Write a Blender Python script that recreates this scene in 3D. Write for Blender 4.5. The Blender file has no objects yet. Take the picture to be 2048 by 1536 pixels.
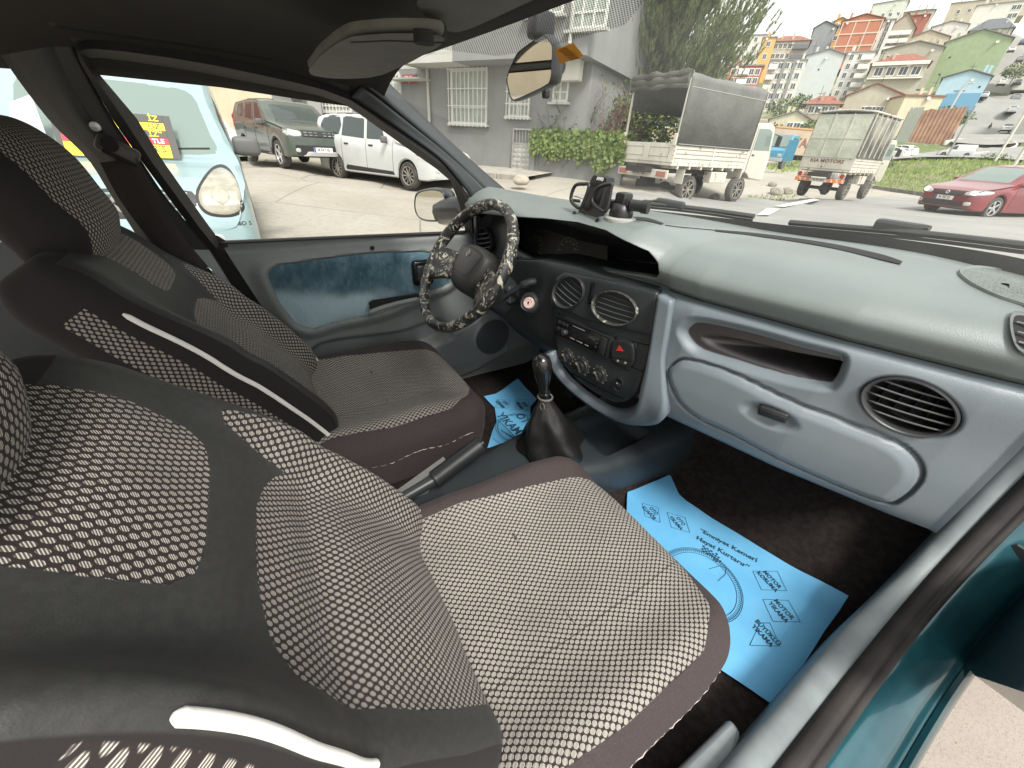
import bpy, bmesh, math, random
from mathutils import Vector, Matrix, noise
from mathutils.bvhtree import BVHTree
import numpy as np
R=math.radians; rnd=random.Random(7); PI=math.pi
sc=bpy.context.scene; COL=sc.collection
V3=lambda *a: Vector(a)
# ---------------------------------------------------------------- camera
FP=769.0
D_=V3(-.055,.847,.529).normalized()
F_=V3(.854,-.230,.467); F_=(F_-D_*F_.dot(D_)).normalized()
L_=D_.cross(F_).normalized()*-1
if L_.x>0: L_=-L_
CAM=V3(.66,0,1.2)
def ray(u,v):
    p=V3((u-1024)/FP,(v-768)/FP,1)
    return V3(-L_.dot(p),F_.dot(p),-D_.dot(p))
def pk(u,v,x=None,y=None,z=None):
    r=ray(u,v)
    if x is not None: t=(x-CAM.x)/r.x
    elif y is not None: t=(y-CAM.y)/r.y
    else: t=(z-CAM.z)/r.z
    return CAM+r*t
def pn(u,v,pt,n):
    r=ray(u,v); n=Vector(n); t=(Vector(pt)-CAM).dot(n)/r.dot(n); return CAM+r*t
def pd(u,v,dist): return CAM+ray(u,v).normalized()*dist
def ph(u,v,h):
    r=ray(u,v); return CAM+r*(h/math.hypot(r.x,r.y))
def proj(P):
    w=Vector(P)-CAM; p=F_*w.y-L_*w.x-D_*w.z
    return 1024+p.x/p.z*FP,768+p.y/p.z*FP
cam=bpy.data.cameras.new('Camera'); co=bpy.data.objects.new('Camera',cam); COL.objects.link(co)
cam.sensor_width=36; cam.lens=FP/2048*36; cam.clip_start=.02; cam.clip_end=3000
ex=V3(-L_.x,F_.x,-D_.x); ey=V3(-L_.y,F_.y,-D_.y); ez=V3(-L_.z,F_.z,-D_.z)
m=Matrix.Identity(4)
for i in range(3): m[i][0]=ex[i]; m[i][1]=-ey[i]; m[i][2]=-ez[i]; m[i][3]=CAM[i]
co.matrix_world=m; sc.camera=co
# ---------------------------------------------------------------- light
sc.view_settings.view_transform='Standard'; sc.view_settings.look='None'; sc.view_settings.gamma=1
sc.view_settings.exposure=1.42
w=bpy.data.worlds.new('World'); sc.world=w; w.use_nodes=True; nt=w.node_tree
bg=nt.nodes['Background']; sky=nt.nodes.new('ShaderNodeTexSky'); sky.sky_type='NISHITA'; sky.sun_disc=False
SUN_EL,SUN_AZ=R(52),R(100)     # azimuth clockwise from +Y
sky.sun_elevation=SUN_EL; sky.sun_rotation=SUN_AZ; sky.air_density=1; sky.dust_density=4; sky.ozone_density=1
hs=nt.nodes.new('ShaderNodeHueSaturation'); hs.inputs['Saturation'].default_value=.22
mx=nt.nodes.new('ShaderNodeMix'); mx.data_type='RGBA'; mx.blend_type='MIX'; mx.inputs['Factor'].default_value=.6
mx.inputs['B'].default_value=(7.2,7.2,6.9,1)
nt.links.new(sky.outputs['Color'],hs.inputs['Color']); nt.links.new(hs.outputs['Color'],mx.inputs['A'])
nt.links.new(mx.outputs['Result'],bg.inputs['Color']); bg.inputs['Strength'].default_value=.10
sl=bpy.data.lights.new('Sun','SUN'); sl.energy=1.5; sl.angle=R(14); sl.color=(1,.96,.9)
so=bpy.data.objects.new('Sun',sl); COL.objects.link(so)
sd=V3(math.sin(SUN_AZ)*math.cos(SUN_EL),math.cos(SUN_AZ)*math.cos(SUN_EL),math.sin(SUN_EL))
so.rotation_euler=sd.to_track_quat('Z','Y').to_euler()
# ---------------------------------------------------------------- node maths
class X:
    def __init__(s,nt,v): s.nt=nt; s.v=v
    def _op(s,op,*o):
        n=s.nt.nodes.new('ShaderNodeMath'); n.operation=op
        for i,a in enumerate((s,)+o):
            a=a.v if isinstance(a,X) else a
            if isinstance(a,(int,float)): n.inputs[i].default_value=a
            else: s.nt.links.new(a,n.inputs[i])
        return X(s.nt,n.outputs[0])
    def __add__(s,o): return s._op('ADD',o)
    def __sub__(s,o): return s._op('SUBTRACT',o)
    def __mul__(s,o): return s._op('MULTIPLY',o)
    def __truediv__(s,o): return s._op('DIVIDE',o)
    def fract(s): return s._op('FRACT')
    def abs(s): return s._op('ABSOLUTE')
    def mx(s,o): return s._op('MAXIMUM',o)
    def mn(s,o): return s._op('MINIMUM',o)
    def lt(s,o): return s._op('LESS_THAN',o)
    def gt(s,o): return s._op('GREATER_THAN',o)
    def sqrt(s): return s._op('SQRT')
    def ss(s,a,b):
        n=s.nt.nodes.new('ShaderNodeMapRange'); n.interpolation_type='SMOOTHSTEP'
        s.nt.links.new(s.v,n.inputs['Value']); n.inputs['From Min'].default_value=a; n.inputs['From Max'].default_value=b
        return X(s.nt,n.outputs['Result'])
def attr(nt,name):
    n=nt.nodes.new('ShaderNodeAttribute'); n.attribute_name=name; return X(nt,n.outputs['Fac'])
def mixc(nt,f,a,b):
    n=nt.nodes.new('ShaderNodeMix'); n.data_type='RGBA'
    f=f.v if isinstance(f,X) else f
    if isinstance(f,(int,float)): n.inputs['Factor'].default_value=f
    else: nt.links.new(f,n.inputs['Factor'])
    for k,c in (('A',a),('B',b)):
        if isinstance(c,tuple): n.inputs[k].default_value=(*c[:3],1)
        else: nt.links.new(c,n.inputs[k])
    return n.outputs['Result']
def coords(nt,kind='Object',scale=None):
    n=nt.nodes.new('ShaderNodeTexCoord'); o=n.outputs[kind]
    if scale:
        mp=nt.nodes.new('ShaderNodeMapping'); mp.inputs['Scale'].default_value=scale; nt.links.new(o,mp.inputs['Vector']); o=mp.outputs['Vector']
    return o
def noi(nt,scale,detail=3,rough=.55,kind='Object',stretch=None,dist=0):
    n=nt.nodes.new('ShaderNodeTexNoise'); n.inputs['Scale'].default_value=scale; n.inputs['Detail'].default_value=detail
    n.inputs['Roughness'].default_value=rough; n.inputs['Distortion'].default_value=dist
    nt.links.new(coords(nt,kind,stretch),n.inputs['Vector']); return X(nt,n.outputs['Fac'])
def vor(nt,scale,feature='F1',kind='Object',stretch=None):
    n=nt.nodes.new('ShaderNodeTexVoronoi'); n.inputs['Scale'].default_value=scale; n.feature=feature
    nt.links.new(coords(nt,kind,stretch),n.inputs['Vector']); return X(nt,n.outputs['Distance'])
def new_mat(name):
    m=bpy.data.materials.new(name); m.use_nodes=True; nt=m.node_tree; b=nt.nodes['Principled BSDF']; return m,nt,b
def setc(nt,b,c):
    if isinstance(c,tuple): b.inputs['Base Color'].default_value=(*c[:3],1)
    else: nt.links.new(c,b.inputs['Base Color'])
def bump(nt,b,h,strength=.3,dist=.001):
    n=nt.nodes.new('ShaderNodeBump'); n.inputs['Strength'].default_value=strength; n.inputs['Distance'].default_value=dist
    nt.links.new(h.v if isinstance(h,X) else h,n.inputs['Height']); nt.links.new(n.outputs['Normal'],b.inputs['Normal'])
def srgb(r,g,b):
    f=lambda c:(c/255/12.92 if c/255<=.04045 else ((c/255+.055)/1.055)**2.4)
    return (f(r),f(g),f(b))
_mc={}
def pm(name,col,rough=.6,metal=0,var=None,vs=8,bp=None,spec=.5,coat=0,stretch=None,kind='Object',lo=.35,hi=.65):
    """plain procedural material: colour with a noise variation and a noise bump"""
    if name in _mc: return _mc[name]
    m,nt,b=new_mat(name); b.inputs['Roughness'].default_value=rough; b.inputs['Metallic'].default_value=metal
    b.inputs['Specular IOR Level'].default_value=spec
    if coat: b.inputs['Coat Weight'].default_value=coat; b.inputs['Coat Roughness'].default_value=.05
    if var: setc(nt,b,mixc(nt,noi(nt,vs,4,.6,kind,stretch).ss(lo,hi),col,var))
    else: setc(nt,b,col)
    if bp: bump(nt,b,noi(nt,bp[0],2,.5,kind),bp[1],bp[2] if len(bp)>2 else .001)
    m.diffuse_color=(*col[:3],1); _mc[name]=m; return m
# ---------------------------------------------------------------- mesh builder
class MB:
    def __init__(s): s.v=[]; s.f=[]; s.m=[]; s.at={}
    def add(s,vs,fs,mi=0,mat=None):
        n=len(s.v)
        s.v+= [ (mat@Vector(p)) if mat is not None else Vector(p) for p in vs]
        s.f+=[tuple(i+n for i in f) for f in fs]; s.m+=[mi]*len(fs); return n
    def grid(s,fn,nu,nv,mi=0,cu=False,mat=None,flip=False):
        vs=[fn(i/(nu-(0 if cu else 1)),j/(nv-1)) for j in range(nv) for i in range(nu)]
        fs=[]
        for j in range(nv-1):
            for i in range(nu if cu else nu-1):
                a=j*nu+i; b=j*nu+(i+1)%nu; q=(a,b,b+nu,a+nu); fs.append(q[::-1] if flip else q)
        return s.add(vs,fs,mi,mat)
    def box(s,c,d,mi=0,mat=None,r=0,seg=2):
        bm=bmesh.new(); bmesh.ops.create_cube(bm,size=1); bmesh.ops.scale(bm,vec=Vector(d),verts=bm.verts)
        if r: bmesh.ops.bevel(bm,geom=bm.edges[:],offset=r,segments=seg,profile=.5,affect='EDGES')
        bmesh.ops.translate(bm,vec=Vector(c),verts=bm.verts); s.bm(bm,mi,mat)
    def bm(s,bm,mi=0,mat=None):
        bm.verts.index_update(); s.add([v.co.copy() for v in bm.verts],[[v.index for v in f.verts] for f in bm.faces],mi,mat); bm.free()
    def tube(s,pts,r,n=8,mi=0,closed=False,cap=True,mat=None,flat=1):
        pts=[Vector(p) for p in pts]; N=len(pts); rr=r if isinstance(r,(list,tuple)) else [r]*N
        rings=[]; up=None
        for i,p in enumerate(pts):
            a=pts[(i-1)%N] if (closed or i) else p; b=pts[(i+1)%N] if (closed or i<N-1) else p
            t=(b-a).normalized()
            if up is None:
                up=V3(0,0,1) if abs(t.z)<.9 else V3(1,0,0)
            x=up.cross(t).normalized(); y=t.cross(x); up=y
            rings.append([p+(x*math.cos(2*PI*k/n)*flat+y*math.sin(2*PI*k/n))*rr[i] for k in range(n)])
        vs=[q for R_ in rings for q in R_]; fs=[]
        for i in range(N if closed else N-1):
            for k in range(n):
                a=i*n+k; b=i*n+(k+1)%n; c=((i+1)%N)*n+(k+1)%n; d=((i+1)%N)*n+k; fs.append((a,b,c,d))
        if cap and not closed: fs.append(tuple(range(n))[::-1]); fs.append(tuple((N-1)*n+k for k in range(n)))
        s.add(vs,fs,mi,mat)
    def lathe(s,prof,n=24,mi=0,mat=None,cap=True):
        vs=[(r*math.cos(2*PI*k/n),r*math.sin(2*PI*k/n),z) for r,z in prof for k in range(n)]; fs=[]
        for i in range(len(prof)-1):
            for k in range(n): fs.append((i*n+k,i*n+(k+1)%n,(i+1)*n+(k+1)%n,(i+1)*n+k))
        if cap: fs.append(tuple(range(n))[::-1]); fs.append(tuple((len(prof)-1)*n+k for k in range(n)))
        s.add(vs,fs,mi,mat)
    def prism(s,poly,h0,h1,mi=0,mat=None):
        """polygon in local xy, extruded in local z"""
        n=len(poly); vs=[(x,y,h0) for x,y in poly]+[(x,y,h1) for x,y in poly]
        fs=[tuple(range(n))[::-1],tuple(range(n,2*n))]+[(i,(i+1)%n,n+(i+1)%n,n+i) for i in range(n)]
        s.add(vs,fs,mi,mat)
    def strip(s,A,B,n=None,k=1,mi=0,flip=False):
        """surface between two polylines"""
        n=n or max(len(A),len(B)); A=resamp(A,n); B=resamp(B,n)
        s.grid(lambda u,v:A[round(u*(n-1))].lerp(B[round(u*(n-1))],v),n,k+1,mi,flip=flip)
    def poly(s,pts,mi=0): s.add(pts,[tuple(range(len(pts)))],mi)
    def text(s,txt,size,mat,mi=0,ext=.0,align='CENTER',bold=0,shear=0,sx=1):
        cu=bpy.data.curves.new('t','FONT'); cu.body=txt; cu.size=size; cu.extrude=ext; cu.align_x=align; cu.align_y='CENTER'
        cu.offset=bold; cu.shear=shear; cu.resolution_u=2
        ob=bpy.data.objects.new('t',cu); me=bpy.data.meshes.new_from_object(ob)
        S=Matrix.Diagonal((sx,1,1,1))
        s.add([v.co.copy() for v in me.vertices],[tuple(p.vertices) for p in me.polygons],mi,mat@S)
        bpy.data.objects.remove(ob); bpy.data.curves.remove(cu); bpy.data.meshes.remove(me)
    def build(s,name,mats,parent=None,smooth=None,solid=0,attrs=None,uv=None,off=0,bevel=0):
        me=bpy.data.meshes.new(name); me.from_pydata([tuple(v) for v in s.v],[],s.f)
        if not isinstance(mats,(list,tuple)): mats=[mats]
        for m_ in mats: me.materials.append(m_)
        if len(mats)>1: me.polygons.foreach_set('material_index',s.m)
        if smooth is not None:
            me.polygons.foreach_set('use_smooth',[True]*len(me.polygons)); me.set_sharp_from_angle(angle=R(smooth))
        if attrs:
            for k,vals in attrs.items():
                a=me.attributes.new(k,'FLOAT','POINT'); a.data.foreach_set('value',[float(q) for q in vals])
        if uv:
            ul=me.uv_layers.new(name='UVMap'); buf=[]
            for p in me.polygons:
                for li in p.loop_indices: buf+=list(uv(me.loops[li].vertex_index,p))
            ul.data.foreach_set('uv',buf)
        me.validate(); me.update()
        o=bpy.data.objects.new(name,me); COL.objects.link(o)
        if parent: o.parent=parent
        if bevel:
            md=o.modifiers.new('b','BEVEL'); md.width=bevel; md.segments=2; md.limit_method='ANGLE'; md.angle_limit=R(40)
        if solid:
            md=o.modifiers.new('s','SOLIDIFY'); md.thickness=solid; md.offset=off
        return o
def resamp(P,n,closed=False):
    P=[Vector(p) for p in P]
    if closed: P=P+[P[0]]
    d=[0]
    for a,b in zip(P,P[1:]): d.append(d[-1]+(b-a).length)
    out=[]; j=0
    for i in range(n):
        t=d[-1]*i/(n if closed else n-1)
        while j<len(P)-2 and d[j+1]<t: j+=1
        k=(t-d[j])/max(d[j+1]-d[j],1e-9); out.append(P[j].lerp(P[j+1],min(k,1)))
    return out
def cham(P,f=.12):
    out=[]; N=len(P)
    for i in range(N):
        a,b,c=[Vector((*q,0)) if len(q)==2 else Vector(q) for q in (P[i-1],P[i],P[(i+1)%N])]
        out+=[b.lerp(a,f),b.lerp(a,f*.45).lerp(b.lerp(c,f*.45),.3),b.lerp(a,f*.3).lerp(b.lerp(c,f*.3),.5),b.lerp(c,f*.45).lerp(b.lerp(a,f*.45),.3),b.lerp(c,f)]
    return out
def crom(P,n=8,closed=False):
    """Catmull-Rom through points"""
    P=[Vector(p) for p in P]; N=len(P); out=[]
    for i in range(N if closed else N-1):
        if closed: a,b,c,d=P[(i-1)%N],P[i],P[(i+1)%N],P[(i+2)%N]
        else: a,b,c,d=P[max(i-1,0)],P[i],P[i+1],P[min(i+2,N-1)]
        for k in range(n):
            t=k/n; out.append(.5*((2*b)+(c-a)*t+(2*a-5*b+4*c-d)*t*t+(3*b-a-3*c+d)*t**3))
    if not closed: out.append(P[-1])
    return out
def frame(o,x,y=None,z=None):
    """matrix from origin, x axis and an approximate y axis (or z)"""
    x=Vector(x).normalized()
    if y is not None: z=x.cross(Vector(y)).normalized(); y=z.cross(x)
    else: z=Vector(z).normalized(); y=z.cross(x).normalized(); x=y.cross(z)
    M=Matrix.Identity(4)
    for i in range(3): M[i][0]=x[i]; M[i][1]=y[i]; M[i][2]=z[i]; M[i][3]=o[i]
    return M
def polysdf(px,py,poly):
    """signed distance, positive inside; numpy arrays"""
    px=np.asarray(px,float); py=np.asarray(py,float); d=np.full(px.shape,1e9); ins=np.zeros(px.shape,bool); n=len(poly)
    for i in range(n):
        ax,ay=poly[i]; bx,by=poly[(i+1)%n]; ex_,ey_=bx-ax,by-ay
        t=np.clip(((px-ax)*ex_+(py-ay)*ey_)/(ex_*ex_+ey_*ey_+1e-12),0,1)
        d=np.minimum(d,np.hypot(px-ax-t*ex_,py-ay-t*ey_))
        c=((ay>py)!=(by>py)); xx=ax+(py-ay)/(by-ay+1e-12)*ex_; ins^=c&(px<xx)
    return np.where(ins,d,-d)
def sst(x,a,b):
    t=np.clip((np.asarray(x,float)-a)/(b-a),0,1); return t*t*(3-2*t)
def interp(x,xs,ys): return float(np.interp(x,xs,ys))
def empty(name,loc=(0,0,0),rz=0,label=None,cat=None,group=None):
    o=bpy.data.objects.new(name,None); COL.objects.link(o); o.location=loc; o.rotation_euler=(0,0,rz); o.empty_display_size=.2
    return tag(o,label,cat,group)
def tag(o,label=None,cat=None,group=None,kind=None):
    if label: o['label']=label
    if cat: o['category']=cat
    if group: o['group']=group
    if kind: o['kind']=kind
    return o
def smin(a,b): return min(a,b)
def rblock(size,r,seg,fn,extra=None):
    """subdivided rounded box; fn maps rest coordinates (x,y,z) to the final point; returns MB and rest coordinates"""
    hx,hy,hz=[q/2 for q in size]; nx,ny,nz=seg; mb=MB(); idx={}; rest=[]; final=[]
    r_=r if isinstance(r,(tuple,list)) else (r,r,r)
    def vert(i,j,k):
        if (i,j,k) in idx: return idx[(i,j,k)]
        p=V3((i/nx*2-1)*hx,(j/ny*2-1)*hy,(k/nz*2-1)*hz)
        c=V3(max(-hx+r_[0],min(hx-r_[0],p.x)),max(-hy+r_[1],min(hy-r_[1],p.y)),max(-hz+r_[2],min(hz-r_[2],p.z)))
        d=V3((p.x-c.x)/r_[0],(p.y-c.y)/r_[1],(p.z-c.z)/r_[2])
        if d.length>1e-9:
            mxc=max(abs(d.x),abs(d.y),abs(d.z)); dn=d.normalized()*mxc
            q=c+V3(dn.x*r_[0],dn.y*r_[1],dn.z*r_[2])
        else: q=p
        idx[(i,j,k)]=len(rest); rest.append(q); final.append(Vector(fn(q.x,q.y,q.z))); return idx[(i,j,k)]
    fs=[]
    for i in range(nx):
        for j in range(ny):
            fs.append((vert(i,j,0),vert(i,j+1,0),vert(i+1,j+1,0),vert(i+1,j,0)))
            fs.append((vert(i,j,nz),vert(i+1,j,nz),vert(i+1,j+1,nz),vert(i,j+1,nz)))
    for i in range(nx):
        for k in range(nz):
            fs.append((vert(i,0,k),vert(i+1,0,k),vert(i+1,0,k+1),vert(i,0,k+1)))
            fs.append((vert(i,ny,k),vert(i,ny,k+1),vert(i+1,ny,k+1),vert(i+1,ny,k)))
    for j in range(ny):
        for k in range(nz):
            fs.append((vert(0,j,k),vert(0,j,k+1),vert(0,j+1,k+1),vert(0,j+1,k)))
            fs.append((vert(nx,j,k),vert(nx,j+1,k),vert(nx,j+1,k+1),vert(nx,j,k+1)))
    mb.add(final,fs); return mb,rest
# ================================================================ our car: materials
def fabric_mat():
    m,nt,b=new_mat('seat_fabric')
    uvn=nt.nodes.new('ShaderNodeUVMap'); uvn.uv_map='UVMap'
    sp=nt.nodes.new('ShaderNodeSeparateXYZ'); nt.links.new(uvn.outputs['UV'],sp.inputs[0])
    w1=noi(nt,9,2)*.004
    u=X(nt,sp.outputs['X'])+w1; v=X(nt,sp.outputs['Y'])+w1
    P,Q=.0088,.0132
    def cell(du,dv):
        a=((u/P+du).fract()-.5).abs()*P; c=((v/Q+dv).fract()-.5).abs()*Q
        return ((a*a)/(.0030**2)+(c*c)/(.0038**2)).sqrt()
    d=cell(0,0).mn(cell(.5,.5))+attr(nt,'zdark')*.14
    dots=d.ss(1.08,.88)
    st=((u*.55+v*1.0)/.0018).fract().ss(.56,.44)*((u*.55+v*1.0)/.0018).fract().ss(.02,.14)
    pat=dots*(st*.86+.14)
    fade=noi(nt,5,3).ss(.3,.7)
    light=mixc(nt,fade,(.56,.52,.46),(.46,.43,.38)); dark=(.026,.020,.019)
    pc=mixc(nt,pat,dark,light)
    plain=mixc(nt,noi(nt,300,2).ss(.3,.7),(.050,.037,.037),(.038,.029,.029))
    plain=mixc(nt,attr(nt,'zdark'),plain,(.017,.0145,.0145))
    leather=mixc(nt,noi(nt,140,3).ss(.3,.7),(.028,.028,.027),(.036,.036,.034))
    z1=attr(nt,'zpat').ss(-.0006,.0006); z2=attr(nt,'zlea').ss(-.0008,.0008)
    seam=attr(nt,'zseam').ss(.0016,.0006)
    c=mixc(nt,z1,mixc(nt,z2,plain,leather),pc); c=mixc(nt,seam*.75,c,(.012,.01,.01)); setc(nt,b,c)
    rg=z2*-.33+.85; nt.links.new((rg+z1*.15).v,b.inputs['Roughness'])
    b.inputs['Specular IOR Level'].default_value=.3
    b.inputs['Sheen Weight'].default_value=.03
    h=pat*z1*.6+noi(nt,700,2)*.35-seam*2.5+noi(nt,16,2)*3.5
    bump(nt,b,h,.5,.0011); return m
FAB=fabric_mat()
def plast(name,c,rough=.5,grain=.25,var=None): return pm(name,c,rough,var=var or tuple(q*.86 for q in c),vs=6,bp=(900,grain,.0006),spec=.45)
DARKP=plast('dark_plastic',(.018,.020,.021),.42)
MIDP=plast('mid_dark_plastic',(.030,.034,.036),.38)
BLACK=pm('black_gloss',(.006,.006,.007),.25)
MATTE=pm('matt_black',(.012,.011,.011),.85,bp=(300,.3,.001))
LGREY=plast('door_grey_plastic',(.200,.214,.210),.5)
TRIM=plast('sill_grey',(.22,.25,.255),.5,var=(.15,.17,.175))
WHITE=pm('white_piping',(.78,.76,.72),.55,bp=(500,.2,.0005))
HEAD=pm('headliner',(.028,.026,.022),.95,var=(.022,.020,.018),vs=5,bp=(600,.5,.001))
RUB=pm('rubber_seal',(.007,.006,.006),.6,var=(.012,.010,.009),vs=14,bp=(90,.3,.002))
SEALB=pm('door_seal_brown',(.030,.025,.023),.75,var=(.016,.013,.012),vs=9,bp=(200,.4,.001))
CHROME=pm('chrome',(.7,.7,.7),.15,1)
SILVER=pm('brushed_silver',(.45,.45,.43),.35,.8)
CARPET=pm('carpet',(.020,.016,.015),1,var=(.032,.026,.024),vs=60,bp=(500,.9,.004),spec=.1)
TEAL=pm('teal_paint',(.020,.105,.125),.28,.35,var=(.012,.062,.080),vs=5,coat=.6,bp=(60,.08,.001))
LEATH=pm('gaiter_leather',(.010,.0095,.009),.33,bp=(220,.5,.001),spec=.6)
MIRR=pm('mirror_glass',(.85,.85,.84),.02,1)
def glass_mat(name,tint=(.985,.995,.985),film=.05,dots=False,FK=.14):
    m=bpy.data.materials.new(name); m.use_nodes=True; nt=m.node_tree; nt.nodes.clear()
    o=nt.nodes.new('ShaderNodeOutputMaterial'); t=nt.nodes.new('ShaderNodeBsdfTransparent'); t.inputs[0].default_value=(*tint,1)
    g=nt.nodes.new('ShaderNodeBsdfGlossy'); g.inputs['Roughness'].default_value=.01
    f=nt.nodes.new('ShaderNodeFresnel'); f.inputs[0].default_value=1.35
    a=nt.nodes.new('ShaderNodeMixShader'); nt.links.new((X(nt,f.outputs[0])*FK).v,a.inputs[0]); nt.links.new(t.outputs[0],a.inputs[1]); nt.links.new(g.outputs[0],a.inputs[2])
    d=nt.nodes.new('ShaderNodeBsdfTranslucent'); d.inputs[0].default_value=(.8,.8,.76,1)
    b=nt.nodes.new('ShaderNodeMixShader'); fac=noi(nt,3,5,.6).ss(.3,.75)*film+film*.5
    nt.links.new(fac.v,b.inputs[0]); nt.links.new(a.outputs[0],b.inputs[1]); nt.links.new(d.outputs[0],b.inputs[2]); out=b
    if dots:
        uvn=nt.nodes.new('ShaderNodeUVMap'); sp=nt.nodes.new('ShaderNodeSeparateXYZ'); nt.links.new(uvn.outputs['UV'],sp.inputs[0])
        u=X(nt,sp.outputs['X'])/.0060; v=X(nt,sp.outputs['Y'])/.0060
        da=((u.fract()-.5)._op('POWER',2)+(v.fract()-.5)._op('POWER',2)).sqrt()
        u2=u+.5; v2=v+.5
        db=((u2.fract()-.5)._op('POWER',2)+(v2.fract()-.5)._op('POWER',2)).sqrt()
        dd=da.mn(db).lt(.25)*attr(nt,'band').gt(.5)
        df=nt.nodes.new('ShaderNodeBsdfDiffuse'); df.inputs[0].default_value=(.10,.10,.09,1)
        c=nt.nodes.new('ShaderNodeMixShader'); nt.links.new((dd*.75).v,c.inputs[0]); nt.links.new(b.outputs[0],c.inputs[1]); nt.links.new(df.outputs[0],c.inputs[2]); out=c
    nt.links.new(out.outputs[0],o.inputs[0]); return m
GLS=glass_mat('side_glass',film=.008); WSG=glass_mat('windshield_glass',film=.026,dots=True)
car=empty('hatchback_car',(0,0,0),0,'open teal hatchback seen from inside, grey dashboard and patterned seat covers, white sheets on its floor' if 0 else 'teal hatchback the photo is taken inside, with patterned seat covers and grey dashboard','car')
def part(mb,name,mats,parent=None,**k): return mb.build(name,mats,parent or car,**k)
# ---------------------------------------------------------------- seats
def seat_uv(rest,base=(0,0),side=True):
    def f(vi,p):
        q=rest[vi]; return (q.x,q.z if side else q.y)
    return f
def make_seat(dx,dy,tagname,label):
    # cushion: width .50, from y .06 to .56, top z .575
    W,Ln,H=.50,.50,.27
    def cf(x,y,z):
        # rest centre 0; map
        X_=x; Y_=y+.30; Z_=z+.435
        top=(z+H/2)/H
        front=max(0,(y-.10)/.15)
        X_*=1-.10*front**2*(1 if front<1.2 else 1)+.02
        bol=math.exp(-((abs(x)-.205)/.05)**2)*.022*(1-min(1,front*.6))
        Z_+= (bol - .012*math.exp(-(x/.12)**2)*math.exp(-((y+.02)/.14)**2) - .020*max(0,front-.55))*max(0,top)
        Y_-= .015*(abs(x)/.25)**2*max(0,y/.25)
        if top<.6: X_*=1-.06*(.6-top); Y_-=.05*(.6-top)*max(0,y/.25)
        Z_+=.0035*noise.noise((x*14+dx*9,y*14,z*14))*1.3
        return (X_+.365+dx if dx==0 else X_-.365,Y_+dy,Z_)
    mb,rest=rblock((W,Ln,H),(.055,.07,.06),(90,90,30),cf)
    rx=np.array([q.x for q in rest]); ry=np.array([q.y for q in rest]); rz=np.array([q.z for q in rest])
    pl=[(-.185,-.30),(.205,-.30),(.225,-.05),(.222,.12),(.19,.19),(.12,.228),(0,.238),(-.10,.236),(-.135,.215),(-.15,.16),(-.185,-.08)]
    zp=polysdf(rx,ry,pl); zp=np.where(rz>.04,zp,-.05)
    seam=np.minimum(np.minimum(abs(rx-.105-.0*ry)+np.where(ry<-.2,.1,0),abs(rx+.085)+np.where(ry<-.2,.1,0)),abs(ry+.02+.3*rx*rx)+np.where(abs(rx)>.10,.1,0))
    seam=np.where(rz>.05,seam,1); seam=np.minimum(seam,abs(rz-.055)+np.where(abs(rx)<.20,np.where(ry>.2,0,1),0)); seam=np.minimum(seam,abs(zp)+.0004)
    st=mb.build(tagname,FAB,car,smooth=60,attrs={'zpat':zp,'zlea':np.full(len(rx),-1.),'zseam':seam},uv=seat_uv(rest,side=False))
    st['label']=label
    # stitched dashes along the cover's seam
    m2=MB()
    S_=[]
    def onc(x,y,z): return Vector(cf(x,y,z))
    for k in range(60):
        y=-.2+k*.0075
        if y>.185: break
        S_.append(onc(.2512-(.0016 if k%3 else 0),y,.048+.004*math.sin(k*.3)))
    m2.tube(S_,[.0003+.0009*(rnd.random()<.3) for _ in S_],4); m2.build('stitching',pm('pale_thread',(.42,.37,.35),.7),st)
    # backrest
    BW,BH,BT=.445,.58,.13; rec=R(33)
    def bf(x,z,t):   # x across, z height, t 0 front..: positive towards the front
        X_=x; zz=z+BH/2; tt=t
        up=zz/BH
        X_*=1-.20*max(0,up-.62)**1.4*2.0-.02
        if up<.25: X_*=1-.10*(.25-up)*2
        fr=max(0,(t+BT/2)/BT)
        bol=math.exp(-((abs(x)-.188)/.040)**2)*.052*(math.exp(-((up-.33)/.40)**4) if dx else (math.exp(-((up-.42)/.56)**6)*(.12+1.05*float(sst(zz,.25,.50))) if x>0 else .8*math.exp(-((up-.35)/.45)**4)))
        lum=.018*math.exp(-((up-.30)/.2)**2)*math.exp(-(x/.14)**2)
        up_pad=.010*math.exp(-((up-.78)/.13)**4)*math.exp(-(x/.15)**4)
        tt+=(bol+lum+up_pad-.012*math.exp(-((up-.50)/.05)**2)*math.exp(-(x/.2)**2))*fr
        tt+=.003*noise.noise((x*12+dx*5,z*12,t*12))
        zz2=zz*math.cos(rec)+tt*math.sin(rec); yy=-zz*math.sin(rec)+tt*math.cos(rec)
        return (X_+(.345 if dx==0 else -.365),yy+.075+dy,zz2+.515)
    mb,rest=rblock((BW,BH,BT),(.05,.07,.042),(96,110,26),lambda x,y,z:bf(x,y,z))
    rx=np.array([q.x for q in rest]); rz=np.array([q.y for q in rest])+BH/2; rt=np.array([q.z for q in rest])
    upp=[(-.118,.455),(-.100,.436),(-.06,.430),(.03,.430),(.065,.436),(.080,.455),(.086,.50),(.085,.56),(.08,.60),(-.10,.60),(-.118,.56),(-.122,.50)]
    low=[(.150,-.1),(.155,.08),(.158,.20),(.150,.29),(.132,.345),(.10,.368),(.06,.378),(.02,.380),(-.045,.376),(-.085,.362),(-.115,.345),(-.130,.330),(-.140,.38),(-.152,.42),(-.170,.43),(-.182,.38),(-.190,.30),(-.20,.2),(-.21,.08),(-.21,-.1)]
    fz=np.maximum(polysdf(rx,rz,upp),polysdf(rx,rz,low)); fz=np.where(rt>0,fz,-.05)
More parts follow.
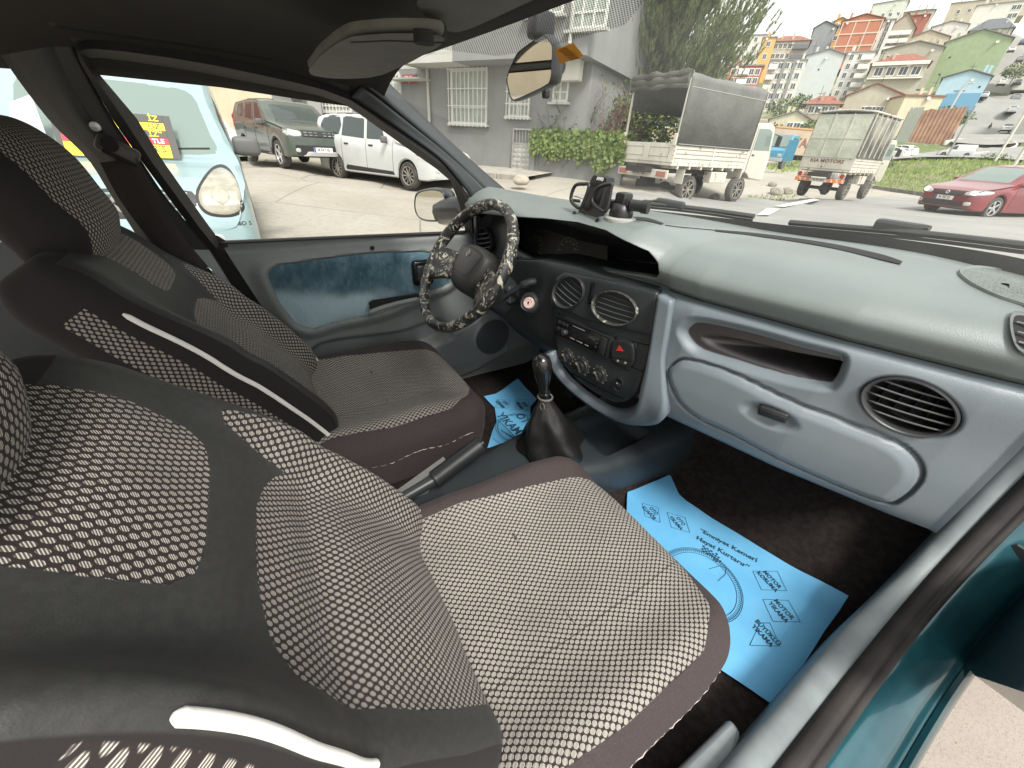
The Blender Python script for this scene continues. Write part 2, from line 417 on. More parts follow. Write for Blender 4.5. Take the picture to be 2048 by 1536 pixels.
    side=np.minimum(.021-abs(rt-(.004)),np.where(abs(rx)>.203,.05,-.05)) if dx else np.minimum(.050-abs(rt-.010),rx-.1985-.045*np.maximum(0,.50-rz)); side=np.minimum(side,.50-rz)
    zp=np.maximum(fz,side)
    lea=np.where(rt>.03,np.minimum(.197-abs(rx),rz-.03),-.05); lea=np.minimum(lea,.56-rz)
    ub=lambda vi,p:(rest[vi].x,rest[vi].y) if abs(p.normal.x)<.75 else (rest[vi].z,rest[vi].y)
    seam=np.where(rt>.0,abs(fz)+.0003,1); 
    br=mb.build('backrest',FAB,st,smooth=60,attrs={'zpat':zp,'zlea':lea,'zseam':seam,'zdark':np.full(len(rx),1.)},uv=ub)
    for s in (-1,1):
        m2=MB(); pts=[]; pr=((-.27,.20,.2165,.046) if s>0 else (-.27,.17,.199,.060)) if dx else ((-.012,.190,.194,.0625) if s>0 else (-.27,-.20,.199,.060))
        for k in range(60):
            z=pr[0]+k/59*(pr[1]-pr[0]); pts.append(Vector(bf(pr[2]*s,z,pr[3])))
        pts=crom(pts[::4],6)
        m2.tube(pts,[(.0006+(.0040 if dx else .0034)*min(1,min(i+1,len(pts)-i)/3))*(1 if s>0 else .5) for i in range(len(pts))],10)
        m2.build('piping',WHITE,br,smooth=80)
    # headrest
    def hf(x,z,t):
        zz=z; tt=t
        X_=x*(1-.12*abs(z/.13)**2); tt+=.012*math.cos(x/.14*1.4)-.0*z
        if z<-.05: tt-= .25*(-.05-z)
        tt+=.002*noise.noise((x*20,z*20,dx))
        r2=rec*.5
        zz2=zz*math.cos(r2)+tt*math.sin(r2); yy=-zz*math.sin(r2)+tt*math.cos(r2)
        hc=V3(.365 if dx==0 else -.365,(-.225 if dx else -.245)+dy,1.075); return (X_+hc.x,yy+hc.y,zz2+hc.z)
    mb,rest=rblock((.27,.235,.125),(.085,.09,.055),(44,40,24),hf)
    rx=np.array([q.x for q in rest]); rz=np.array([q.y for q in rest]); rt=np.array([q.z for q in rest])
    zp=np.where(rt>-.03,.09-abs(rz+.0),-.05); zp=np.minimum(zp,.128-abs(rx))
    hr=mb.build('headrest',FAB,st,smooth=70,attrs={'zpat':np.minimum(rt+.045,.112-abs(rx)-.02*np.maximum(0,-rz/.1)),'zlea':np.full(len(rx),-1.),'zseam':np.full(len(rx),1.),'zdark':np.full(len(rx),1.)},uv=lambda vi,p:(rest[vi].x+math.copysign(max(0,.0625-rest[vi].z)*min(1,max(0,(abs(rest[vi].x)-.06)/.07)),rest[vi].x),rest[vi].y+max(0,.0625-rest[vi].z)*min(1,max(0,(abs(rest[vi].y)-.05)/.06))*(1 if rest[vi].y>0 else -1)))
    for s in (-1,1):
        m2=MB(); a=Vector(hf(.055*s,-.08,-.01)); b=Vector(bf(.055*s,.275,-.005)); m2.tube([a,b],.006,10)
        m2.build('headrest_post',CHROME,st,smooth=60)
    return st
make_seat(0,0,'passenger_seat','front seat nearest the open door, patterned cover with white piping')
make_seat(-.73,-.085,'driver_seat','patterned seat behind the steering wheel')
# ---------------------------------------------------------------- floor, tunnel
mb=MB()
def floorz(x,y):
    z=.30+.05*float(sst(y,.95,1.05))*1; z+=float(sst(y,1.0,1.5))*.35
    z+=.11*float(sst(abs(x),.17,.12))
    return z+.003*noise.noise((x*9,y*9,0))
mb.grid(lambda u,v:V3(-.70+u*1.40,-1.0+v*2.5,floorz(-.70+u*1.40,-1.0+v*2.5)),90,100)
part(mb,'floor_carpet',CARPET,smooth=60)
mb=MB()   # left lower side wall behind pedals and firewall
mb.grid(lambda u,v:V3(-.72+u*1.44,1.35,.3+v*.7),4,4); part(mb,'firewall',CARPET)
# driver floor side
mb=MB(); mb.box((-.71,.2,.40),(.03,2.3,.24),r=.01); part(mb,'left_sill_trim',MIDP,smooth=40).name='sill_trim'
# pedals
for i,(x,y,z,w_,h_) in enumerate(((-.30,.93,.40,.05,.12),(-.40,.92,.46,.06,.06),(-.50,.92,.46,.06,.06))):
    mb=MB(); mb.box((0,0,0),(w_,.012,h_),r=.004,mat=Matrix.Translation((x,y,z))@Matrix.Rotation(R(-30),4,'X')); mb.tube([(x,y+.01,z+.02),(x,y+.1,z+.25)],.008); part(mb,'pedal',RUB)
# seat rail cover by the passenger cushion
a=[pn(u,v,(0,0,.36),(0,0,1)) for u,v in ((1455,1440),(1478,1470),(1440,1600),(1330,1700),(1290,1600))]
mb=MB(); mb.prism([(p.x,p.y) for p in a],.31,.375); part(mb,'seat_rail_cover',TRIM,smooth=40,bevel=.008)
# ---------------------------------------------------------------- sill, seal and painted rocker on the right, curving up the A post
path=crom([(-1.1,.40),(-.3,.40),(.3,.40),(.72,.405),(.93,.435),(1.05,.50),(1.14,.61),(1.19,.75),(1.20,1.05)],10)
def sweep(name,prof,m,smooth=45,y0=None,ymax=9):
    pr=resamp(crom([V3(a,b,0) for a,b in prof],5),len(prof)*4)
    P=path if ymax==9 else [V3(-1.1+k*.05,.40,0) for k in range(int((ymax+1.1)/.05))]; mb=MB()
    def fn(u,v):
        i=round(v*(len(P)-1)); a=P[max(i-1,0)]; b=P[min(i+1,len(P)-1)]; t=(b-a).normalized(); n=V3(-t.y,t.x,0)
        q=pr[round(u*(len(pr)-1))]; wob=.0012*noise.noise((i*.25,q.x*60,3))
        xx=q.x if not y0 else .732-(.732-q.x)*(1-.22*float(sst(P[i].x,.8,1.05)))
        return V3(xx,P[i].x+n.x*(q.y+wob),P[i].y+n.y*(q.y+wob))
    mb.grid(fn,len(pr),len(P)); return part(mb,name,m,smooth=smooth)
sweep('sill_cover',[(.684,-.10),(.686,-.02),(.692,.0),(.706,.006),(.724,.004),(.732,-.004)],TRIM,y0=1)
sweep('door_seal',[(.728,-.012),(.731,.004),(.738,.011),(.750,.012),(.757,.007),(.762,.009),(.770,.005),(.773,-.012)],SEALB)
sweep('rocker_panel',[(.768,-.012),(.778,-.013),(.790,-.018),(.81,-.028),(.828,-.040),(.84,-.055),(.848,-.058)],TEAL)
sweep('rocker_flange',[(.846,-.056),(.852,-.052),(.860,-.062),(.868,-.085),(.872,-.14),(.86,-.24)],TEAL)
# front door hinge area and edge of the open door
mb=MB()
q=[pk(u,v,y=1.16) for u,v in ((1960,1110),(2048,1150),(2120,1190),(2120,1130),(2040,1080),(1975,1085))]
mb.add(q,[tuple(range(6))]); hb=part(mb,'door_hinge',MIDP,solid=.05)
mb=MB(); mb.tube([pk(1925,1180,y=1.14),pk(1960,1235,y=1.13),pk(1985,1290,y=1.12)],.018,10); part(mb,'door_check_strap',RUB,smooth=60)
dd=[pk(u,v,x=.93) for u,v in ((2010,1010),(2002,1150),(1996,1220),(1998,1300),(2012,1350),(2048,1410),(2110,1470),(2300,1560),(2300,900),(2060,930))]
mb=MB(); mb.add([(p.x,p.y,p.z) for p in dd],[tuple(range(len(dd)))]); part(mb,'front_door_edge',pm('door_edge_teal',(.008,.022,.028),.35,coat=.5),solid=.09,off=1)
mb=MB(); mb.tube([pk(1985,1060,x=.86),pk(1990,1120,x=.86),pk(2060,1150,x=.86)],.012,8); mb.box(pk(1975,1190,x=.85),(.03,.05,.035),r=.006); part(mb,'hinge_bracket',SILVER,hb)
# A post painted strip between the seal and the hinge
mb=MB(); A=[pk(u,v,y=1.185) for u,v in ((1850,1200),(1905,1150),(1960,1080),(2010,1020),(2060,960),(2200,800))]; B=[pk(u,v,y=1.16) for u,v in ((1905,1285),(1935,1230),(1965,1180),(2000,1120),(2060,1090),(2200,1000))]
mb.strip(A,B,24,6); part(mb,'door_jamb',TEAL,smooth=60,solid=.01)
# ---------------------------------------------------------------- left side: belt plane and pillars
NS=V3(1,0,-.33)
def ps(u,v,off=0):
    p=pn(u,v,(-.68+off,0,.93),NS)
    if p.z<.93: p=pk(u,v,x=-.68+off)
    return p
Wo=[(930,462),(928,448),(918,407),(901,362),(873,338),(805,290),(730,236),(690,209),(636,191),(595,183),(513,167),(427,150),(342,137),(256,125),(190,117),(176,117),(180,126),(212,164),(273,236),(328,325),(410,441),(441,483)]
Oo=[(948,466),(948,440),(944,400),(912,356),(878,318),(812,268),(735,213),(700,190),(649,168),(600,152),(547,138),(444,115),(342,96),(239,82),(180,80),(155,88),(150,100),(160,125),(225,238),(285,325),(385,460),(425,505)]
mb=MB(); Wp=[ps(*q) for q in Wo]; Op=[ps(*q,.035) for q in Oo]; Mp=[a.lerp(b,.45)+V3(.028,0,.0) for a,b in zip(Wp,Op)]
mb.strip(Wp,Mp,120,2); mb.strip(Mp,Op,120,2,flip=False); ddoor=None
# door panel
NY,NZ=230,110
def dpt(u,v):
    z=.30+v*.626; y0=float(np.interp(z,[.3,.435,.926],[.055,.03,-.10])); y=y0+u*(1.02-y0); return y,z
fur=[(535,549),(550,532),(588,526),(646,518),(734,508),(808,505),(870,510),(900,560),(852,584),(793,611),(740,628),(676,640),(626,655),(597,649),(576,628),(553,593)]
P2=lambda L,x=-.66:[(pk(u,v,x=x).y,pk(u,v,x=x).z) for u,v in L]
furp=[(p.x,p.y) for p in resamp(crom([V3(a,b,0) for a,b in P2(fur)],6,True),90,True)]
pock=[(p.x,p.y) for p in resamp(crom([V3(a,b,0) for a,b in P2([(640,690),(800,665),(880,640),(900,672),(850,690),(800,712),(700,735),(628,740)])],6,True),80,True)]
shelf=P2([(618,735),(700,738),(800,715),(870,680),(1010,600),(1012,700),(950,740),(900,760),(640,775)])
yz=[dpt(i/(NY-1),j/(NZ-1)) for j in range(NZ) for i in range(NY)]; ya=np.array([q[0] for q in yz]); za=np.array([q[1] for q in yz])
fs_=polysdf(ya,za,furp); pk_=polysdf(ya,za,pock); sh=polysdf(ya,za,shelf)
spk=pk(983,672,x=-.64); sd_=np.hypot((ya-spk.y),(za-spk.z))
rail=sst(za,.86,.92)
bulge=.018*sst(fs_,-.05,-.012)*(1-sst(za,.84,.90))
dsp=bulge-.012*sst(fs_,-.006,.004)-.022*sst(pk_,-.01,.015)+.030*sst(sh,-.012,.006)+.004*sst(.085-sd_,-.002,.002)-.0*rail-.02*sst(.42-za,0,.1)
dsp+=-.016*sst(za,.895,.926)**2
mb2=MB(); mb2.grid(lambda u,v:V3(-.665+float(dsp[round(v*(NZ-1))*NY+round(u*(NY-1))]),*yz[round(v*(NZ-1))*NY+round(u*(NY-1))]),NY,NZ)
ddoor=mb2.build('driver_door',LGREY,car,smooth=50)
mb.build('window_frame',RUB,ddoor,smooth=40)
mb=MB(); mb.add([p+V3(-.012,0,0) for p in Wp],[tuple(range(len(Wp)))]); mb.build('window',GLS,ddoor)
mb=MB(); mb.tube([ps(441,484)+V3(.004,0,.0),ps(930,463)+V3(.004,0,.0)],.004,6,flat=3); mb.build('window_seal',RUB,ddoor)
# fur insert: tufts on a plush panel
def furmat():
    m,nt,b=new_mat('blue_plush'); n1=noi(nt,7,4,.6,dist=1.2); n2=noi(nt,90,3,stretch=(1,1,.35))
    c=mixc(nt,n1.ss(.30,.72),(.030,.080,.112),(.115,.205,.250)); c=mixc(nt,n2.ss(.45,.75)*.25,c,(.26,.38,.43))
    lowz=attr(nt,'low')*.9; c=mixc(nt,lowz,c,(.42,.55,.60)); setc(nt,b,c); b.inputs['Roughness'].default_value=1; b.inputs['Sheen Weight'].default_value=.4; bump(nt,b,n2*.5+n1*2,.6,.004); return m
FUR=furmat(); mb=MB(); lowv=[]
cen=V3(0,sum(p[0] for p in furp)/len(furp),sum(p[1] for p in furp)/len(furp)); K=12
inn=[(y,z) for y,z in furp]
def fpt(i,k):
    y,z=inn[i%len(inn)]; f=k/K; yy=cen.y+(y-cen.y)*f; zz=cen.z+(z-cen.z)*f
    h=.010*(1-f**6)+.004*noise.noise((yy*18,zz*18,1)); return V3(-.658+h,yy,zz)
vs=[fpt(i,k) for k in range(1,K+1) for i in range(len(inn))]+[fpt(0,0)]; n=len(inn)
fs=[(k*n+i,k*n+(i+1)%n,(k+1)*n+(i+1)%n,(k+1)*n+i) for k in range(K-1) for i in range(n)]+[(len(vs)-1,(i+1)%n,i) for i in range(n)]
mb.add(vs,fs)
lo_=lambda p:float(sst(.775-.12*(p.y-.05)+.02*noise.noise((p.y*20,p.z*20,0)),p.z-.03,p.z+.03))*float(sst(.34-p.y,-.06,.06))
for _ in range(9000):
    y=rnd.uniform(min(p[0] for p in furp),max(p[0] for p in furp)); z=rnd.uniform(min(p[1] for p in furp),max(p[1] for p in furp))
    mb.at.setdefault('c',[]).append((y,z))
cc=mb.at['c']; inside=polysdf([c[0] for c in cc],[c[1] for c in cc],furp)
for (y,z),s_ in zip(cc,inside):
    if s_<.001: continue
    f=1-min(1,s_/.02); h=.010*(1-f**3*.6); p=V3(-.657+h,y,z); a=noise.noise((y*12,z*12,5))*2.2-1.3+rnd.uniform(-.5,.5); l=rnd.uniform(.004,.008)
    d=V3(.35,math.cos(a),math.sin(a)).normalized()*l; wv=V3(0,-math.sin(a),math.cos(a))*.0007
    mb.add([p-wv,p+wv,p+d],[(0,1,2)])
mb.build('plush_insert',FUR,ddoor,smooth=180,attrs={'low':[lo_(v) for v in mb.v]})
# door handle recess, pull, lock mark, speaker grille
mb=MB(); o=pk(845,545,x=-.638); M=frame(o,(0,1,0),(0,0,1))
mb.box((0,0,0),(.072,.085,.012),0,M,r=.012,seg=3); mb.box((-.008,0,.008),(.03,.055,.012),1,M,r=.008,seg=3); mb.box((.018,0,.0065),(.022,.06,.004),2,M,r=.002)
mb.build('inner_handle',[BLACK,MIDP,MATTE],ddoor,smooth=50)
mb=MB(); pts=[pk(u,v,x=-.618) for u,v in ((738,626),(760,617),(800,606),(838,598))]; mb.tube(crom(pts,5),[.006]+[.009]*14+[.005],8)
a=[pk(u,v,x=-.630) for u,v in ((737,605),(745,600),(842,586),(840,598),(742,626))]; mb.add(a,[tuple(range(5))],1)
mb.build('door_pull',[LGREY,MATTE],ddoor,smooth=50)
mb=MB(); mb.box(pk(745,496,x=-.66),(.006,.012,.012),r=.002); mb.build('lock_button',MATTE,ddoor)
mb=MB(); mb.grid(lambda u,v:V3(-.660+.030+.004+.002*(1-v)**1,spk.y+math.cos(u*2*PI)*.078*v,spk.z+math.sin(u*2*PI)*.078*v),36,6,cu=True)
mb.build('speaker_grille',pm('speaker_cloth',(.05,.055,.057),.7,bp=(1500,1,.001)),ddoor,smooth=50)
# scuffed aluminium patch at the wheel side
# B pillar and belt
BL=[(-60,0),(0,108),(98,240),(175,317),(219,386),(284,488),(330,560),(430,700),(520,830)]
BM=[(60,-20),(110,110),(180,240),(255,330),(310,420),(375,500),(420,585),(520,710),(600,800)]
BR_=[(120,20),(150,100),(225,238),(285,325),(340,405),(425,505),(470,580),(560,710),(628,790)]
mb=MB(); A=[ps(*q,.0) for q in BL]; B=[ps(*q,[.0,.02,.05][min(i,2)]) for i,q in enumerate(BM)]; C=[ps(*q,[.0,.02,.035][min(i,2)]) for i,q in enumerate(BR_)]
mb.strip(crom(A,4),crom(B,4),50,3); mb.strip(crom(B,4),crom(C,4),50,3)
bp_=mb.build('door_pillar',[pm('pillar_trim',(.016,.016,.015),.55,bp=(600,.25,.0006))],car,smooth=50,solid=.012,off=-1)
mb=MB(); mb.strip([ps(u,v,-.004) for u,v in ((380,440),(420,520),(500,640),(600,800))],[ps(u,v,.004) for u,v in ((450,480),(490,560),(590,690),(690,800))],20,2); mb.build('pillar_gap_trim',RUB,bp_)
mb=MB(); A=[ps(*q,.0) for q in [(284,488),(330,560),(430,700),(520,830)]]; 
mb.strip([ps(u,v,.062) for u,v in ((386,499),(440,585),(540,700),(600,775))],[ps(u,v,.04) for u,v in ((418,500),(475,590),(555,690),(618,778))],30,2); mb.build('lower_trim',LGREY,bp_,smooth=40)
mb=MB(); sA=[ps(u,v,.085) for u,v in ((200,325),(240,400),(300,480),(365,560),(420,640),(500,760))]; sB=[ps(u,v,.085) for u,v in ((275,318),(318,400),(370,478),(432,553),(490,640),(570,760))]
mb.strip(crom(sA,5),crom(sB,5),40,3); mb.build('seat_belt',pm('belt_webbing',(.030,.024,.022),.8,bp=(900,.8,.001)),bp_,smooth=50,solid=.0015)
mb=MB(); o=ps(236,300,.075); xa=(ps(280,322,.075)-ps(190,280,.075)).normalized(); M=frame(o,xa,(0,0,1)); L=(ps(280,322,.075)-ps(190,280,.075)).length
mb.box((0,0,0),(L,L*.52,.02),0,M,r=.009,seg=3); mb.box((L*.08,-L*.2,.011),(L*.8,L*.12,.008),1,M,r=.003); mb.lathe([(.0,.012),(.013,.012),(.015,.004)],16,1,M@Matrix.Translation((-L*.2,L*.05,0)))
mb.build('belt_anchor',[pm('belt_anchor_plastic',(.060,.054,.046),.5),MATTE],bp_,smooth=50)
mb=MB(); q=[ps(u,v,.089) for u,v in ((408,538),(418,537),(428,548),(430,562))]; mb.tube(crom(q,4),.0022,6); mb.build('belt_clip',CHROME,bp_,smooth=60)
mb=MB(); mb.lathe([(.0,.004),(.008,.003),(.009,0)],12,mat=frame(ps(191,253,.06),(0,1,0),(0,0,1))); mb.build('pillar_screw',SILVER,bp_,smooth=60)
# rear door inner top and rear quarter below the rear window
mb=MB(); mb.strip([ps(u,v,.0) for u,v in ((-200,480),(200,487),(300,489),(330,500))],[pk(u,v,x=-.66) for u,v in ((-200,560),(200,560),(340,560),(400,600))],12,2); part(mb,'rear_door_trim',MIDP,solid=.02,off=-1)
mb=MB(); mb.add([pk(u,v,x=-.655) for u,v in ((-300,540),(380,540),(700,950),(-300,950))],[(0,1,2,3)]); part(mb,'rear_door_card',MIDP)
mb=MB(); mb.add([ps(u,v,-.01) for u,v in ((-420,100),(0,110),(98,240),(175,317),(219,386),(284,488),(200,490),(-420,480))],[tuple(range(8))]); part(mb,'rear_window',GLS)
mb=MB(); a=ps(240,486,.02); mb.tube([a+V3(0,0,-.01),a+V3(0,0,.018)],.006,8); part(mb,'lock_pin',MATTE,smooth=60)
# A pillar trim
At=[(757,155),(775,172),(830,225),(900,290),(960,343),(1010,385),(1050,420),(1120,480)]
Am=[(735,190),(760,212),(820,262),(880,322),(930,375),(965,420),(1000,460),(1060,520)]
Ab=[(700,192),(735,215),(812,270),(878,320),(912,358),(944,402),(950,450),(955,480)]
mb=MB(); A=[pn(u,v,(-.55,0,1.30),V3(1,.12,-.45)) for u,v in At]; C=[ps(u,v,.035) for u,v in Ab]; B=[a.lerp(c,.5)+V3(.035,-.018,.0) for a,c in zip(A,C)]
mb.strip(crom(A,4),crom(B,4),40,4); mb.strip(crom(B,4),crom(C,4),40,4); apo=part(mb,'front_pillar',plast('pillar_plastic',(.034,.040,.042),.42),smooth=60,solid=.01,off=-1)
mb=MB(); mb.tube(crom([a+V3(0,.004,.0) for a in A],4),.0055,6); mb.build('glass_seal',RUB,apo)
# small corner trim between the pillar and the dash with a mirror adjuster knob
mb=MB(); q=[ps(u,v,.05) for u,v in ((945,395),(975,400),(1040,470),(1030,560),(960,500),(948,466))]; mb.add(q,[tuple(range(6))]); ct=part(mb,'mirror_corner_trim',MIDP,solid=.02,off=-1,bevel=.004)
mb=MB(); M=frame(ps(962,422,.07),(0,1,0),(0,0,1)); mb.lathe([(.019,0),(.019,.004),(.015,.006),(.013,.003),(.010,.003),(.009,.012),(.0,.013)],24,mat=M,cap=False); mb.build('adjuster_knob',BLACK,ct,smooth=40)
# ---------------------------------------------------------------- headliner, header, visors
railpx=[(-60,20),(60,50),(150,96),(180,80),(239,82),(342,96),(444,115),(547,138),(649,168),(700,190),(757,157)]
def rz_(y): return float(np.interp(y,[-.6,-.2,.0,.2,.34],[1.30,1.315,1.315,1.305,1.30]))
def roof(u,v):
    y=-1.0+v*1.335; x=-.585+u*1.13
    k=min(1,(x+.585)/.30); e=1-(1-k)**2.4
    yy=max(0,(y-.0)/.335); z=rz_(y)-.045+ (e)*(.105-.020*yy**1.6) 
    if y>.31: z-= (y-.31)*.12
    return V3(x,y+.02*math.cos(x*2.2)*(1 if y>.2 else 0),z)
mb=MB(); mb.grid(roof,70,60); hl=part(mb,'headliner',HEAD,smooth=60,solid=.02,off=1)
# side rail trim from the window frame up to the headliner
mb=MB(); A=[ps(u,v,.033) for u,v in [(100,40),(125,60),(150,88),(180,80),(239,82),(342,96),(444,115),(547,138),(600,152),(649,168),(700,190)]]
B=[V3(-.50,p.y,rz_(p.y)+.01) for p in A]; Mi=[a.lerp(b,.5)+V3(-.004,0,.016) for a,b in zip(A,B)]
mb.strip(crom(A,4),crom(Mi,4),50,3); mb.strip(crom(Mi,4),crom(B,4),50,3); part(mb,'roof_rail_trim',pm('rail_trim',(.018,.017,.016),.7,bp=(500,.3,.001)),smooth=60,solid=.012,off=-1)
VIS=pm('visor_vinyl',(.13,.13,.115),.75,var=(.11,.11,.095),vs=30,bp=(400,.35,.001))
def visor(px,z,z2,label,hole):
    q=[pk(u,v,z=z) for u,v in px]
    mb=MB(); pts=resamp(q,80,True); pts=[(pts[i-1]+pts[i]*2+pts[(i+1)%80])/4 for i in range(80)]; c=sum(pts,V3(0,0,0))/len(pts)
    n=len(pts); rings=[(1,0),(1.0,.006),(.985,.012),(.94,.016),(.6,.018),(.0,.019)]
    vs=[]
    for f,dz in rings: vs+=[c+(p-c)*f+V3(0,0,.012-dz*.63) for p in pts]
    fs=[(k*n+i,k*n+(i+1)%n,(k+1)*n+(i+1)%n,(k+1)*n+i) for k in range(len(rings)-1) for i in range(n)]
    mb.add(vs,fs,0); mb.add([p for p in pts],[tuple(range(n))],0)
    o=part(mb,'sun_visor',VIS,smooth=50); return o
v1=visor([(617,140),(640,112),(672,88),(703,72),(780,66),(880,68),(893,76),(880,92),(820,125),(765,150),(735,156),(690,158),(650,156),(622,150)],1.292,0,'',0)
mb=MB(); mb.tube([pk(700,66,z=1.30),pk(780,62,z=1.30),pk(890,66,z=1.30)],.009,8); mb.lathe([(.0,0),(.010,0),(.010,.01)],12,mat=Matrix.Translation(pk(848,88,z=1.278))); mb.build('visor_hinge',MATTE,v1,smooth=60)
v2=visor([(832,8),(850,-30),(1000,-90),(1130,-60),(1090,-10),(1040,12),(985,38),(940,58),(912,66),(885,60),(855,38)],1.312,0,'',0)
# ---------------------------------------------------------------- windshield
def yw(x): return 1.20-.22*(x/.62)**2
def wtop(x): return .345+.02*math.cos(x*2.2)-.03*(x/.6)**2
mb=MB(); NU,NV=90,120; band=[]; uvs=[]
for j in range(NV):
    for i in range(NU):
        u=i/(NU-1); v=j/(NV-1)
        x0=-.62+u*1.30; x1=-.545+u*1.14; a=V3(x0,yw(x0)+.05,1.005); b=V3(x1,wtop(x1),1.350-.055*(x1/.55)**2)
        p=a.lerp(b,v)+V3(0,0,.045*math.sin(v*PI)); mb.v.append(p); L=(b-a).length; uvs.append((p.x,v*L)); band.append(proj(p))
for j in range(NV-1):
    for i in range(NU-1): mb.f.append((j*NU+i,j*NU+i+1,j*NU+NU+i+1,j*NU+NU+i)); mb.m.append(0)
bsd=polysdf([b[0] for b in band],[b[1] for b in band],[(700,170),(800,135),(884,99),(993,112),(1080,100),(1147,79),(1250,50),(1290,0),(1300,-90),(1000,-140),(700,60)])
part(mb,'windshield',WSG,smooth=180,attrs={'band':.5+bsd*.01},uv=lambda vi,p:uvs[vi])
# ================================================================ dashboard
def Yf(x): return float(np.interp(x,[-.66,-.4,-.2,0,.10,.13,.165,.23,.46,.63,.68],[.66,.655,.655,.68,.704,.710,.708,.715,.78,.845,.87]))
def pface(u,v,off=-.008):
    y=.75
    for _ in range(25):
        p=pk(u,v,y=y); y=.5*y+.5*(Yf(p.x)+off)
    return pk(u,v,y=y)
def XZ(L,off=-.008,n=None,smooth=0):
    q=[pface(u,v,off) for u,v in L]; q=[V3(p.x,p.z,0) for p in q]
    if smooth: q=crom(q,smooth,True)
    if n: q=resamp(q,n,True)
    return [(p.x,p.y) for p in q]
NX,PS=680,26
def prof(x):
    y0=Yf(x); h=float(sst(x,.16,.06)) # 1 under the binnacle hood
    zt=1.035+.022*h; zw=1.03+.03*float(sst(x,.0,.5)); yb=yw(x)+.03
    ly=y0-.02-.035*h
    P=[(y0+.30,.585),(y0+.10,.625),(y0+.03,.655),(y0+.0,.69),(y0-.012,.76),(y0-.012,.85),(y0-.018,.915),(y0-.010,.944),(y0+.012,.953),(y0-.004,.966),(ly,.996+.022*h),(ly+.02+.012*(1-h),1.028+.022*h),(ly+.10,zt+.012),(.5*(y0+yb),.5*(zt+zw)+.010),(yb-.06,zw+.002),(yb,zw)]
    return crom([V3(0,a,b) for a,b in P],PS)
xs=np.linspace(-.66,.690,NX); PR=[prof(x) for x in xs]; NS_=len(PR[0])
GY=np.array([[PR[i][j].y for i in range(NX)] for j in range(NS_)]); GZ=np.array([[PR[i][j].z for i in range(NX)] for j in range(NS_)]); GX=np.tile(xs,(NS_,1))
JT=8*PS   # seam row index
rows=np.arange(NS_)[:,None]*np.ones((1,NX))
glove=XZ([(1337,744),(1351,724),(1378,718),(1456,740),(1573,795),(1690,841),(1788,880),(1831,912),(1845,943),(1835,970),(1804,998),(1770,1010),(1690,985),(1560,925),(1456,868),(1400,842),(1368,818),(1350,790)],smooth=5,n=160)
shelfp=XZ([(1366,668),(1374,650),(1400,641),(1500,662),(1600,690),(1670,708),(1687,718),(1683,742),(1668,768),(1648,772),(1560,755),(1450,722),(1390,700)],smooth=5,n=140)
shelfi=XZ([(1395,672),(1440,672),(1560,700),(1674,722),(1681,730),(1664,762),(1645,766),(1560,745),(1450,710),(1405,692)],smooth=5,n=120)
binn=XZ([(1035,432),(1100,436),(1160,444),(1220,460),(1275,483),(1303,502),(1318,525),(1320,545),(1306,558),(1260,551),(1200,545),(1130,530),(1080,520),(1030,520),(960,520),(900,480),(900,430),(960,425)],off=-.02,n=200)
face=(rows<11.6*PS)&(rows>2*PS)
sg=polysdf(GX,GZ,glove); s1=polysdf(GX,GZ,shelfp); s2=polysdf(GX,GZ,shelfi); sb=polysdf(GX,GZ,binn)
low=(rows<JT)&(rows>1.2*PS)
dy=np.zeros_like(GY)
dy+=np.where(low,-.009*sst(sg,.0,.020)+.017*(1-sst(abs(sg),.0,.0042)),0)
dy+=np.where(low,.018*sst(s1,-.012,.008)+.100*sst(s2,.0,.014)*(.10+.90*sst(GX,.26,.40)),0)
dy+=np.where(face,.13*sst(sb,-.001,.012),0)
# latch scoop on the glovebox
lc=pface(1545,828); dy+=np.where(low,.012*sst(1-np.hypot((GX-lc.x)/.055,(GZ-lc.z+.002)/.026),.0,.6),0)
# vent hole on the right
def ell(c,a,b,ang,n=40,f=None,pf=None):
    out=[]
    for k in range(n):
        t=2*PI*k/n; X_,Y_=a*math.cos(t),b*math.sin(t); ca,sa=math.cos(R(ang)),math.sin(R(ang))
        out.append((c[0]+X_*ca-Y_*sa,c[1]+X_*sa+Y_*ca))
    return out
VE=ell((1823,813),104,55,17); vxz=XZ(VE); sv=polysdf(GX,GZ,vxz)
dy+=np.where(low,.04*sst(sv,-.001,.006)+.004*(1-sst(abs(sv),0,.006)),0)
# side vent and speaker seat on the far right of the upper pad; air slot along the top
GY2=GY+dy; GZ2=GZ.copy()
slot=[(p.x,p.y) for p in (pk(u,v,z=1.055) for u,v in ((1425,462),(1520,470),(1650,488),(1760,512),(1806,528),(1790,532),(1640,497),(1500,474)))]
slot2=[(p.x,p.y) for p in (pk(u,v,z=1.055) for u,v in ((1240,434),(1290,437),(1326,447),(1320,450),(1280,443),(1240,438)))]
top=(rows>11.5*PS)

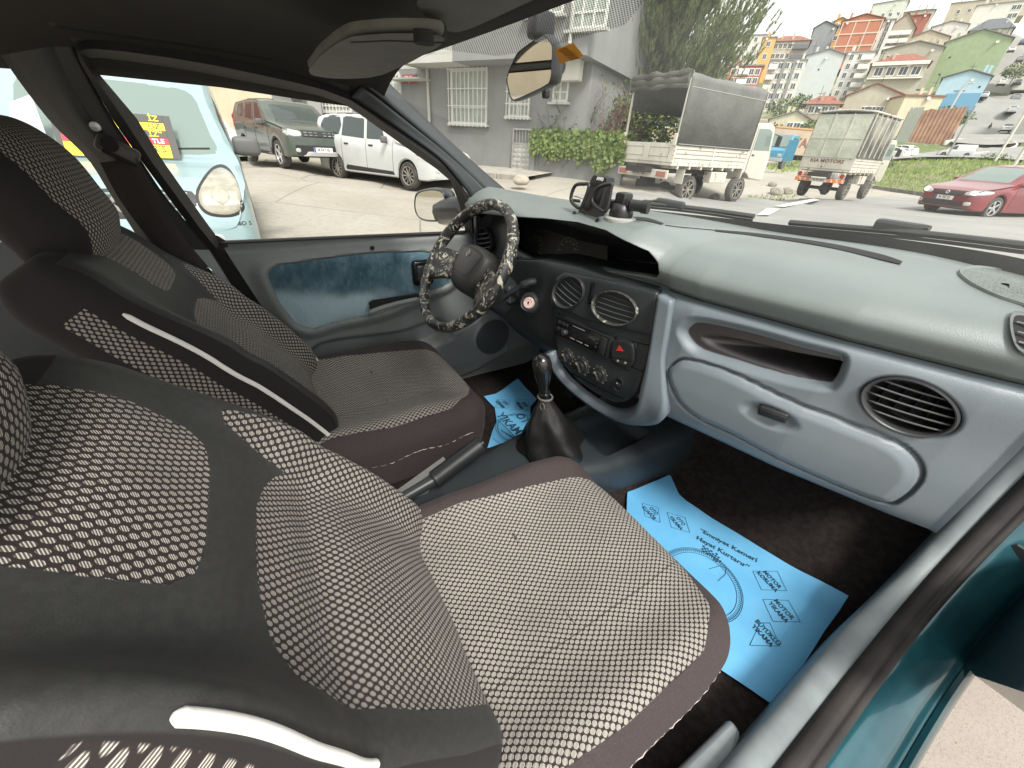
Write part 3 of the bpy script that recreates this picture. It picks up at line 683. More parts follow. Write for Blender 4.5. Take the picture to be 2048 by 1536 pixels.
spk2=[(p.x,p.y) for p in resamp(crom([pk(u,v,z=1.045) for u,v in ((1915,535),(1935,524),(1990,520),(2060,532),(2120,560),(2150,640),(2100,640),(2048,610),(1990,590),(1940,562))],5,True),80,True)]
ssp=np.full_like(GX,-1.)
GZ2+=.0006*np.array([[noise.noise((GX[j,i]*7,GY[j,i]*7,GZ[j,i]*7)) for i in range(NX)] for j in range(NS_)])
def dashmat():
    m,nt,b=new_mat('dash_plastic'); n=noi(nt,5,4,.6)
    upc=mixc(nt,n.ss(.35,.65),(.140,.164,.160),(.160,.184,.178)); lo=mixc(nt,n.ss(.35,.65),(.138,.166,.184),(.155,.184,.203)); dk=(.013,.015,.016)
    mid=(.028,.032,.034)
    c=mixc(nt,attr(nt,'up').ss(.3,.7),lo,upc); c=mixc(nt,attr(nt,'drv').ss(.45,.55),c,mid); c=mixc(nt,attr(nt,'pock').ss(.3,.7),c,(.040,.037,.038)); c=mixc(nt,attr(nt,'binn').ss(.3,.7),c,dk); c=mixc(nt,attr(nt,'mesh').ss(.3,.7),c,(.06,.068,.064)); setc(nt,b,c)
    b.inputs['Roughness'].default_value=.38; b.inputs['Specular IOR Level'].default_value=.55
    c2=noi(nt,350,2).ss(.62,.72)*.10; bump(nt,b,noi(nt,800,2)*1.4+noi(nt,200,3)*.6+attr(nt,'mesh')*vor(nt,700)*2,.35,.0007); return m
mb=MB(); mb.v=[V3(GX[j,i],GY2[j,i],GZ2[j,i]) for j in range(NS_) for i in range(NX)]
mb.f=[(j*NX+i,j*NX+i+1,j*NX+NX+i+1,j*NX+NX+i) for j in range(NS_-1) for i in range(NX-1)]; mb.m=[0]*len(mb.f)
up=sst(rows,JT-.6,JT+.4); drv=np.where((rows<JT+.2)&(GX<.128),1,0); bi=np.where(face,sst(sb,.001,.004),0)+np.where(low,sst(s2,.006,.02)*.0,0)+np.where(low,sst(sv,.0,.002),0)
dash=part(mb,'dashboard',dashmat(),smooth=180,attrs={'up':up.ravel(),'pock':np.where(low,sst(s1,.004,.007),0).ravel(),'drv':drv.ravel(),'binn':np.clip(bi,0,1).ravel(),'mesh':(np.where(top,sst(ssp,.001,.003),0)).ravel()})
mb_d=mb
mbs=MB(); i0=int(NX*.60); mbs.tube([mb.v[(JT)*NX+i]+V3(0,-.0006,0) for i in range(i0,NX,3)],.0012,5); mbs.build('pad_seam',MATTE,dash)
# end cap of the dash on the right
mb=MB(); e=[V3(.690,GY2[j,NX-1],GZ2[j,NX-1]) for j in range(0,NS_,3)]; e+= [V3(.690,1.3,.6)]
mb.add(e,[tuple(range(len(e)))]); mb.build('dash_end_panel',plast('dash_lower_grey',(.140,.168,.188),.45),dash)
# white reflective dust strip under the glass: dark cowl behind the dash
mb=MB(); mb.strip([V3(x,yw(x)+.02,1.028+.03*float(sst(x,0,.5))) for x in np.linspace(-.66,.68,30)],[V3(x,yw(x)+.10,.985) for x in np.linspace(-.66,.68,30)],30,2); mb.build('cowl',MATTE,dash,smooth=60)
DBVH=BVHTree.FromPolygons([tuple(v) for v in mb_d.v],mb_d.f)
LZ=[1.05]
def pdash(u,v,off=0):
    h=DBVH.ray_cast(CAM,ray(u,v).normalized())
    if h[0] is None: return pk(u,v,z=LZ[0])+V3(0,0,off)
    LZ[0]=h[0].z
    n=h[1] if h[1].dot(CAM-h[0])>0 else -h[1]
    return h[0]+n*off
for A_,B_ in ((((1428,460),(1520,468),(1650,486),(1755,508),(1804,524)),((1430,463),(1520,474),(1648,494),(1750,518),(1800,530))),(((1238,434),(1290,436),(1328,448)),((1238,438),(1288,442),(1322,450)))):
    mb=MB(); A=[pdash(*q,.0015) for q in A_]; B=[pdash(*q,.0015) for q in B_]; mb.strip(crom(A,5),crom(B,5),40,3); mb.build('air_slot',MATTE,dash)
mb=MB(); P=[pdash(*q,.001) for q in ((1330,451),(1360,455),(1428,461))]; mb.tube(crom(P,4),.0008,4); mb.build('pad_seam',MATTE,dash)
o_=[(1912,540),(1924,528),(1960,520),(2010,524),(2060,536),(2120,560),(2150,640),(2090,640),(2048,612),(1990,592),(1940,566)]
o_=[(1914,548),(1924,538),(1950,534),(2000,540),(2046,549),(2076,556),(2082,600),(2078,632),(2048,614),(1990,594),(1940,570)]
O2=[V3(a,b,0) for a,b in o_]; O2=resamp(crom(O2,5,True),90,True); c0=sum(O2,V3(0,0,0))/90; mb=MB(); RG=[(1.0,.0005,0),(.97,.004,0),(.93,.0045,0),(.90,.002,0),(.90,.0025,1),(.7,.0025,1),(.5,.0025,1),(.3,.0025,1),(.1,.0025,1)]
RV=[[pdash(c0.x+(q.x-c0.x)*f,c0.y+(q.y-c0.y)*f,h) for q in O2] for f,h,_ in RG]
for k in range(8):
    if k!=3: mb.add(RV[k]+RV[k+1],[(i,(i+1)%90,90+(i+1)%90,90+i) for i in range(90)],RG[k][2])
mg,ntg,bg_=new_mat('speaker_mesh'); setc(ntg,bg_,mixc(ntg,vor(ntg,420).ss(.2,.45),(.02,.024,.022),(.13,.15,.135))); bg_.inputs['Roughness'].default_value=.5
mb.build('speaker_cover',[plast('speaker_rim',(.17,.195,.18),.45),mg],dash,smooth=40)
# generic vent from pixel ellipses on a surface function
def vent(c,a,b,ang,pf,name,nsl,rimm,depth=.03,nrm=V3(0,-1,0),worn=False,rimw=.0055,par=None,slang=None):
    ring=[pf(*q) for q in ell(c,a,b,ang,48)]; cc=sum(ring,V3(0,0,0))/48
    mb=MB()
    sec=[(1.0,.000),(1.0,.006),(.97,.009),(.93,.008),(.90,.003),(.885,-.006)]
    vs=[cc+(p-cc)*f+nrm*h for f,h in sec for p in ring]; n=48
    mb.add(vs,[(k*n+i,k*n+(i+1)%n,(k+1)*n+(i+1)%n,(k+1)*n+i) for k in range(len(sec)-1) for i in range(n)],0)
    rim=mb.build(name,rimm,par or dash,smooth=60)
    mb=MB(); vs=[cc+(p-cc)*.89+nrm*h for h in (-.004,-depth) for p in ring]
    mb.add(vs,[(i,(i+1)%n,n+(i+1)%n,n+i) for i in range(n)]+[tuple(range(n,2*n))],0); mb.build('vent_duct',MATTE,rim)
    for k in range(nsl):
        f=-1+2*(k+1)/(nsl+1); f*=.88; w_=math.sqrt(1-f*f)*.90
        ca,sa=math.cos(R(ang)),math.sin(R(ang)); P=[]
        for s in np.linspace(-1,1,9):
            X_,Y_=a*w_*s,b*f+(-.05*b*(s*s)); P.append(pf(c[0]+X_*ca-Y_*sa,c[1]+X_*sa+Y_*ca)+nrm*.001)
        m2=MB(); m2.strip([p+V3(0,0,.0012)+nrm*.0 for p in P],[p-V3(0,0,.0012) for p in P],9); A=[p+V3(0,0,.0012) for p in P]; B=[p-nrm*.016+V3(0,0,-.006) for p in P]
        m2.strip(A,B,9); m2.build('vent_slat',plast('vent_slat_plastic',(.06,.064,.066),.35),rim,smooth=30,solid=.0016)
    return rim,cc
VR=plast('vent_rim',(.035,.036,.037),.35)
r1,_=vent((1823,813),102,54,17,lambda u,v:pface(u,v,-.014),'air_vent',5,VR,.05)
m2=MB()
for k in range(5):
    p=pface(1760+k*32,790+k*12,0); m2.box(p+V3(0,.02,-.0),(.002,.012,.05),r=.0005)
m2.build('vent_vane',MIDP,r1)
# thumb wheel beside it
mb=MB(); a=pface(1706,744,-.010); b=pface(1689,784,-.010); M=frame(a.lerp(b,.5),(1,.25,0),b-a); L=(b-a).length
mb.box((0,0,0),(.010,L*1.15,.002),1,M,r=.003)
for k in range(7): mb.box((0,-L*.36+k*L*.12,.0005+.0025*math.cos((k-3)*.4)),(.007,L*.075,.005),0,M,r=.001)
mb.build('vent_thumbwheel',[plast('wheel_grey',(.14,.14,.14),.4),BLACK],dash,smooth=40)
# glovebox latch
mb=MB(); a=pface(1517,818,-.022); b=pface(1575,838,-.022); M=frame(a.lerp(b,.5),b-a,(0,-.2,1)); L=(b-a).length
mb.box((0,0,-.004),(L,.022,.018),0,M,r=.004,seg=3); mb.box((0,.0,.0055),(L*.9,.014,.002),0,M,r=.001); mb.build('glovebox_latch',DARKP,dash,smooth=50)
# side demister vent at the far right of the pad
q=[(2020,640),(2030,628),(2060,632),(2080,642),(2082,712),(2060,712),(2035,700),(2022,670)]
mb=MB(); ring=resamp(crom([pdash(u,v,.002) for u,v in q],4,True),40,True); cc=sum(ring,V3(0,0,0))/40; nr=V3(-.2,-.9,.35).normalized()
sec=[(1.08,-.004),(1.06,.003),(.98,.006),(.84,.004),(.80,-.004)]
mb.add([cc+(p-cc)*f+nr*h for f,h in sec for p in ring],[(k*40+i,k*40+(i+1)%40,(k+1)*40+(i+1)%40,(k+1)*40+i) for k in range(4) for i in range(40)],0)
mb.add([cc+(p-cc)*.86+nr*.0035 for p in ring],[tuple(range(40))],1)
for k in range(3):
    a=pdash(2030+k*2,648+k*19,.003); b=pdash(2078,660+k*19,.003); mb.tube([a+nr*.003,b+nr*.003],.0016,6,0)
mb.build('demister_vent',[plast('vent_light_grey',(.12,.13,.13),.45),MATTE,MIDP],dash,smooth=50)
mb=MB(); UP=[];LO=[]
for u,v in ((1150,405),(1255,416),(1400,431),(1560,449),(1700,466),(1850,485),(1950,500),(2048,518),(2300,575)):
    y=1.1
    for _ in range(20): q=pk(u,v,y=y); y=.5*y+.5*(yw(min(.68,q.x))+.035)
    UP.append(q); LO.append(V3(q.x,q.y-.004,1.0))
mb.strip(crom(UP,4),crom(LO,4),60,2); mb.build('glass_border',MATTE,dash)
# ---------------------------------------------------------------- instrument binnacle content
CL=V3(-.22,.765,.965)
def pcl(u,v): return pn(u,v,CL,V3(0,-1,.25))
DIAL=pm('dial_print',(.30,.29,.25),.6); 
mb=MB(); q=[pcl(u,v) for u,v in ((960,400),(1215,440),(1215,570),(960,570))]; mb.add(q,[(0,1,2,3)],0)
def dial(u,v,r,n,a0,a1,nums):
    c=pcl(u,v)+V3(0,-.004,.001); M=frame(c,(1,0,0),(0,.25,1))
    for k in range(n+1):
        a=R(a0+(a1-a0)*k/n); d=V3(math.cos(a),math.sin(a),0); L=.007 if k%2==0 else .004
        mb.box((0,0,0),(L,.0014,.0004),1,M@Matrix.Translation(d*r)@Matrix.Rotation(a,4,'Z'))
    for k,t in enumerate(nums):
        a=R(a0+(a1-a0)*k/(len(nums)-1)); d=V3(math.cos(a),math.sin(a),0)*(r-.011); mb.text(t,.008,M@Matrix.Translation(d),1)
    a=R(a0-4); mb.box((r*.4*math.cos(a),r*.4*math.sin(a),.001),(r*.8,.0025,.001),2,M@Matrix.Rotation(0,4,'Z')) if 0 else mb.add([M@V3(0,0,.001),M@V3(math.cos(a)*r*.8,math.sin(a)*r*.8-.001,.001),M@V3(math.cos(a)*r*.8,math.sin(a)*r*.8+.001,.001)],[(0,1,2)],2)
dial(1070,498,.040,14,225,-45,['0','1','2','3','4','5','6','7'])
dial(1135,508,.046,22,230,-50,['10','30','50','70','90','110','130','150','170','190','210'])
mb.build('instrument_cluster',[pm('cluster_face',(.008,.008,.009),.6),DIAL,pm('needle',(.5,.08,.03),.5)],dash)
mb=MB(); q=[pn(u,v,V3(.02,.80,.98),V3(0,-1,.2)) for u,v in ((1215,510),(1300,522),(1306,560),(1225,545))]; M=frame(sum(q,V3(0,0,0))/4,(1,0,0),(0,.2,1)); mb.box((0,0,0),(.11,.035,.01),0,M,r=.008,seg=3); mb.box((0,0,.006),(.09,.02,.003),1,M,r=.006)
mb.build('clock_display',[DARKP,BLACK],dash,smooth=50)
# ---------------------------------------------------------------- centre stack
SO,SN=V3(0,.662,.80),V3(.18,-1,.05).normalized()
SX=V3(1,.18,0).normalized(); SY=SN.cross(SX).normalized()
if SY.z<0: SY=-SY
SM=frame(SO,SX,SY)
def pst(u,v,off=0): return pn(u,v,SO+SN*off,SN)
def loc(u,v,off=0): p=SM.inverted()@pst(u,v,off); return V3(p.x,p.y,0)
def bendz(y): return -.9*max(0,-y-.10)**1.3   # lower end recedes
def slab(px,h,name,m,par,r=.006,smooth=0,bend=True,base=-.06,n=90):
    q=[loc(*p) for p in px]; q=crom(q,smooth,True) if smooth else q; q=resamp(q,n,True); c=sum(q,V3(0,0,0))/len(q); mb=MB(); rings=[(1,base),(1,h-r),(1-r*1.2/.1*.3,h-r*.3),(1-r*1.2/.1,h)]
    K=[1-r*1.2/.1]; 
    L=[(f,z) for f,z in rings]+[(f,h) for f in (.75,.5,.25,.02)]
    vs=[]
    for f,z in L:
        for p in q: w_=c+(p-c)*f; vs.append(SM@V3(w_.x,w_.y,z+(bendz(w_.y) if bend else 0)))
    N=len(q); mb.add(vs,[(k*N+i,k*N+(i+1)%N,(k+1)*N+(i+1)%N,(k+1)*N+i) for k in range(len(L)-1) for i in range(N)]+[tuple((len(L)-1)*N+i for i in range(N))])
    return mb.build(name,m,par,smooth=50)
stack=slab([(1128,543),(1200,553),(1322,583),(1313,640),(1300,700),(1288,752),(1272,790),(1246,808),(1215,812),(1180,795),(1145,765),(1122,728),(1112,690),(1106,640),(1104,590),(1110,558)],.004,'centre_stack',plast('stack_plastic',(.030,.036,.039),.36),dash,smooth=0)
slab([(1128,545),(1200,555),(1321,585),(1307,672),(1230,655),(1170,637),(1105,610),(1104,585),(1112,558)],.010,'vent_panel',plast('stack_plastic',(.030,.036,.039),.36),dash)
PS_=lambda u,v:pst(u,v,.012)
NN=SN
WORN=pm('worn_rim',(.05,.05,.048),.4,var=(.35,.33,.27),vs=60,lo=.60,hi=.63)
vent((1139,584),30,34,40,PS_,'air_vent',5,VR,.04,nrm=NN)
vent((1231,616),47,34,18,PS_,'air_vent',5,WORN,.04,nrm=NN)
mb=MB(); a=pst(1189,568,.012); b=pst(1176,604,.012); M=frame(a.lerp(b,.5),SX,b-a); L=(b-a).length; mb.box((0,0,0),(.009,L*1.1,.002),1,M,r=.002)
for k in range(6): mb.box((0,-L*.35+k*L*.14,.002),(.007,L*.08,.004),0,M,r=.001)
mb.build('vent_thumbwheel',[plast('wheel_grey',(.14,.14,.14),.4),BLACK],dash,smooth=40)
# radio
def onst(x0,y0,w_,h_,d,mi,mb,r=.002,z=0): mb.box((x0,y0,z+bendz(y0)),(w_,h_,d),mi,SM,r=r)
c=loc(1166,669); ra=(loc(1222,688)-loc(1115,650)); rw=.172; 
mb=MB(); rc=(loc(1168,670)); onst(rc.x,rc.y,.185,.060,.012,0,mb,.003,.004); onst(rc.x-.002,rc.y,.170,.049,.014,1,mb,.003,.007)
onst(rc.x+.006,rc.y+.001,.085,.024,.002,2,mb,.001,.0145); onst(rc.x+.07,rc.y,.020,.046,.014,0,mb,.003,.010)
for i in range(3):
    for j in range(2): onst(rc.x-.076+i*.013,rc.y+.012-j*.018,.010,.008,.003,3,mb,.001,.0145)
mb.lathe([(.008,.0),(.008,.012),(.0065,.014),(0,.014)],20,3,SM@Matrix.Translation((rc.x-.05,rc.y-.008,.012)))
for k in range(3): onst(rc.x+.052,rc.y+.010-k*.010,.006,.006,.003,3,mb,.001,.0145)
for k,(dx_,w_) in enumerate(((-.025,.016),(-.0,.02),(.024,.012))): onst(rc.x+dx_,rc.y-.0165,w_,.0022,.002,4,mb,.0004,.0145)
onst(rc.x-.01,rc.y+.018,.04,.0014,.002,4,mb,.0003,.0145)
mb.build('car_radio',[DARKP,BLACK,pm('lcd_dark',(.012,.013,.015),.12),MIDP,pm('radio_print',(.22,.21,.20),.5)],dash,smooth=40)
# hazard switch block
h1=slab([(1228,685),(1240,677),(1262,680),(1273,692),(1274,722),(1262,733),(1240,728),(1228,716)],.013,'hazard_switch',DARKP,dash,r=.004,smooth=3)
mb=MB(); tp=[loc(1243,690),loc(1255,699),loc(1238,702)]; tp=[(p.x,p.y) for p in (loc(1245,689),loc(1253,700),loc(1239,699))]
mb.prism(tp,.0125,.0145,0,SM); lc2=[loc(1230,711),loc(1273,720)]; mb.tube([SM@(lc2[0]+V3(0,0,.0135)),SM@(lc2[1]+V3(0,0,.0135))],.0008,4,1)
for u,v in ((1242,719),(1257,723)): p=loc(u,v); mb.lathe([(.003,0),(.003,.001)],10,2,SM@Matrix.Translation((p.x,p.y,.013)))
mb.build('hazard_triangle',[pm('hazard_red',(.5,.03,.02),.4),BLACK,pm('mark_grey',(.3,.3,.28),.5)],h1)
mb=MB(); onst(loc(1250,705).x,loc(1250,705).y,.058,.075,.004,0,mb,.004,.004); mb.build('switch_panel',MIDP,dash,smooth=40)
# heater controls
for (u,v,r_) in ((1137,711),(1165,730),(1201,747)) and ((1138,712,.017),(1166,731,.021),(1202,748,.018)):
    p=loc(u,v); M=SM@Matrix.Translation((p.x,p.y,.005+bendz(p.y))); mb=MB()
    mb.lathe([(r_+.003,0),(r_+.003,.001),(r_+.001,.001)],28,1,M,cap=False)
    mb.lathe([(r_,0),(r_,.004),(r_*.92,.006),(r_*.6,.0065),(r_*.55,.014),(0,.015)],28,0,M)
    mb.box((0,0,.013),(.006,r_*1.5,.012),0,M@Matrix.Rotation(R(35),4,'Z'),r=.002); mb.box((0,r_*.55,.0195),(.0015,r_*.35,.001),2,M@Matrix.Rotation(R(35),4,'Z'))
    for k in range(9):
        a=R(-50+k*35); mb.box((math.cos(a)*(r_+.0055),math.sin(a)*(r_+.0055),.0008),(.0028,.0013,.0008),2,M@Matrix.Rotation(0,4,'Z'))
    mb.build('heater_knob',[DARKP,pm('knob_ring',(.085,.08,.065),.5),pm('knob_print',(.32,.27,.18),.5)],dash,smooth=45)
mb=MB(); p=loc(1239,768); M=SM@Matrix.Translation((p.x,p.y,.004+bendz(p.y))); mb.lathe([(.017,0),(.017,.003),(.014,.004),(.013,-.001),(0,-.001)],26,0,M@Matrix.Diagonal((.85,1.25,1,1))); mb.box((0,0,.002),(.016,.012,.006),0,M,r=.002); mb.box((-.002,.004,.0055),(.004,.003,.001),1,M)
mb.build('fan_switch',[DARKP,pm('mark_grey',(.3,.3,.28),.5)],dash,smooth=45)
for a_,b_ in (((1112,633),(1303,690)),((1113,660),(1288,742)),((1128,742),(1245,800))):
    mb=MB(); P=[]
    for s in np.linspace(0,1,12): 
        q=loc(a_[0]+(b_[0]-a_[0])*s,a_[1]+(b_[1]-a_[1])*s+(6*math.sin(s*PI) if a_[1]<640 else 3*math.sin(s*PI))); P.append(SM@V3(q.x,q.y,.0048+bendz(q.y)))
    mb.tube(P,.0010,5); mb.build('panel_gap',BLACK,dash)
# light grey surround under the stack
mb=MB(); A=[(1112,700),(1122,740),(1145,775),(1180,806),(1215,824),(1250,820),(1278,800),(1295,755),(1306,700),(1318,640),(1330,585)]; B=[(1095,700),(1105,750),(1135,795),(1180,830),(1225,845),(1290,842),(1340,826),(1338,780),(1334,720),(1345,660),(1356,598)]
A=[SM@(loc(*q)+V3(0,0,bendz(loc(*q).y)-.001)) for q in A]; B=[(pface(q[0],q[1],-.006) if q[0]>1300 else SM@(loc(*q)+V3(0,0,bendz(loc(*q).y)-.022))) for q in B]
mb.strip(crom(A,5),crom(B,5),60,5); mb.build('stack_surround',plast('dash_lower_grey',(.140,.168,.188),.45),dash,smooth=70,solid=.03,off=-1)
# driver's side lower dash and column
mb=MB(); q=[V3(-.64,.68,.86),V3(-.13,.67,.86),V3(-.13,.70,.70),V3(-.20,.73,.60),V3(-.62,.73,.60)]
mb.grid(lambda u,v:V3(-.65+u*.53,.675+.03*v+.015*math.cos(u*3),.92-v*.29+.05*abs(u-.5)*v),24,16); mb.build('lower_dash_panel',plast('lower_panel',(.040,.052,.062),.45),dash,smooth=60,solid=.02)
mb=MB(); mb.strip([pk(u,v,x=-.13) for u,v in ((1106,560),(1106,640),(1112,700),(1122,742))],[V3(-.20,.70,z) for z in (.9,.82,.74,.66)],10,2); mb.build('stack_side',MIDP,dash,smooth=60)
# left vent and its trim
PV=lambda u,v: pn(u,v,V3(-.55,.66,.93),V3(.35,-1,.1).normalized())
vent((968,482),16,27,-8,PV,'air_vent',4,VR,.03,nrm=V3(.3,-.95,.05))
mb=MB(); mb.grid(lambda u,v:V3(-.66+u*.22,.67+.02*(1-u)+.03*v*v,.86+v*.17),12,12); mb.build('side_vent_panel',MIDP,dash,smooth=60,solid=.01)
# ---------------------------------------------------------------- steering wheel and column
WC=V3(-.352,.472,.898); WN=V3(.02,-.83,.557).normalized(); WX=(V3(1,0,0)-WN*WN.x).normalized(); WM=frame(WC,WX,WN.cross(WX))
if WM.to_3x3().col[1].z<0: WM=frame(WC,WX,-(WN.cross(WX)))
def rimmat():
    m,nt,b=new_mat('worn_rim_wrap'); n=noi(nt,34,6,.72,dist=1.8); n2=noi(nt,60,4,.6,dist=1); n3=noi(nt,9,2)
    wear=n.ss(.54,.58); c=mixc(nt,wear,(.014,.014,.013),(.42,.40,.33)); c=mixc(nt,n2.ss(.60,.63)*wear,c,(.30,.20,.10)); c=mixc(nt,(n3.ss(.6,.7)*n2.ss(.4,.5)),c,(.05,.05,.05)); setc(nt,b,c)
    nt.links.new((wear*-.15+.38).v,b.inputs['Roughness']); bump(nt,b,n*2+n2,.6,.0015); return m
mb=MB(); NR=96
pts=[V3(math.cos(2*PI*k/NR)*.188,math.sin(2*PI*k/NR)*.188,0) for k in range(NR)]
vs=[]; n=14
for k in range(NR):
    a=2*PI*k/NR; grip=1+.10*(math.exp(-((a-R(20))/.18)**2)+math.exp(-((a-R(160))/.18)**2)); rr=.0150*grip*(1+.03*noise.noise((k*.3,0,0)))
    for j in range(n):
        b=2*PI*j/n; q=.188+math.cos(b)*rr*.95; vs.append((math.cos(a)*q,math.sin(a)*q,math.sin(b)*rr*1.15))
mb.add(vs,[(k*n+j,((k+1)%NR)*n+j,((k+1)%NR)*n+(j+1)%n,k*n+(j+1)%n) for k in range(NR) for j in range(n)],0,WM)
sw=part(mb,'steering_wheel',rimmat(),smooth=180)
mb=MB(); hub=[(-.078,.040),(-.066,.058),(-.03,.070),(.03,.070),(.066,.058),(.078,.040),(.080,.005),(.070,-.028),(.045,-.058),(.02,-.068),(-.02,-.068),(-.045,-.058),(-.070,-.028),(-.080,.005)]
hp=resamp(crom([V3(a,b,0) for a,b in hub],5,True),70,True); L=[(.92,-.055),(1.0,-.03),(1.0,-.008),(.97,.006),(.88,.017),(.7,.025),(.4,.030),(.05,.031)]
N=70; mb.add([V3(p.x*f,p.y*f,z-.022) for f,z in L for p in hp],[(k*N+i,k*N+(i+1)%N,(k+1)*N+(i+1)%N,(k+1)*N+i) for k in range(len(L)-1) for i in range(N)]+[tuple(7*N+i for i in range(N))],0,WM)
mb.build('airbag_cover',plast('airbag_plastic',(.032,.031,.030),.5),sw,smooth=60)
for s in (1,-1):
    for zz in (0,):
        mb=MB()
        a=[(s*.060,.030,-.030),(s*.10,.028,-.030),(s*.14,.022,-.018),(s*.172,.015,-.004),(s*.186,.012,0)]; b=[(s*.055,-.045,-.034),(s*.085,-.052,-.032),(s*.118,-.066,-.020),(s*.150,-.085,-.008),(s*.168,-.092,0)]
        A=[WM@Vector(p) for p in a]; B=[WM@Vector(p) for p in b]; mb.strip(crom(A,4),crom(B,4),20,6)
        mb.build('spoke',rimmat(),sw,smooth=60,solid=.018)
mb=MB()  # diamond emblem and seam line
for w0,w1,h0,h1 in ((.0075,.0042,.0115,.0070),):
    o_=[V3(0,h0,0),V3(w0,0,0),V3(0,-h0,0),V3(-w0,0,0)]; i_=[V3(0,h1,0),V3(w1,0,0),V3(0,-h1,0),V3(-w1,0,0)]; M=WM@Matrix.Translation((0,.035,.0088))
    for z in (0,): mb.add(o_+i_,[(0,1,5,4),(1,2,6,5),(2,3,7,6),(3,0,4,7)],0,M)
mb.build('emblem',pm('emblem_grey',(.20,.19,.18),.35),sw,solid=.002)
mb=MB(); sq=[(-.052,.052),(.052,.052),(.058,.03),(.05,-.012),(.03,-.022),(-.03,-.022),(-.05,-.012),(-.058,.03)]
zz=lambda x,y:.0088-.022*((x/.08)**2*.35+(y/.07)**2*.35)
mb.tube([WM@V3(p.x,p.y,zz(p.x,p.y)) for p in crom([V3(a,b,0) for a,b in sq],4,True)],.0008,4,closed=True); mb.build('seam',MATTE,sw)
mb=MB(); ax=WN*-1
def colp(t,x=0,y=0): return WM@V3(x,y,-t)
mb.lathe([(.040,-.20),(.052,-.14),(.055,-.09),(.045,-.05),(.035,-.045)],24,0,WM@Matrix.Diagonal((1.1,1,1,1)))
for s in (-1,1): mb.box((s*.0,-.035,-.12),(.13,.07,.13),0,WM,r=.02,seg=3)
colm=mb.build('column_shroud',MIDP,dash,smooth=50)
mb=MB(); a=pk(1010,575,x=-.28); st1=[pk(1000,600,x=-.30),pk(1030,580,x=-.27),pk(1055,566,x=-.25),pk(1075,563,x=-.235)]; mb.tube(crom(st1,5),[.007]*8+[.012]*6+[.013,.004],10,flat=1.3); mb.build('wiper_stalk',DARKP,colm,smooth=60)
mb=MB(); p=pk(1019,588,x=-.30); M=frame(p,(.9,.3,.1),(0,0,1)); mb.box((0,0,0),(.03,.055,.035),0,M,r=.008,seg=3)
for k in range(3): mb.box((0,-.016+k*.016,.019),(.018,.010,.004),1,M,r=.002)
mb.build('radio_remote',[MIDP,DARKP],colm,smooth=50)
mb=MB(); p=pk(1058,606,x=-.235); nrm=(CAM-p).normalized()*.35+V3(.35,-.75,.3); M=frame(p,V3(1,.4,0),(0,.2,1)); 
M=Matrix.Translation(p)@nrm.to_track_quat('Z','Y').to_matrix().to_4x4()
mb.lathe([(.033,-.05),(.033,-.012),(.031,.0),(.024,.006),(.019,.002),(.018,-.004)],28,0,M,cap=False); mb.lathe([(.018,-.004),(.0165,.004),(.015,.006),(0,.006)],24,1,M); mb.box((0,0,.0065),(.004,.008,.001),2,M)
for k in range(4): a=R(30+k*38); mb.box((math.cos(a)*.011,math.sin(a)*.011,.0064),(.002,.005,.0005),3,M@Matrix.Rotation(0,4,'Z'))
mb.build('ignition_lock',[MIDP,pm('ignition_ring',(.55,.42,.38),.5),BLACK,pm('ign_red',(.4,.12,.1),.6)],colm,smooth=45)
# ---------------------------------------------------------------- mirror, toll sticker
mp_=[(1013,157),(1040,102),(1092,62),(1110,72),(1116,98),(1112,160),(1100,176),(1027,206),(1018,195)]
MPt=pk(1065,125,x=0.0); mn=((CAM-MPt).normalized()*.62+V3(-.36,-.62,.0).normalized()*.5).normalized()
def pmir(u,v,o=0): return pn(u,v,MPt+mn*o,mn)
gp=[(1018,160),(1038,112),(1087,74),(1099,82),(1102,105),(1098,155),(1085,168),(1030,194),(1021,186)]
mb=MB(); N=60; ring=resamp(cham([pmir(*q) for q in [(1011,158),(1034,104),(1090,64),(1108,88),(1104,168),(1022,206)]],.22),N,True); cc=sum(ring,V3(0,0,0))/N
L=[(.93,0.000),(.97,.002),(1.0,-.004),(1.01,-.018),(.93,-.032),(.6,-.040),(.05,-.042)]
mb.add([cc+(p-cc)*f+mn*z for f,z in L for p in ring],[(k*N+i,k*N+(i+1)%N,(k+1)*N+(i+1)%N,(k+1)*N+i) for k in range(6) for i in range(N)]+[tuple(6*N+i for i in range(N))])
rvm=part(mb,'rear_view_mirror',DARKP,smooth=50)
mb=MB(); mb.add([cc+(p-cc)*.945+mn*.0005 for p in ring],[tuple(range(N))]); mb.build('mirror_glass',MIRR,rvm)
mb=MB(); a=cc-mn*.03; b=pk(1082,52,y=.45); mb.tube([a,a.lerp(b,.5)+V3(0,.01,.01),b],[.012,.012,.014],10); mb.box(b,(.03,.04,.035),r=.008,seg=3); mb.build('mirror_stalk',DARKP,rvm,smooth=50)
mb=MB(); M=frame(pk(1092,188,y=.44),(1,0,0),(0,0,1)); mb.box((0,0,0),(.012,.012,.01),0,M,r=.003); mb.build('tilt_lever',DARKP,rvm)
def pws(u,v):   # point on the windshield
    y=.5
    for _ in range(30):
        p=pk(u,v,y=y); t=max(0,min(1,(1.325-p.z-.03)/.32)); y=.5*y+.5*(.345+t*(yw(p.x)+.05-.345)-.03)
    return p
mb=MB(); q=[pws(u,v) for u,v in ((1117,112),(1138,88),(1166,108),(1120,130))]
q=[pws(1108,100),pws(1147,86),pws(1168,112),pws(1120,128)]; mb.add(q,[(0,1,2,3)],0); c=sum(q,V3(0,0,0))/4; M=frame(c+(CAM-c).normalized()*.002,q[1]-q[0],q[1]-q[2])
nn=Vector(M.col[2][:3]); 
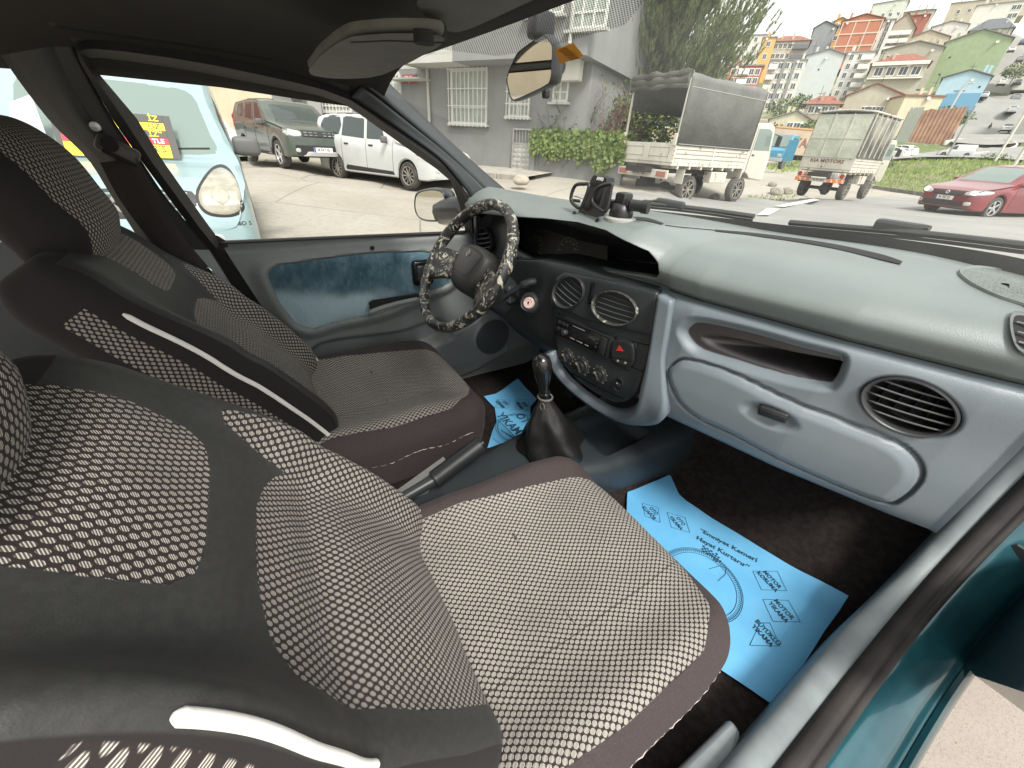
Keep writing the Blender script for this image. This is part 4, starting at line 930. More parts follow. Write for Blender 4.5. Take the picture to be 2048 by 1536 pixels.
if nn.dot(CAM-c)<0: M=frame(c+(CAM-c).normalized()*.002,q[0]-q[1],q[1]-q[2])
for k in range(5): mb.box((0,-.010+k*.004,0),(.016-.002*(k%2),.0022,.0004),1,M)
part(mb,'toll_sticker',[pm('sticker_orange',(.80,.36,.02),.5,var=(.62,.25,.01),vs=30),pm('sticker_print',(.35,.15,.01),.5)])
# ---------------------------------------------------------------- door mirror outside
MC=pk(866,412,x=-.86); 
mnr=V3(.55,-.82,.03).normalized()
def pdm(u,v,o=0): return pn(u,v,MC+mnr*o,mnr)
ring=resamp(crom([pdm(*q) for q in [(828,395),(836,382),(862,376),(884,380),(893,395),(893,425),(884,441),(860,444),(838,438),(828,420)]],5,True),N,True); cc=sum(ring,V3(0,0,0))/N
L=[(.86,.0),(.92,.004),(1,-.004),(1.02,-.03),(.95,-.07),(.7,-.10),(.05,-.12)]
mb=MB(); mb.add([cc+(p-cc)*f+mnr*z for f,z in L for p in ring],[(k*N+i,k*N+(i+1)%N,(k+1)*N+(i+1)%N,(k+1)*N+i) for k in range(6) for i in range(N)]+[tuple(6*N+i for i in range(N))])
dm=part(mb,'door_mirror',pm('mirror_shell',(.012,.016,.017),.3,coat=.3),smooth=60)
mb=MB(); mb.add([cc+(p-cc)*.87+mnr*.001 for p in ring],[tuple(range(N))]); mb.build('mirror_glass',MIRR,dm)
mb=MB(); mb.tube([cc-mnr*.06+V3(.04,0,-.02),pk(930,420,x=-.72),pk(945,440,x=-.70)],[.05,.045,.05],12); mb.build('mirror_arm',pm('mirror_shell',(.012,.016,.017),.3,coat=.3),dm,smooth=60)
# ---------------------------------------------------------------- console
mb=MB()
CT=[(-.1,.42),(.1,.43),(.35,.435),(.50,.45),(.60,.455),(.72,.445),(.85,.45),(1.05,.47)]
def con(u,v):
    y=.0+v*1.05; zt=float(np.interp(y,[a for a,b in CT],[b for a,b in CT])); w_=float(np.interp(y,[0,.3,.5,.7,.95,1.05],[.085,.085,.115,.150,.165,.165]))
    a=-PI/2+u*PI; sx=math.sin(a); cx=math.cos(a); e=.35
    X_=w_*math.copysign(abs(sx)**e,sx); Z_=.28+(zt-.28)*abs(cx)**e
    tray=float(sst(.085-abs(X_-.02),0,.02)*sst(.10-abs(y-.80),0,.03)); Z_-=.035*tray*(1 if abs(cx)>.3 else 0)
    slot_=float(sst(.022-abs(X_),0,.006)*sst(.10-abs(y-.14),0,.01)); Z_-=.03*slot_
    return V3(X_,y,Z_)
mb.grid(con,90,120); cons=part(mb,'centre_console',plast('console_plastic',(.026,.032,.036),.42),smooth=60)
mb=MB(); p=pn(1232,930,(.14,.8,.42),(1,-.2,.6))
for k in range(5):
    a=pn(1195+k*3+k*8*.3,948-k*3,(.125,.8,.42),(.8,-.1,.6)); b=pn(1250+k*5,905+k*4,(.125,.8,.42),(.8,-.1,.6)); mb.tube([a,b],.0022,6)
mb.build('console_grille',pm('console_grille',(.10,.095,.085),.5),cons,smooth=60)
# gear lever
G0=pk(1100,880,x=0.0); GT=pk(1090,795,x=0.0); GK=pk(1085,742,x=0)
mb=MB(); NG=40
def boot(u,v):
    a=u*2*PI; b0=(V3(G0.x,G0.y+.01,.455)).lerp(GT,v); rb=.072*(1-v)**1.15+.014+.008*math.sin(v*PI)
    rb*=1+.10*(1-v)*math.sin(a*5+v*5)+.06*noise.noise((math.cos(a)*2.2,math.sin(a)*2.2,v*5))
    sq=1+.12*(1-v)*abs(math.cos(2*a)); return V3(b0.x+math.cos(a)*rb*.95*sq,b0.y+math.sin(a)*rb*1.1*sq,b0.z+.012*(1-v)*math.sin(a*3)*v*3)
mb.grid(boot,64,34,cu=True); gl=mb.build('gear_gaiter',LEATH,cons,smooth=80)
mb=MB(); t=(GK-GT).normalized(); M=Matrix.Translation(GT)@t.to_track_quat('Z','Y').to_matrix().to_4x4(); Lk=(GK-GT).length
mb.lathe([(.012,-.02),(.012,.012),(.015,.013),(.015,.018),(.011,.019),(.013,Lk*.45),(.0165,Lk*.6),(.021,Lk*.85),(.0245,Lk*1.1),(.0245,Lk*1.25),(.021,Lk*1.42),(.012,Lk*1.53),(0,Lk*1.56)],26,0,M)
mb.build('gear_knob',pm('gear_knob',(.012,.0115,.011),.22,coat=.4,bp=(140,.4,.001)),cons,smooth=60)
mb=MB(); mb.tube([GT+V3(math.cos(a)*.019,math.sin(a)*.019,.002) for a in [2*PI*k/20 for k in range(20)]],.003,6,closed=True); mb.tube([GT+V3(.016,-.014,0)+V3(math.cos(a)*.009,-.004,-.014+math.sin(a)*.011) for a in [2*PI*k/14 for k in range(14)]],.0016,5,closed=True); mb.build('gaiter_ring',pm('cord_grey',(.12,.11,.10),.6),cons,smooth=60)
# hand brake
h0=V3(0,.06,.445); h1=pk(868,960,x=.0); h2=pk(962,888,x=.0); mb=MB()
mb.tube([h0,h1],[.013,.015],12,1); mb.tube(crom([h1,h1.lerp(h2,.1),h1.lerp(h2,.5),h1.lerp(h2,.93),h2],4),[.017,.022,.0235,.023,.023,.023]+[.0225]*10+[.019],16,0); d=(h2-h1).normalized(); mb.tube([h2,h2+d*.008],.008,12,0)
mb.build('hand_brake',[DARKP,MIDP],cons,smooth=50)
mb=MB(); mb.add([pk(u,v,x=-.03) for u,v in ((790,990),(890,918),(872,952),(825,1022),(760,1060))],[tuple(range(5))]); mb.build('brake_plate',pm('brake_sleeve',(.16,.16,.155),.5),cons,solid=.02)
# ---------------------------------------------------------------- phone holder on the dash (a thing of its own)
hb=pk(1240,438,z=1.068)
ph_=empty('phone_holder',(0,0,0),0,'black phone holder with open side grips standing on top of the dashboard','phone holder')
HP=plast('holder_plastic',(.022,.022,.023),.35); HP2=plast('holder_grey',(.07,.07,.07),.4)
mb=MB(); mb.lathe([(.036,-.004),(.036,.002),(.031,.005)],30,1,Matrix.Translation(hb)); mb.lathe([(.026,.004),(.027,.012),(.022,.030),(.014,.034)],24,0,Matrix.Translation(hb)); mb.build('suction_base',[HP,pm('suction_clear',(.35,.35,.33),.2)],ph_,smooth=50)
YH=hb.y
mb=MB(); a1=pk(1262,410,y=YH); a2=pk(1285,413,y=YH+.01); a0=pk(1215,415,y=YH); mb.box(hb+V3(.0,0,.04),(.03,.03,.03),0,None,r=.006); 
mb.tube([hb+V3(.0,0,.03),a1],.010,8); mb.tube([pk(1205,408,y=YH),a1],[.010,.011],8); mb.tube([a1,a2],.012,10); mb.tube([a2,a2+(a2-a1).normalized()*.014],.014,12,0)
mb.build('support_arm',HP,ph_,smooth=40)
cu_=pk(1190,398,y=YH-.02); fn=((CAM-cu_).normalized()+V3(-.75,-.2,0)).normalized()
def pho(u,v,o=0): return pn(u,v,cu_+fn*o,fn)
mb=MB(); q=[(1190,352),(1200,350),(1219,353),(1221,362),(1209,400),(1197,440),(1184,443),(1163,436),(1160,428),(1172,395)]; r_=resamp(crom([pho(*p) for p in q],3,True),50,True); c_=sum(r_,V3(0,0,0))/50
L=[(.95,-.014),(1,-.010),(1,.004),(.93,.009),(.5,.009),(.05,.009)]; mb.add([c_+(p-c_)*f+fn*z for f,z in L for p in r_],[(k*50+i,k*50+(i+1)%50,(k+1)*50+(i+1)%50,(k+1)*50+i) for k in range(5) for i in range(50)],0)
nl=pho(1200,358,.0115); M=frame(nl,pho(1215,360)-pho(1195,356),pho(1200,350)-pho(1195,368))
mb.text('AXOX' if 0 else 'AWEI',.009,M,1,.0003,bold=.0004); mb.build('cradle',[HP,WHITE],ph_,smooth=45)
for L1 in ([(1168,368),(1150,372),(1142,400),(1158,416),(1166,408),(1178,372)],[(1222,368),(1196,376),(1184,402),(1204,422),(1214,418),(1222,378)]):
    mb=MB(); P=crom([pho(*p,.022) for p in L1],5,True); mb.tube(P,.0042,8,closed=True,flat=1); P=[pho(*L1[2],.022),pho((L1[2][0]+1178)/2,402,.0)]; mb.tube(P,.004,6); mb.build('side_grip',HP,ph_,smooth=60)
for q in ([pho(1170,436,.0),pho(1150,432,.0),pho(1148,428,.02),pho(1149,424,.024)],[pho(1196,438,.0),pho(1194,442,.02),pho(1196,437,.024)]):
    mb=MB(); mb.tube(crom(q,4),.004,6); mb.build('foot_rest',HP,ph_,smooth=60)
# ---------------------------------------------------------------- blue paper floor sheets
def pz_(x,y): return floorz(x,y)+.013+.006*noise.noise((x*5,y*5,4))+.004*noise.noise((x*13,y*13,2))
def paper(px,zf,name,label,group,draw):
    q=resamp(crom([zf(*p) for p in px],1,True),160,True); c=sum(q,V3(0,0,0))/160; mb=MB(); K=10; vs=[]
    for k in range(1,K+1):
        for p in q: w_=c+(p-c)*(k/K); vs.append(w_+V3(0,0,.006*noise.noise((w_.x*7,w_.y*7,4))*1.2))
    for q_ in vs: q_.z=pz_(q_.x,q_.y)
    n=160; mb.add(vs,[(k*n+i,k*n+(i+1)%n,(k+1)*n+(i+1)%n,(k+1)*n+i) for k in range(K-1) for i in range(n)]+[tuple(i for i in range(n))],0)
    nb_=len(mb.v); draw(mb)
    for q_ in mb.v[nb_:]: q_.z=pz_(q_.x,q_.y)+.0012
    o=mb.build(name,[pm('blue_paper',(.115,.37,.62),.55,var=(.145,.42,.67),vs=4,spec=.3),pm('paper_print',(.012,.045,.075),.6)],None,smooth=60); return tag(o,label,'paper mat',group)
def thick(mb,P,wd,mi=1):
    for a,b in zip(P,P[1:]):
        d=(b-a).normalized(); s=V3(-d.y,d.x,0)*wd*.5; mb.add([a+s,b+s,b-s,a-s],[(0,1,2,3)],mi)
def diamond(mb,f,pts,lines,sz,rot):
    P=[f(*p)+V3(0,0,.009) for p in pts]; thick(mb,P+[P[0]],.0011)
    c=sum(P,V3(0,0,0))/len(P); xd=(f(*rot[1])-f(*rot[0])).normalized(); yd=V3(-xd.y,xd.x,0)
    for i,t in enumerate(lines): mb.text(t,sz,frame(c+yd*(.5-i)*sz*1.05+V3(0,0,.001),xd,yd),1,0,bold=.0005,sx=.75)
FZ=lambda u,v: pk(u,v,z=.352)
def FZ(u,v):
    z=.335
    for _ in range(6): p=pk(u,v,z=z); z=.3*z+.7*(floorz(p.x,p.y)+.012)
    return pk(u,v,z=z)
def draw1(mb):
    tx=((1372,1045),(1392,1052))
    rot=((1530,1150),(1556,1182))
    for pts,ls in (([(1334,1026),(1370,1036),(1379,1066),(1342,1056)],['OTO','YIKAMA']),([(1284,1007),(1316,1016),(1320,1046),(1290,1032)],['OTO','KUAFÖR']),([(1506,1142),(1555,1143),(1573,1182),(1522,1181)],['MOTOR','KORUMA']),([(1525,1200),(1576,1202),(1600,1245),(1546,1243)],['MOTOR','YIKAMA']),([(1520,1246),(1540,1246),(1560,1292),(1500,1290)],['BÜYÜKLÜ','YIKAMA'])):
        c=(sum(p[0] for p in pts)/4,sum(p[1] for p in pts)/4); r0=((c[0]-12,c[1]-12),(c[0]+12,c[1]+14)); diamond(mb,FZ,pts,ls,.017,r0)
    for i,t in enumerate(('“Emniyet Kemeri','Hayat Kurtarır”')):
        c=FZ(1455-i*11,1090+i*15)+V3(0,0,.010); xd=(FZ(1497,1112)-FZ(1412,1067)).normalized(); mb.text(t,.021,frame(c,xd,V3(-xd.y,xd.x,0)),1,0,bold=.0004,sx=1.0)
    c0=FZ(1400,1165)+V3(0,0,.009); r0=(FZ(1476,1165)-FZ(1400,1165)).length
    for rr,w_ in ((r0,.0012),(r0*.965,.0012),(r0*.86,.0012)): thick(mb,[c0+V3(math.cos(a)*rr,math.sin(a)*rr,0) for a in np.linspace(0,2*PI,90)],w_)
    for k in range(110):
        a=2*PI*k/110; thick(mb,[c0+V3(math.cos(a)*r0*.90,math.sin(a)*r0*.90,0),c0+V3(math.cos(a)*r0*.955,math.sin(a)*r0*.955,0)],.0016)
    for cx,cy,an in ((1414,1104,.3),(1432,1118,-.5)):
        c=FZ(cx,cy)+V3(0,0,.010)
        for i in range(5):
            for j in range(4):
                if (i+j)%2: mb.box((i*.005-.012,j*.005-.008,0),(.005,.005,.0002),1,Matrix.Translation(c)@Matrix.Rotation(an,4,'Z'))
    thick(mb,[FZ(u,v)+V3(0,0,.010) for u,v in ((1418,1138),(1440,1132),(1452,1138),(1450,1150),(1436,1162))],.0012)
paper([(1255,985),(1340,950),(1346,965),(1354,985),(1372,1002),(1697,1192),(1680,1220),(1650,1260),(1635,1285),(1600,1340),(1575,1375),(1545,1408),(1497,1375),(1380,1300),(1250,1150)],FZ,'paper_floor_mat','large light blue printed paper sheet on the floor in front of the passenger seat','blue paper sheets on the car floor',draw1)
FZ2=lambda u,v: pk(u,v,z=.345)
def draw2(mb):
    for pts,ls in (([(995,784),(1021,787),(1017,804),(992,801)],['OTO','KORUMA']),([(1034,786),(1060,788),(1056,808),(1031,805)],['OTO','YIKAMA'])):
        P=[FZ2(*p)+V3(0,0,.009) for p in pts]; thick(mb,P+[P[0]],.0012); c=sum(P,V3(0,0,0))/4; xd=(FZ2(pts[2][0],pts[2][1])-FZ2(pts[0][0]+4,pts[0][1])).normalized(); yd=V3(-xd.y,xd.x,0)
        for i,t in enumerate(ls): mb.text(t,.020,frame(c+yd*(.5-i)*.022+V3(0,0,.001),xd,yd),1,0,bold=.0012,sx=.75)
    c0=FZ2(1040,842)+V3(0,0,.009); r0=(FZ2(992,842)-FZ2(1040,842)).length
    for rr,w_ in ((r0,.002),(r0*.92,.003)): thick(mb,[c0+V3(math.cos(a)*rr,math.sin(a)*rr,0) for a in np.linspace(0,2*PI,70)],w_)
    xd=(FZ2(1046,868)-FZ2(998,824)).normalized(); yd=V3(-xd.y,xd.x,0)
    mb.text('YIKAMA',.052,frame(FZ2(1024,838)+V3(0,0,.011),xd,yd),1,0,bold=.001,sx=.9); mb.text('OTO',.050,frame(FZ2(1052,828)+V3(0,0,.011),xd,yd),1,0,bold=.001,sx=.9)
    thick(mb,[FZ2(996,827)+V3(0,0,.01),FZ2(1046,874)+V3(0,0,.01)],.003)
    for k in range(6): thick(mb,[FZ2(1003+k*6,846+k*3)+V3(0,0,.01),FZ2(1008+k*7,852+k*4)+V3(0,0,.01)],.004)
    for k in range(7): thick(mb,[FZ2(985+k*2.4,862+k*1.7)+V3(0,0,.01),FZ2(987+k*2.4,864+k*1.6)+V3(0,0,.01)],.002)
paper([(968,779),(992,773),(1037,745),(1075,786),(1062,800),(1062,830),(1050,870),(1020,902),(990,892),(975,882),(985,850),(994,830),(990,800)],FZ2,'paper_floor_mat','small light blue printed paper sheet in the driver footwell behind the gear lever','blue paper sheets on the car floor',draw2)
# ================================================================ vehicles
TYRE=pm('tyre',(.030,.028,.026),.85,var=(.085,.078,.066),vs=3,bp=(40,.3,.004))
ALU=pm('alloy',(.50,.50,.49),.3,.6); STEELW=pm('steel_wheel',(.14,.135,.125),.6,.1,var=(.26,.24,.20),vs=6)
VGLASS=pm('vehicle_glass',(.030,.042,.040),.06,spec=.8); VGLASSL=pm('vehicle_glass_light',(.16,.21,.19),.10,spec=.8)
BLKT=pm('black_trim',(.020,.020,.020),.55,bp=(60,.2,.002)); LAMPG=pm('lamp_glass',(.50,.51,.49),.28,.1,var=(.40,.41,.39),vs=22)
YLAMP=pm('yellowed_lamp',(.36,.345,.28),.22,0,var=(.27,.255,.205),vs=9); LAMPR=pm('tail_lamp_red',(.35,.02,.015),.2); LAMPO=pm('orange_lamp',(.7,.25,.05),.3)
PLATE=pm('plate_white',(.75,.75,.72),.5); PTXT=pm('plate_text',(.02,.02,.02),.6); PBLU=pm('plate_blue',(.02,.06,.35),.5)
def paint(n,c,var=None): return pm('paint_'+n,c,.30,var=var or tuple(q*.85 for q in c),vs=1.5,coat=.5,bp=(2,.02,.01))
def wheel(par,x,y,r,w_,rimm,side,spokes=5,name='wheel'):
    mb=MB(); M=Matrix.Translation((x,y,r))@Matrix.Rotation(-side*PI/2,4,'X')
    mb.lathe([(r*.66,-w_*.5),(r*.93,-w_*.5),(r,-w_*.36),(r,w_*.30),(r*.93,w_*.46),(r*.70,w_*.48),(r*.66,w_*.40)],36,0,M,cap=False)
    o=mb.build(name,TYRE,par,smooth=40)
    mb=MB(); mb.lathe([(r*.68,w_*.46),(r*.64,w_*.44),(r*.60,w_*.22),(0,w_*.20)],36,1,M,cap=False)
    for k in range(spokes):
        a=2*PI*k/spokes; mb.box((r*.34,0,w_*.36),(r*.56,r*(.20 if spokes<8 else .10),w_*.12),0,M@Matrix.Rotation(a,4,'Z'),r=.01)
    mb.lathe([(r*.16,w_*.30),(r*.16,w_*.44),(0,w_*.46)],16,0,M); mb.lathe([(r*.69,w_*.40),(r*.69,w_*.475),(r*.63,w_*.47),(r*.62,w_*.38)],36,0,M,cap=False)
    mb.build('rim',[rimm,BLKT],o,smooth=40); return o
class Veh:
    def __init__(s,name,label,cat,pos,head,S,mat,group=None):
        s.S=S; s.root=empty(name,pos,head,label,cat,group); L,W=S['L'],S['W']; s.L=L; s.W=W; s.wh=[]
        top=S['top']; belt=S['belt']; r=S['wr']; zs=S.get('sill',.22); xs=set(np.linspace(0,L,S.get('n',110)))
        for x,_ in top: xs|={x,}
        for x in (.004,.012,.03,.06,.1,.15,L-.004,L-.012,L-.03,L-.06,L-.1): xs.add(x)
        xs=sorted(xs); TX=[a for a,_ in top]; TZ=[b for _,b in top]
        def plan(x):
            a,n=S.get('nf',(.5,2.6)); b,n2=S.get('nr',(.35,3)); p=1
            m0=S.get('pmin',.55)
            if x<a: t=1-x/a; p=m0+(1-m0)*(1-t**n)**(1/n)
            if x>L-b: t=1-(L-x)/b; p=min(p,.72+.28*(1-t**n2)**(1/n2))
            return p
        def ring(x):
            w_=W/2*plan(x); zt=float(np.interp(x,TX,TZ)); zb=zs+S.get('rise',.05)*(max(0,.25-x)/.25+max(0,x-L+.25)/.25)
            for xw in (S['xf'],S['xr']):
                d=abs(x-xw); ra=r*1.14
                if d<ra: zb=max(zb,r+math.sqrt(ra*ra-d*d))
            bz=min(float(np.interp(x,[a for a,_ in belt],[b for _,b in belt])),zt-.03); bz=max(bz,zb+.06)
            zt=max(zt,bz+.02); h=zt-bz; lean=S.get('lean',.16)*min(1,h/.55); wr=w_*(1-lean)-.01
            sh=S.get('tuck',.03)
            pts=[(w_-sh-.02,zb),(w_-.006,zb+.03),(w_,zb+(bz-zb)*.35),(w_-.003,zb+(bz-zb)*.7),(w_-.022,bz-.03),(w_-.045 if h>.15 else w_-.06,bz+.005),(wr+.012,zt-min(.10,h*.45)),(wr-.035,zt-min(.035,h*.2)),(wr*.72,zt-.004-.01*min(1,h)),(wr*.35,zt+.004),(0,zt+.008)]
            return pts+[(-a,b) for a,b in pts[-2::-1]]
        vs=[];m=None
        for x in xs:
            R_=ring(x); m=len(R_); vs+=[V3(L/2-x,a,b) for a,b in R_]
        fs=[(i*m+j,i*m+j+1,(i+1)*m+j+1,(i+1)*m+j) for i in range(len(xs)-1) for j in range(m-1)]+[tuple(range(m))[::-1],tuple((len(xs)-1)*m+k for k in range(m))]
        s.mb=MB(); s.mb.add(vs,fs); s.bvh=BVHTree.FromPolygons([tuple(v) for v in s.mb.v],s.mb.f)
        s.body=s.mb.build('body',mat,s.root,smooth=38)
        u=MB(); u.box((0,0,zs+.13),(L-.5,W-.25,.24),0); u.box((0,0,zs+.35),(L*.9,W-.5,.3),0); u.build('underbody',BLKT,s.root)
        for xw,nm in ((S['xf'],'f'),(S['xr'],'r')):
            for sd in (1,-1): s.wh.append(wheel(s.root,L/2-xw,sd*(W/2-.11),r,.20,S.get('rim',ALU),sd,S.get('spokes',5)))
    def cast(s,view,a,b):
        if view=='side+': o,d=V3(a,5,b),V3(0,-1,0)
        elif view=='side-': o,d=V3(a,-5,b),V3(0,1,0)
        elif view=='front': o,d=V3(6,a,b),V3(-1,0,0)
        elif view=='rear': o,d=V3(-6,a,b),V3(1,0,0)
        else: o,d=V3(a,b,6),V3(0,0,-1)
        h=s.bvh.ray_cast(o,d)
        return (h[0],(h[1] if h[1].dot(d)<0 else -h[1])) if h[0] is not None else (None,None)
    def wrap(s,name,poly,view,mat,off=.004,n=44,K=6,par=None,sm=4,x0=True):
        """poly in (x measured from the front, z) for side views, (y,z) for front/rear, (x,y) for top"""
        P=[V3((s.L/2-a) if view in('side+','side-','top') and x0 else a,b,0) for a,b in poly]; P=resamp(crom(P,sm,True) if sm else P,n,True); c=sum(P,V3(0,0,0))/n; vs=[]; last=None
        for f in [k/K for k in range(K,0,-1)]+[.0]:
            for p in (P if f>0 else [c]):
                q=c+(p-c)*f; h,nr=s.cast(view,q.x,q.y)
                if h is None:
                    h,nr=s.bvh.find_nearest(V3(q.x,1 if view=='side+' else -1,q.y) if 'side' in view else V3((1 if view=='front' else -1)*s.L/2,q.x,q.y))[:2]
                    if nr.dot(h-V3(h.x*.7,0,.7))<0: nr=-nr
                vs.append(h+nr*(off if f<1 else off*.2) if nr.dot(h-V3(h.x*.5,0,.6))>0 or 1 else h)
        mb=MB(); mb.add(vs,[(k*n+i,k*n+(i+1)%n,(k+1)*n+(i+1)%n,(k+1)*n+i) for k in range(K-1) for i in range(n)]+[((K-1)*n+i,(K-1)*n+(i+1)%n,K*n) for i in range(n)])
        return mb.build(name,mat,par or s.root,smooth=60)
    def line(s,name,pts,view,r=.005,mat=None,par=None):
        P=resamp([V3((s.L/2-a) if 'side' in view else a,b,0) for a,b in pts],24); out=[]
        for p in P:
            h,nr=s.cast(view,p.x,p.y)
            if h is not None: out.append(h+nr*.001)
        if len(out)>2: mb=MB(); mb.tube(out,r,5); return mb.build(name,mat or BLKT,par or s.body)
    def mirror(s,x,y,z,mat,sz=1):
        mb=MB(); mb.box((s.L/2-x,y,z),(.10*sz,.19*sz,.15*sz),0,r=.04*sz,seg=3); mb.tube([(s.L/2-x,y,z-.03),(s.L/2-x-.03,y*.86,z-.07)],.025,6); mb.build('wing_mirror',mat,s.root,smooth=50)
    def plate(s,txt,x,z,view='front',w_=.50):
        sx=1 if view=='front' else -1; h,nr=s.cast(view,0,z); X0=h.x+sx*.012; mb=MB(); mb.box((X0,x,z),(.012,w_,.11),0); M=frame(V3(X0+sx*.0075,x,z),(0,sx,0),(0,0,1)); mb.text(txt,.10,M,1,.0005,bold=.002,sx=.8); mb.box((X0+sx*.001,x-sx*w_*.455,z),(.012,w_*.08,.108),2); mb.build('number_plate',[PLATE,PTXT,PBLU],s.root)
def xyz(u,v,dist): 
    p=ph(u,v,dist); return p
# ---- light blue van facing our driver's window
S=dict(L=3.99,W=1.68,wr=.30,xf=.76,xr=3.36,sill=.24,top=[(0,.50),(.02,.58),(.06,.70),(.14,.81),(.30,.89),(.60,.95),(.82,.985),(.95,1.03),(1.22,1.33),(1.52,1.63),(1.72,1.745),(1.95,1.80),(2.6,1.82),(3.7,1.80),(3.9,1.74),(3.985,1.2),(3.99,.5)],belt=[(0,.78),(.8,.92),(1.2,1.0),(4,1.06)],lean=.13,nf=(.38,2.6),pmin=.74,n=130)
VB=paint('pale_blue',(.25,.355,.37),(.28,.385,.40))
kv=Veh('van','pale blue panel van facing the driver window with a lettered sign behind its windscreen','van',(-4.02-2.0,-.94,-.12),0,S,VB); kv.root.scale=(1,1.1,1)
kv.wrap('windscreen',[(-.67,1.06),(-.3,1.045),(.3,1.045),(.67,1.06),(.655,1.2),(.62,1.45),(.57,1.60),(.30,1.635),(-.30,1.635),(-.57,1.60),(-.62,1.45),(-.655,1.2)],'front',VGLASSL,.005,n=60,sm=2)
for sd in (1,-1):
    hl2=kv.wrap('headlight',[(sd*.775,.74),(sd*.77,.88),(sd*.70,.955),(sd*.60,.93),(sd*.49,.80),(sd*.47,.70),(sd*.52,.62),(sd*.66,.60),(sd*.76,.65)],'front',YLAMP,.018,n=60,K=8)
    kv.wrap('lamp_seam',[(sd*.778,.735),(sd*.773,.885),(sd*.705,.97),(sd*.595,.945),(sd*.478,.81),(sd*.457,.695),(sd*.51,.607),(sd*.66,.587),(sd*.77,.637)],'front',BLKT,.010,n=60,K=8,par=hl2)
    kv.wrap('reflector',[(sd*(.63+.075*math.cos(q)),.755+.075*math.sin(q)) for q in np.linspace(0,2*PI,12)[:-1]],'front',pm('aged_reflector',(.24,.225,.17),.5,0,var=(.36,.34,.26),vs=14),.022,n=40,par=hl2)
    pass
    kv.wrap('side_window',[(1.30,1.12),(1.50,1.40),(1.75,1.62),(2.25,1.64),(2.25,1.12)],'side+' if sd>0 else 'side-',VGLASS,.004,sm=0)
    kv.mirror(1.28,sd*.93,1.13,pm('mirror_grey',(.10,.10,.10),.6),1.25)
    kv.line('door_seam',[(1.15,.30),(1.18,1.1)],'side+' if sd>0 else 'side-')
    kv.wrap('fog_lamp',[(sd*.56,.36),(sd*.56,.44),(sd*.44,.44),(sd*.44,.36)],'front',LAMPG,.01,n=24)
gr_=kv.wrap('grille',[(-.44,.80),(.44,.80),(.40,.64),(.25,.60),(-.25,.60),(-.40,.64)],'front',BLKT,.006,n=50,sm=2)
for z in (.66,.72,.78): kv.line('grille_bar',[(-.41,z),(.41,z)],'front',.011,VB,gr_)
h_,_=kv.cast('front',0,.72); mb=MB(); M=frame(h_+V3(.03,0,0),(0,1,0),(0,0,1))
o_=[V3(0,.11,0),V3(.085,0,0),V3(0,-.11,0),V3(-.085,0,0)]; i_=[V3(p.x*.62,p.y*.66,0) for p in o_]; mb.add(o_+i_+[p+V3(0,0,.02) for p in o_]+[p+V3(0,0,.02) for p in i_],[(8+k,8+(k+1)%4,12+(k+1)%4,12+k) for k in range(4)]+[(k,(k+1)%4,8+(k+1)%4,8+k) for k in range(4)],0,M); mb.build('emblem',CHROME,gr_)
kv.wrap('lower_intake',[(-.50,.46),(.50,.46),(.46,.32),(-.46,.32)],'front',BLKT,.006,n=40,sm=0)
kv.plate('34 VR 5590',0,.40)
kv.line('wiper',[(-.45,1.07),(.30,1.10)],'front',.012); kv.line('wiper',[(.0,1.07),(.62,1.10)],'front',.012)
h1_,_=kv.cast('front',.70,.53); M=frame(h1_+V3(.004,0,0),(0,1,0),(0,0,1)); mb=MB(); mb.text('TURBO S',.05,M,0,0,bold=.001); mb.build('bumper_sticker',PTXT,kv.root)
# signs standing behind the glass
YEL=pm('sign_yellow',(.85,.68,.02),.6); SRED=pm('sign_red',(.62,.03,.05),.6); SBLK=pm('sign_black',(.05,.05,.045),.6); SWH=pm('sign_white',(.8,.8,.8),.6)
sg_=empty('sale_sign',(0,0,0),0,'yellow black and red lettered sale sign standing behind the windscreen of the pale blue van','sign')
bw=[(.335,.073,1,'İZ',0,SBLK),(.262,.070,0,'UZ',1,YEL),(.190,.070,1,'İZ”',0,SBLK),(.130,.058,2,'TLE',3,SRED),(.004,.122,0,'R’S',1,YEL)]
p0=kv.root.location+V3(4.0/2-.86,.0,0); SGx=kv.root.matrix_world
P_r=pk(352,318,x=-4.80); wv=(pk(345,300,x=-4.80)-pk(290,300,x=-4.80)).length
sgx=-4.905; r0=pk(346,318,x=sgx+.10); top_=pk(330,230,x=sgx-.15)
M=frame(V3(sgx+.06,r0.y,r0.z),(0,1,0),V3(-.62,0,1)); mb=MB(); H_=(V3(top_.x,0,top_.z)-V3(sgx+.06,0,r0.z)).length; sc_=H_/.41
for b,h,mi,t,ti,_ in bw:
    mb.box((-.37*sc_,(b+h/2)*sc_,0),(.74*sc_,h*sc_,.006),mi,M)
    mb.text(t,h*sc_*(1.0 if t!='R’S' else .72),M@Matrix.Translation((-.03*sc_,(b+h*(.5 if t!='R’S' else .66))*sc_,.0045)),ti,0,'RIGHT',bold=.0008)
mb.text('5',.05*sc_,M@Matrix.Translation((-.035*sc_,.045*sc_,.0045)),1,0,'RIGHT',bold=.0006)
mb.box((-.36*sc_,.205*sc_,-.004),(.84*sc_,.41*sc_,.004),1,M)
sb_=mb.build('board',[YEL,SBLK,SRED,SWH],sg_)
q=[pk(u,v,x=-4.98) for u,v in ((18,205),(62,188),(112,322),(66,335),(20,250))]; mb=MB(); mb.add(q,[tuple(range(5))]); tag(mb.build('paper_sheet',pm('white_sheet',(.62,.62,.66),.6),solid=.004),'plain white sheet standing in the van windscreen left of the lettered sign','paper')
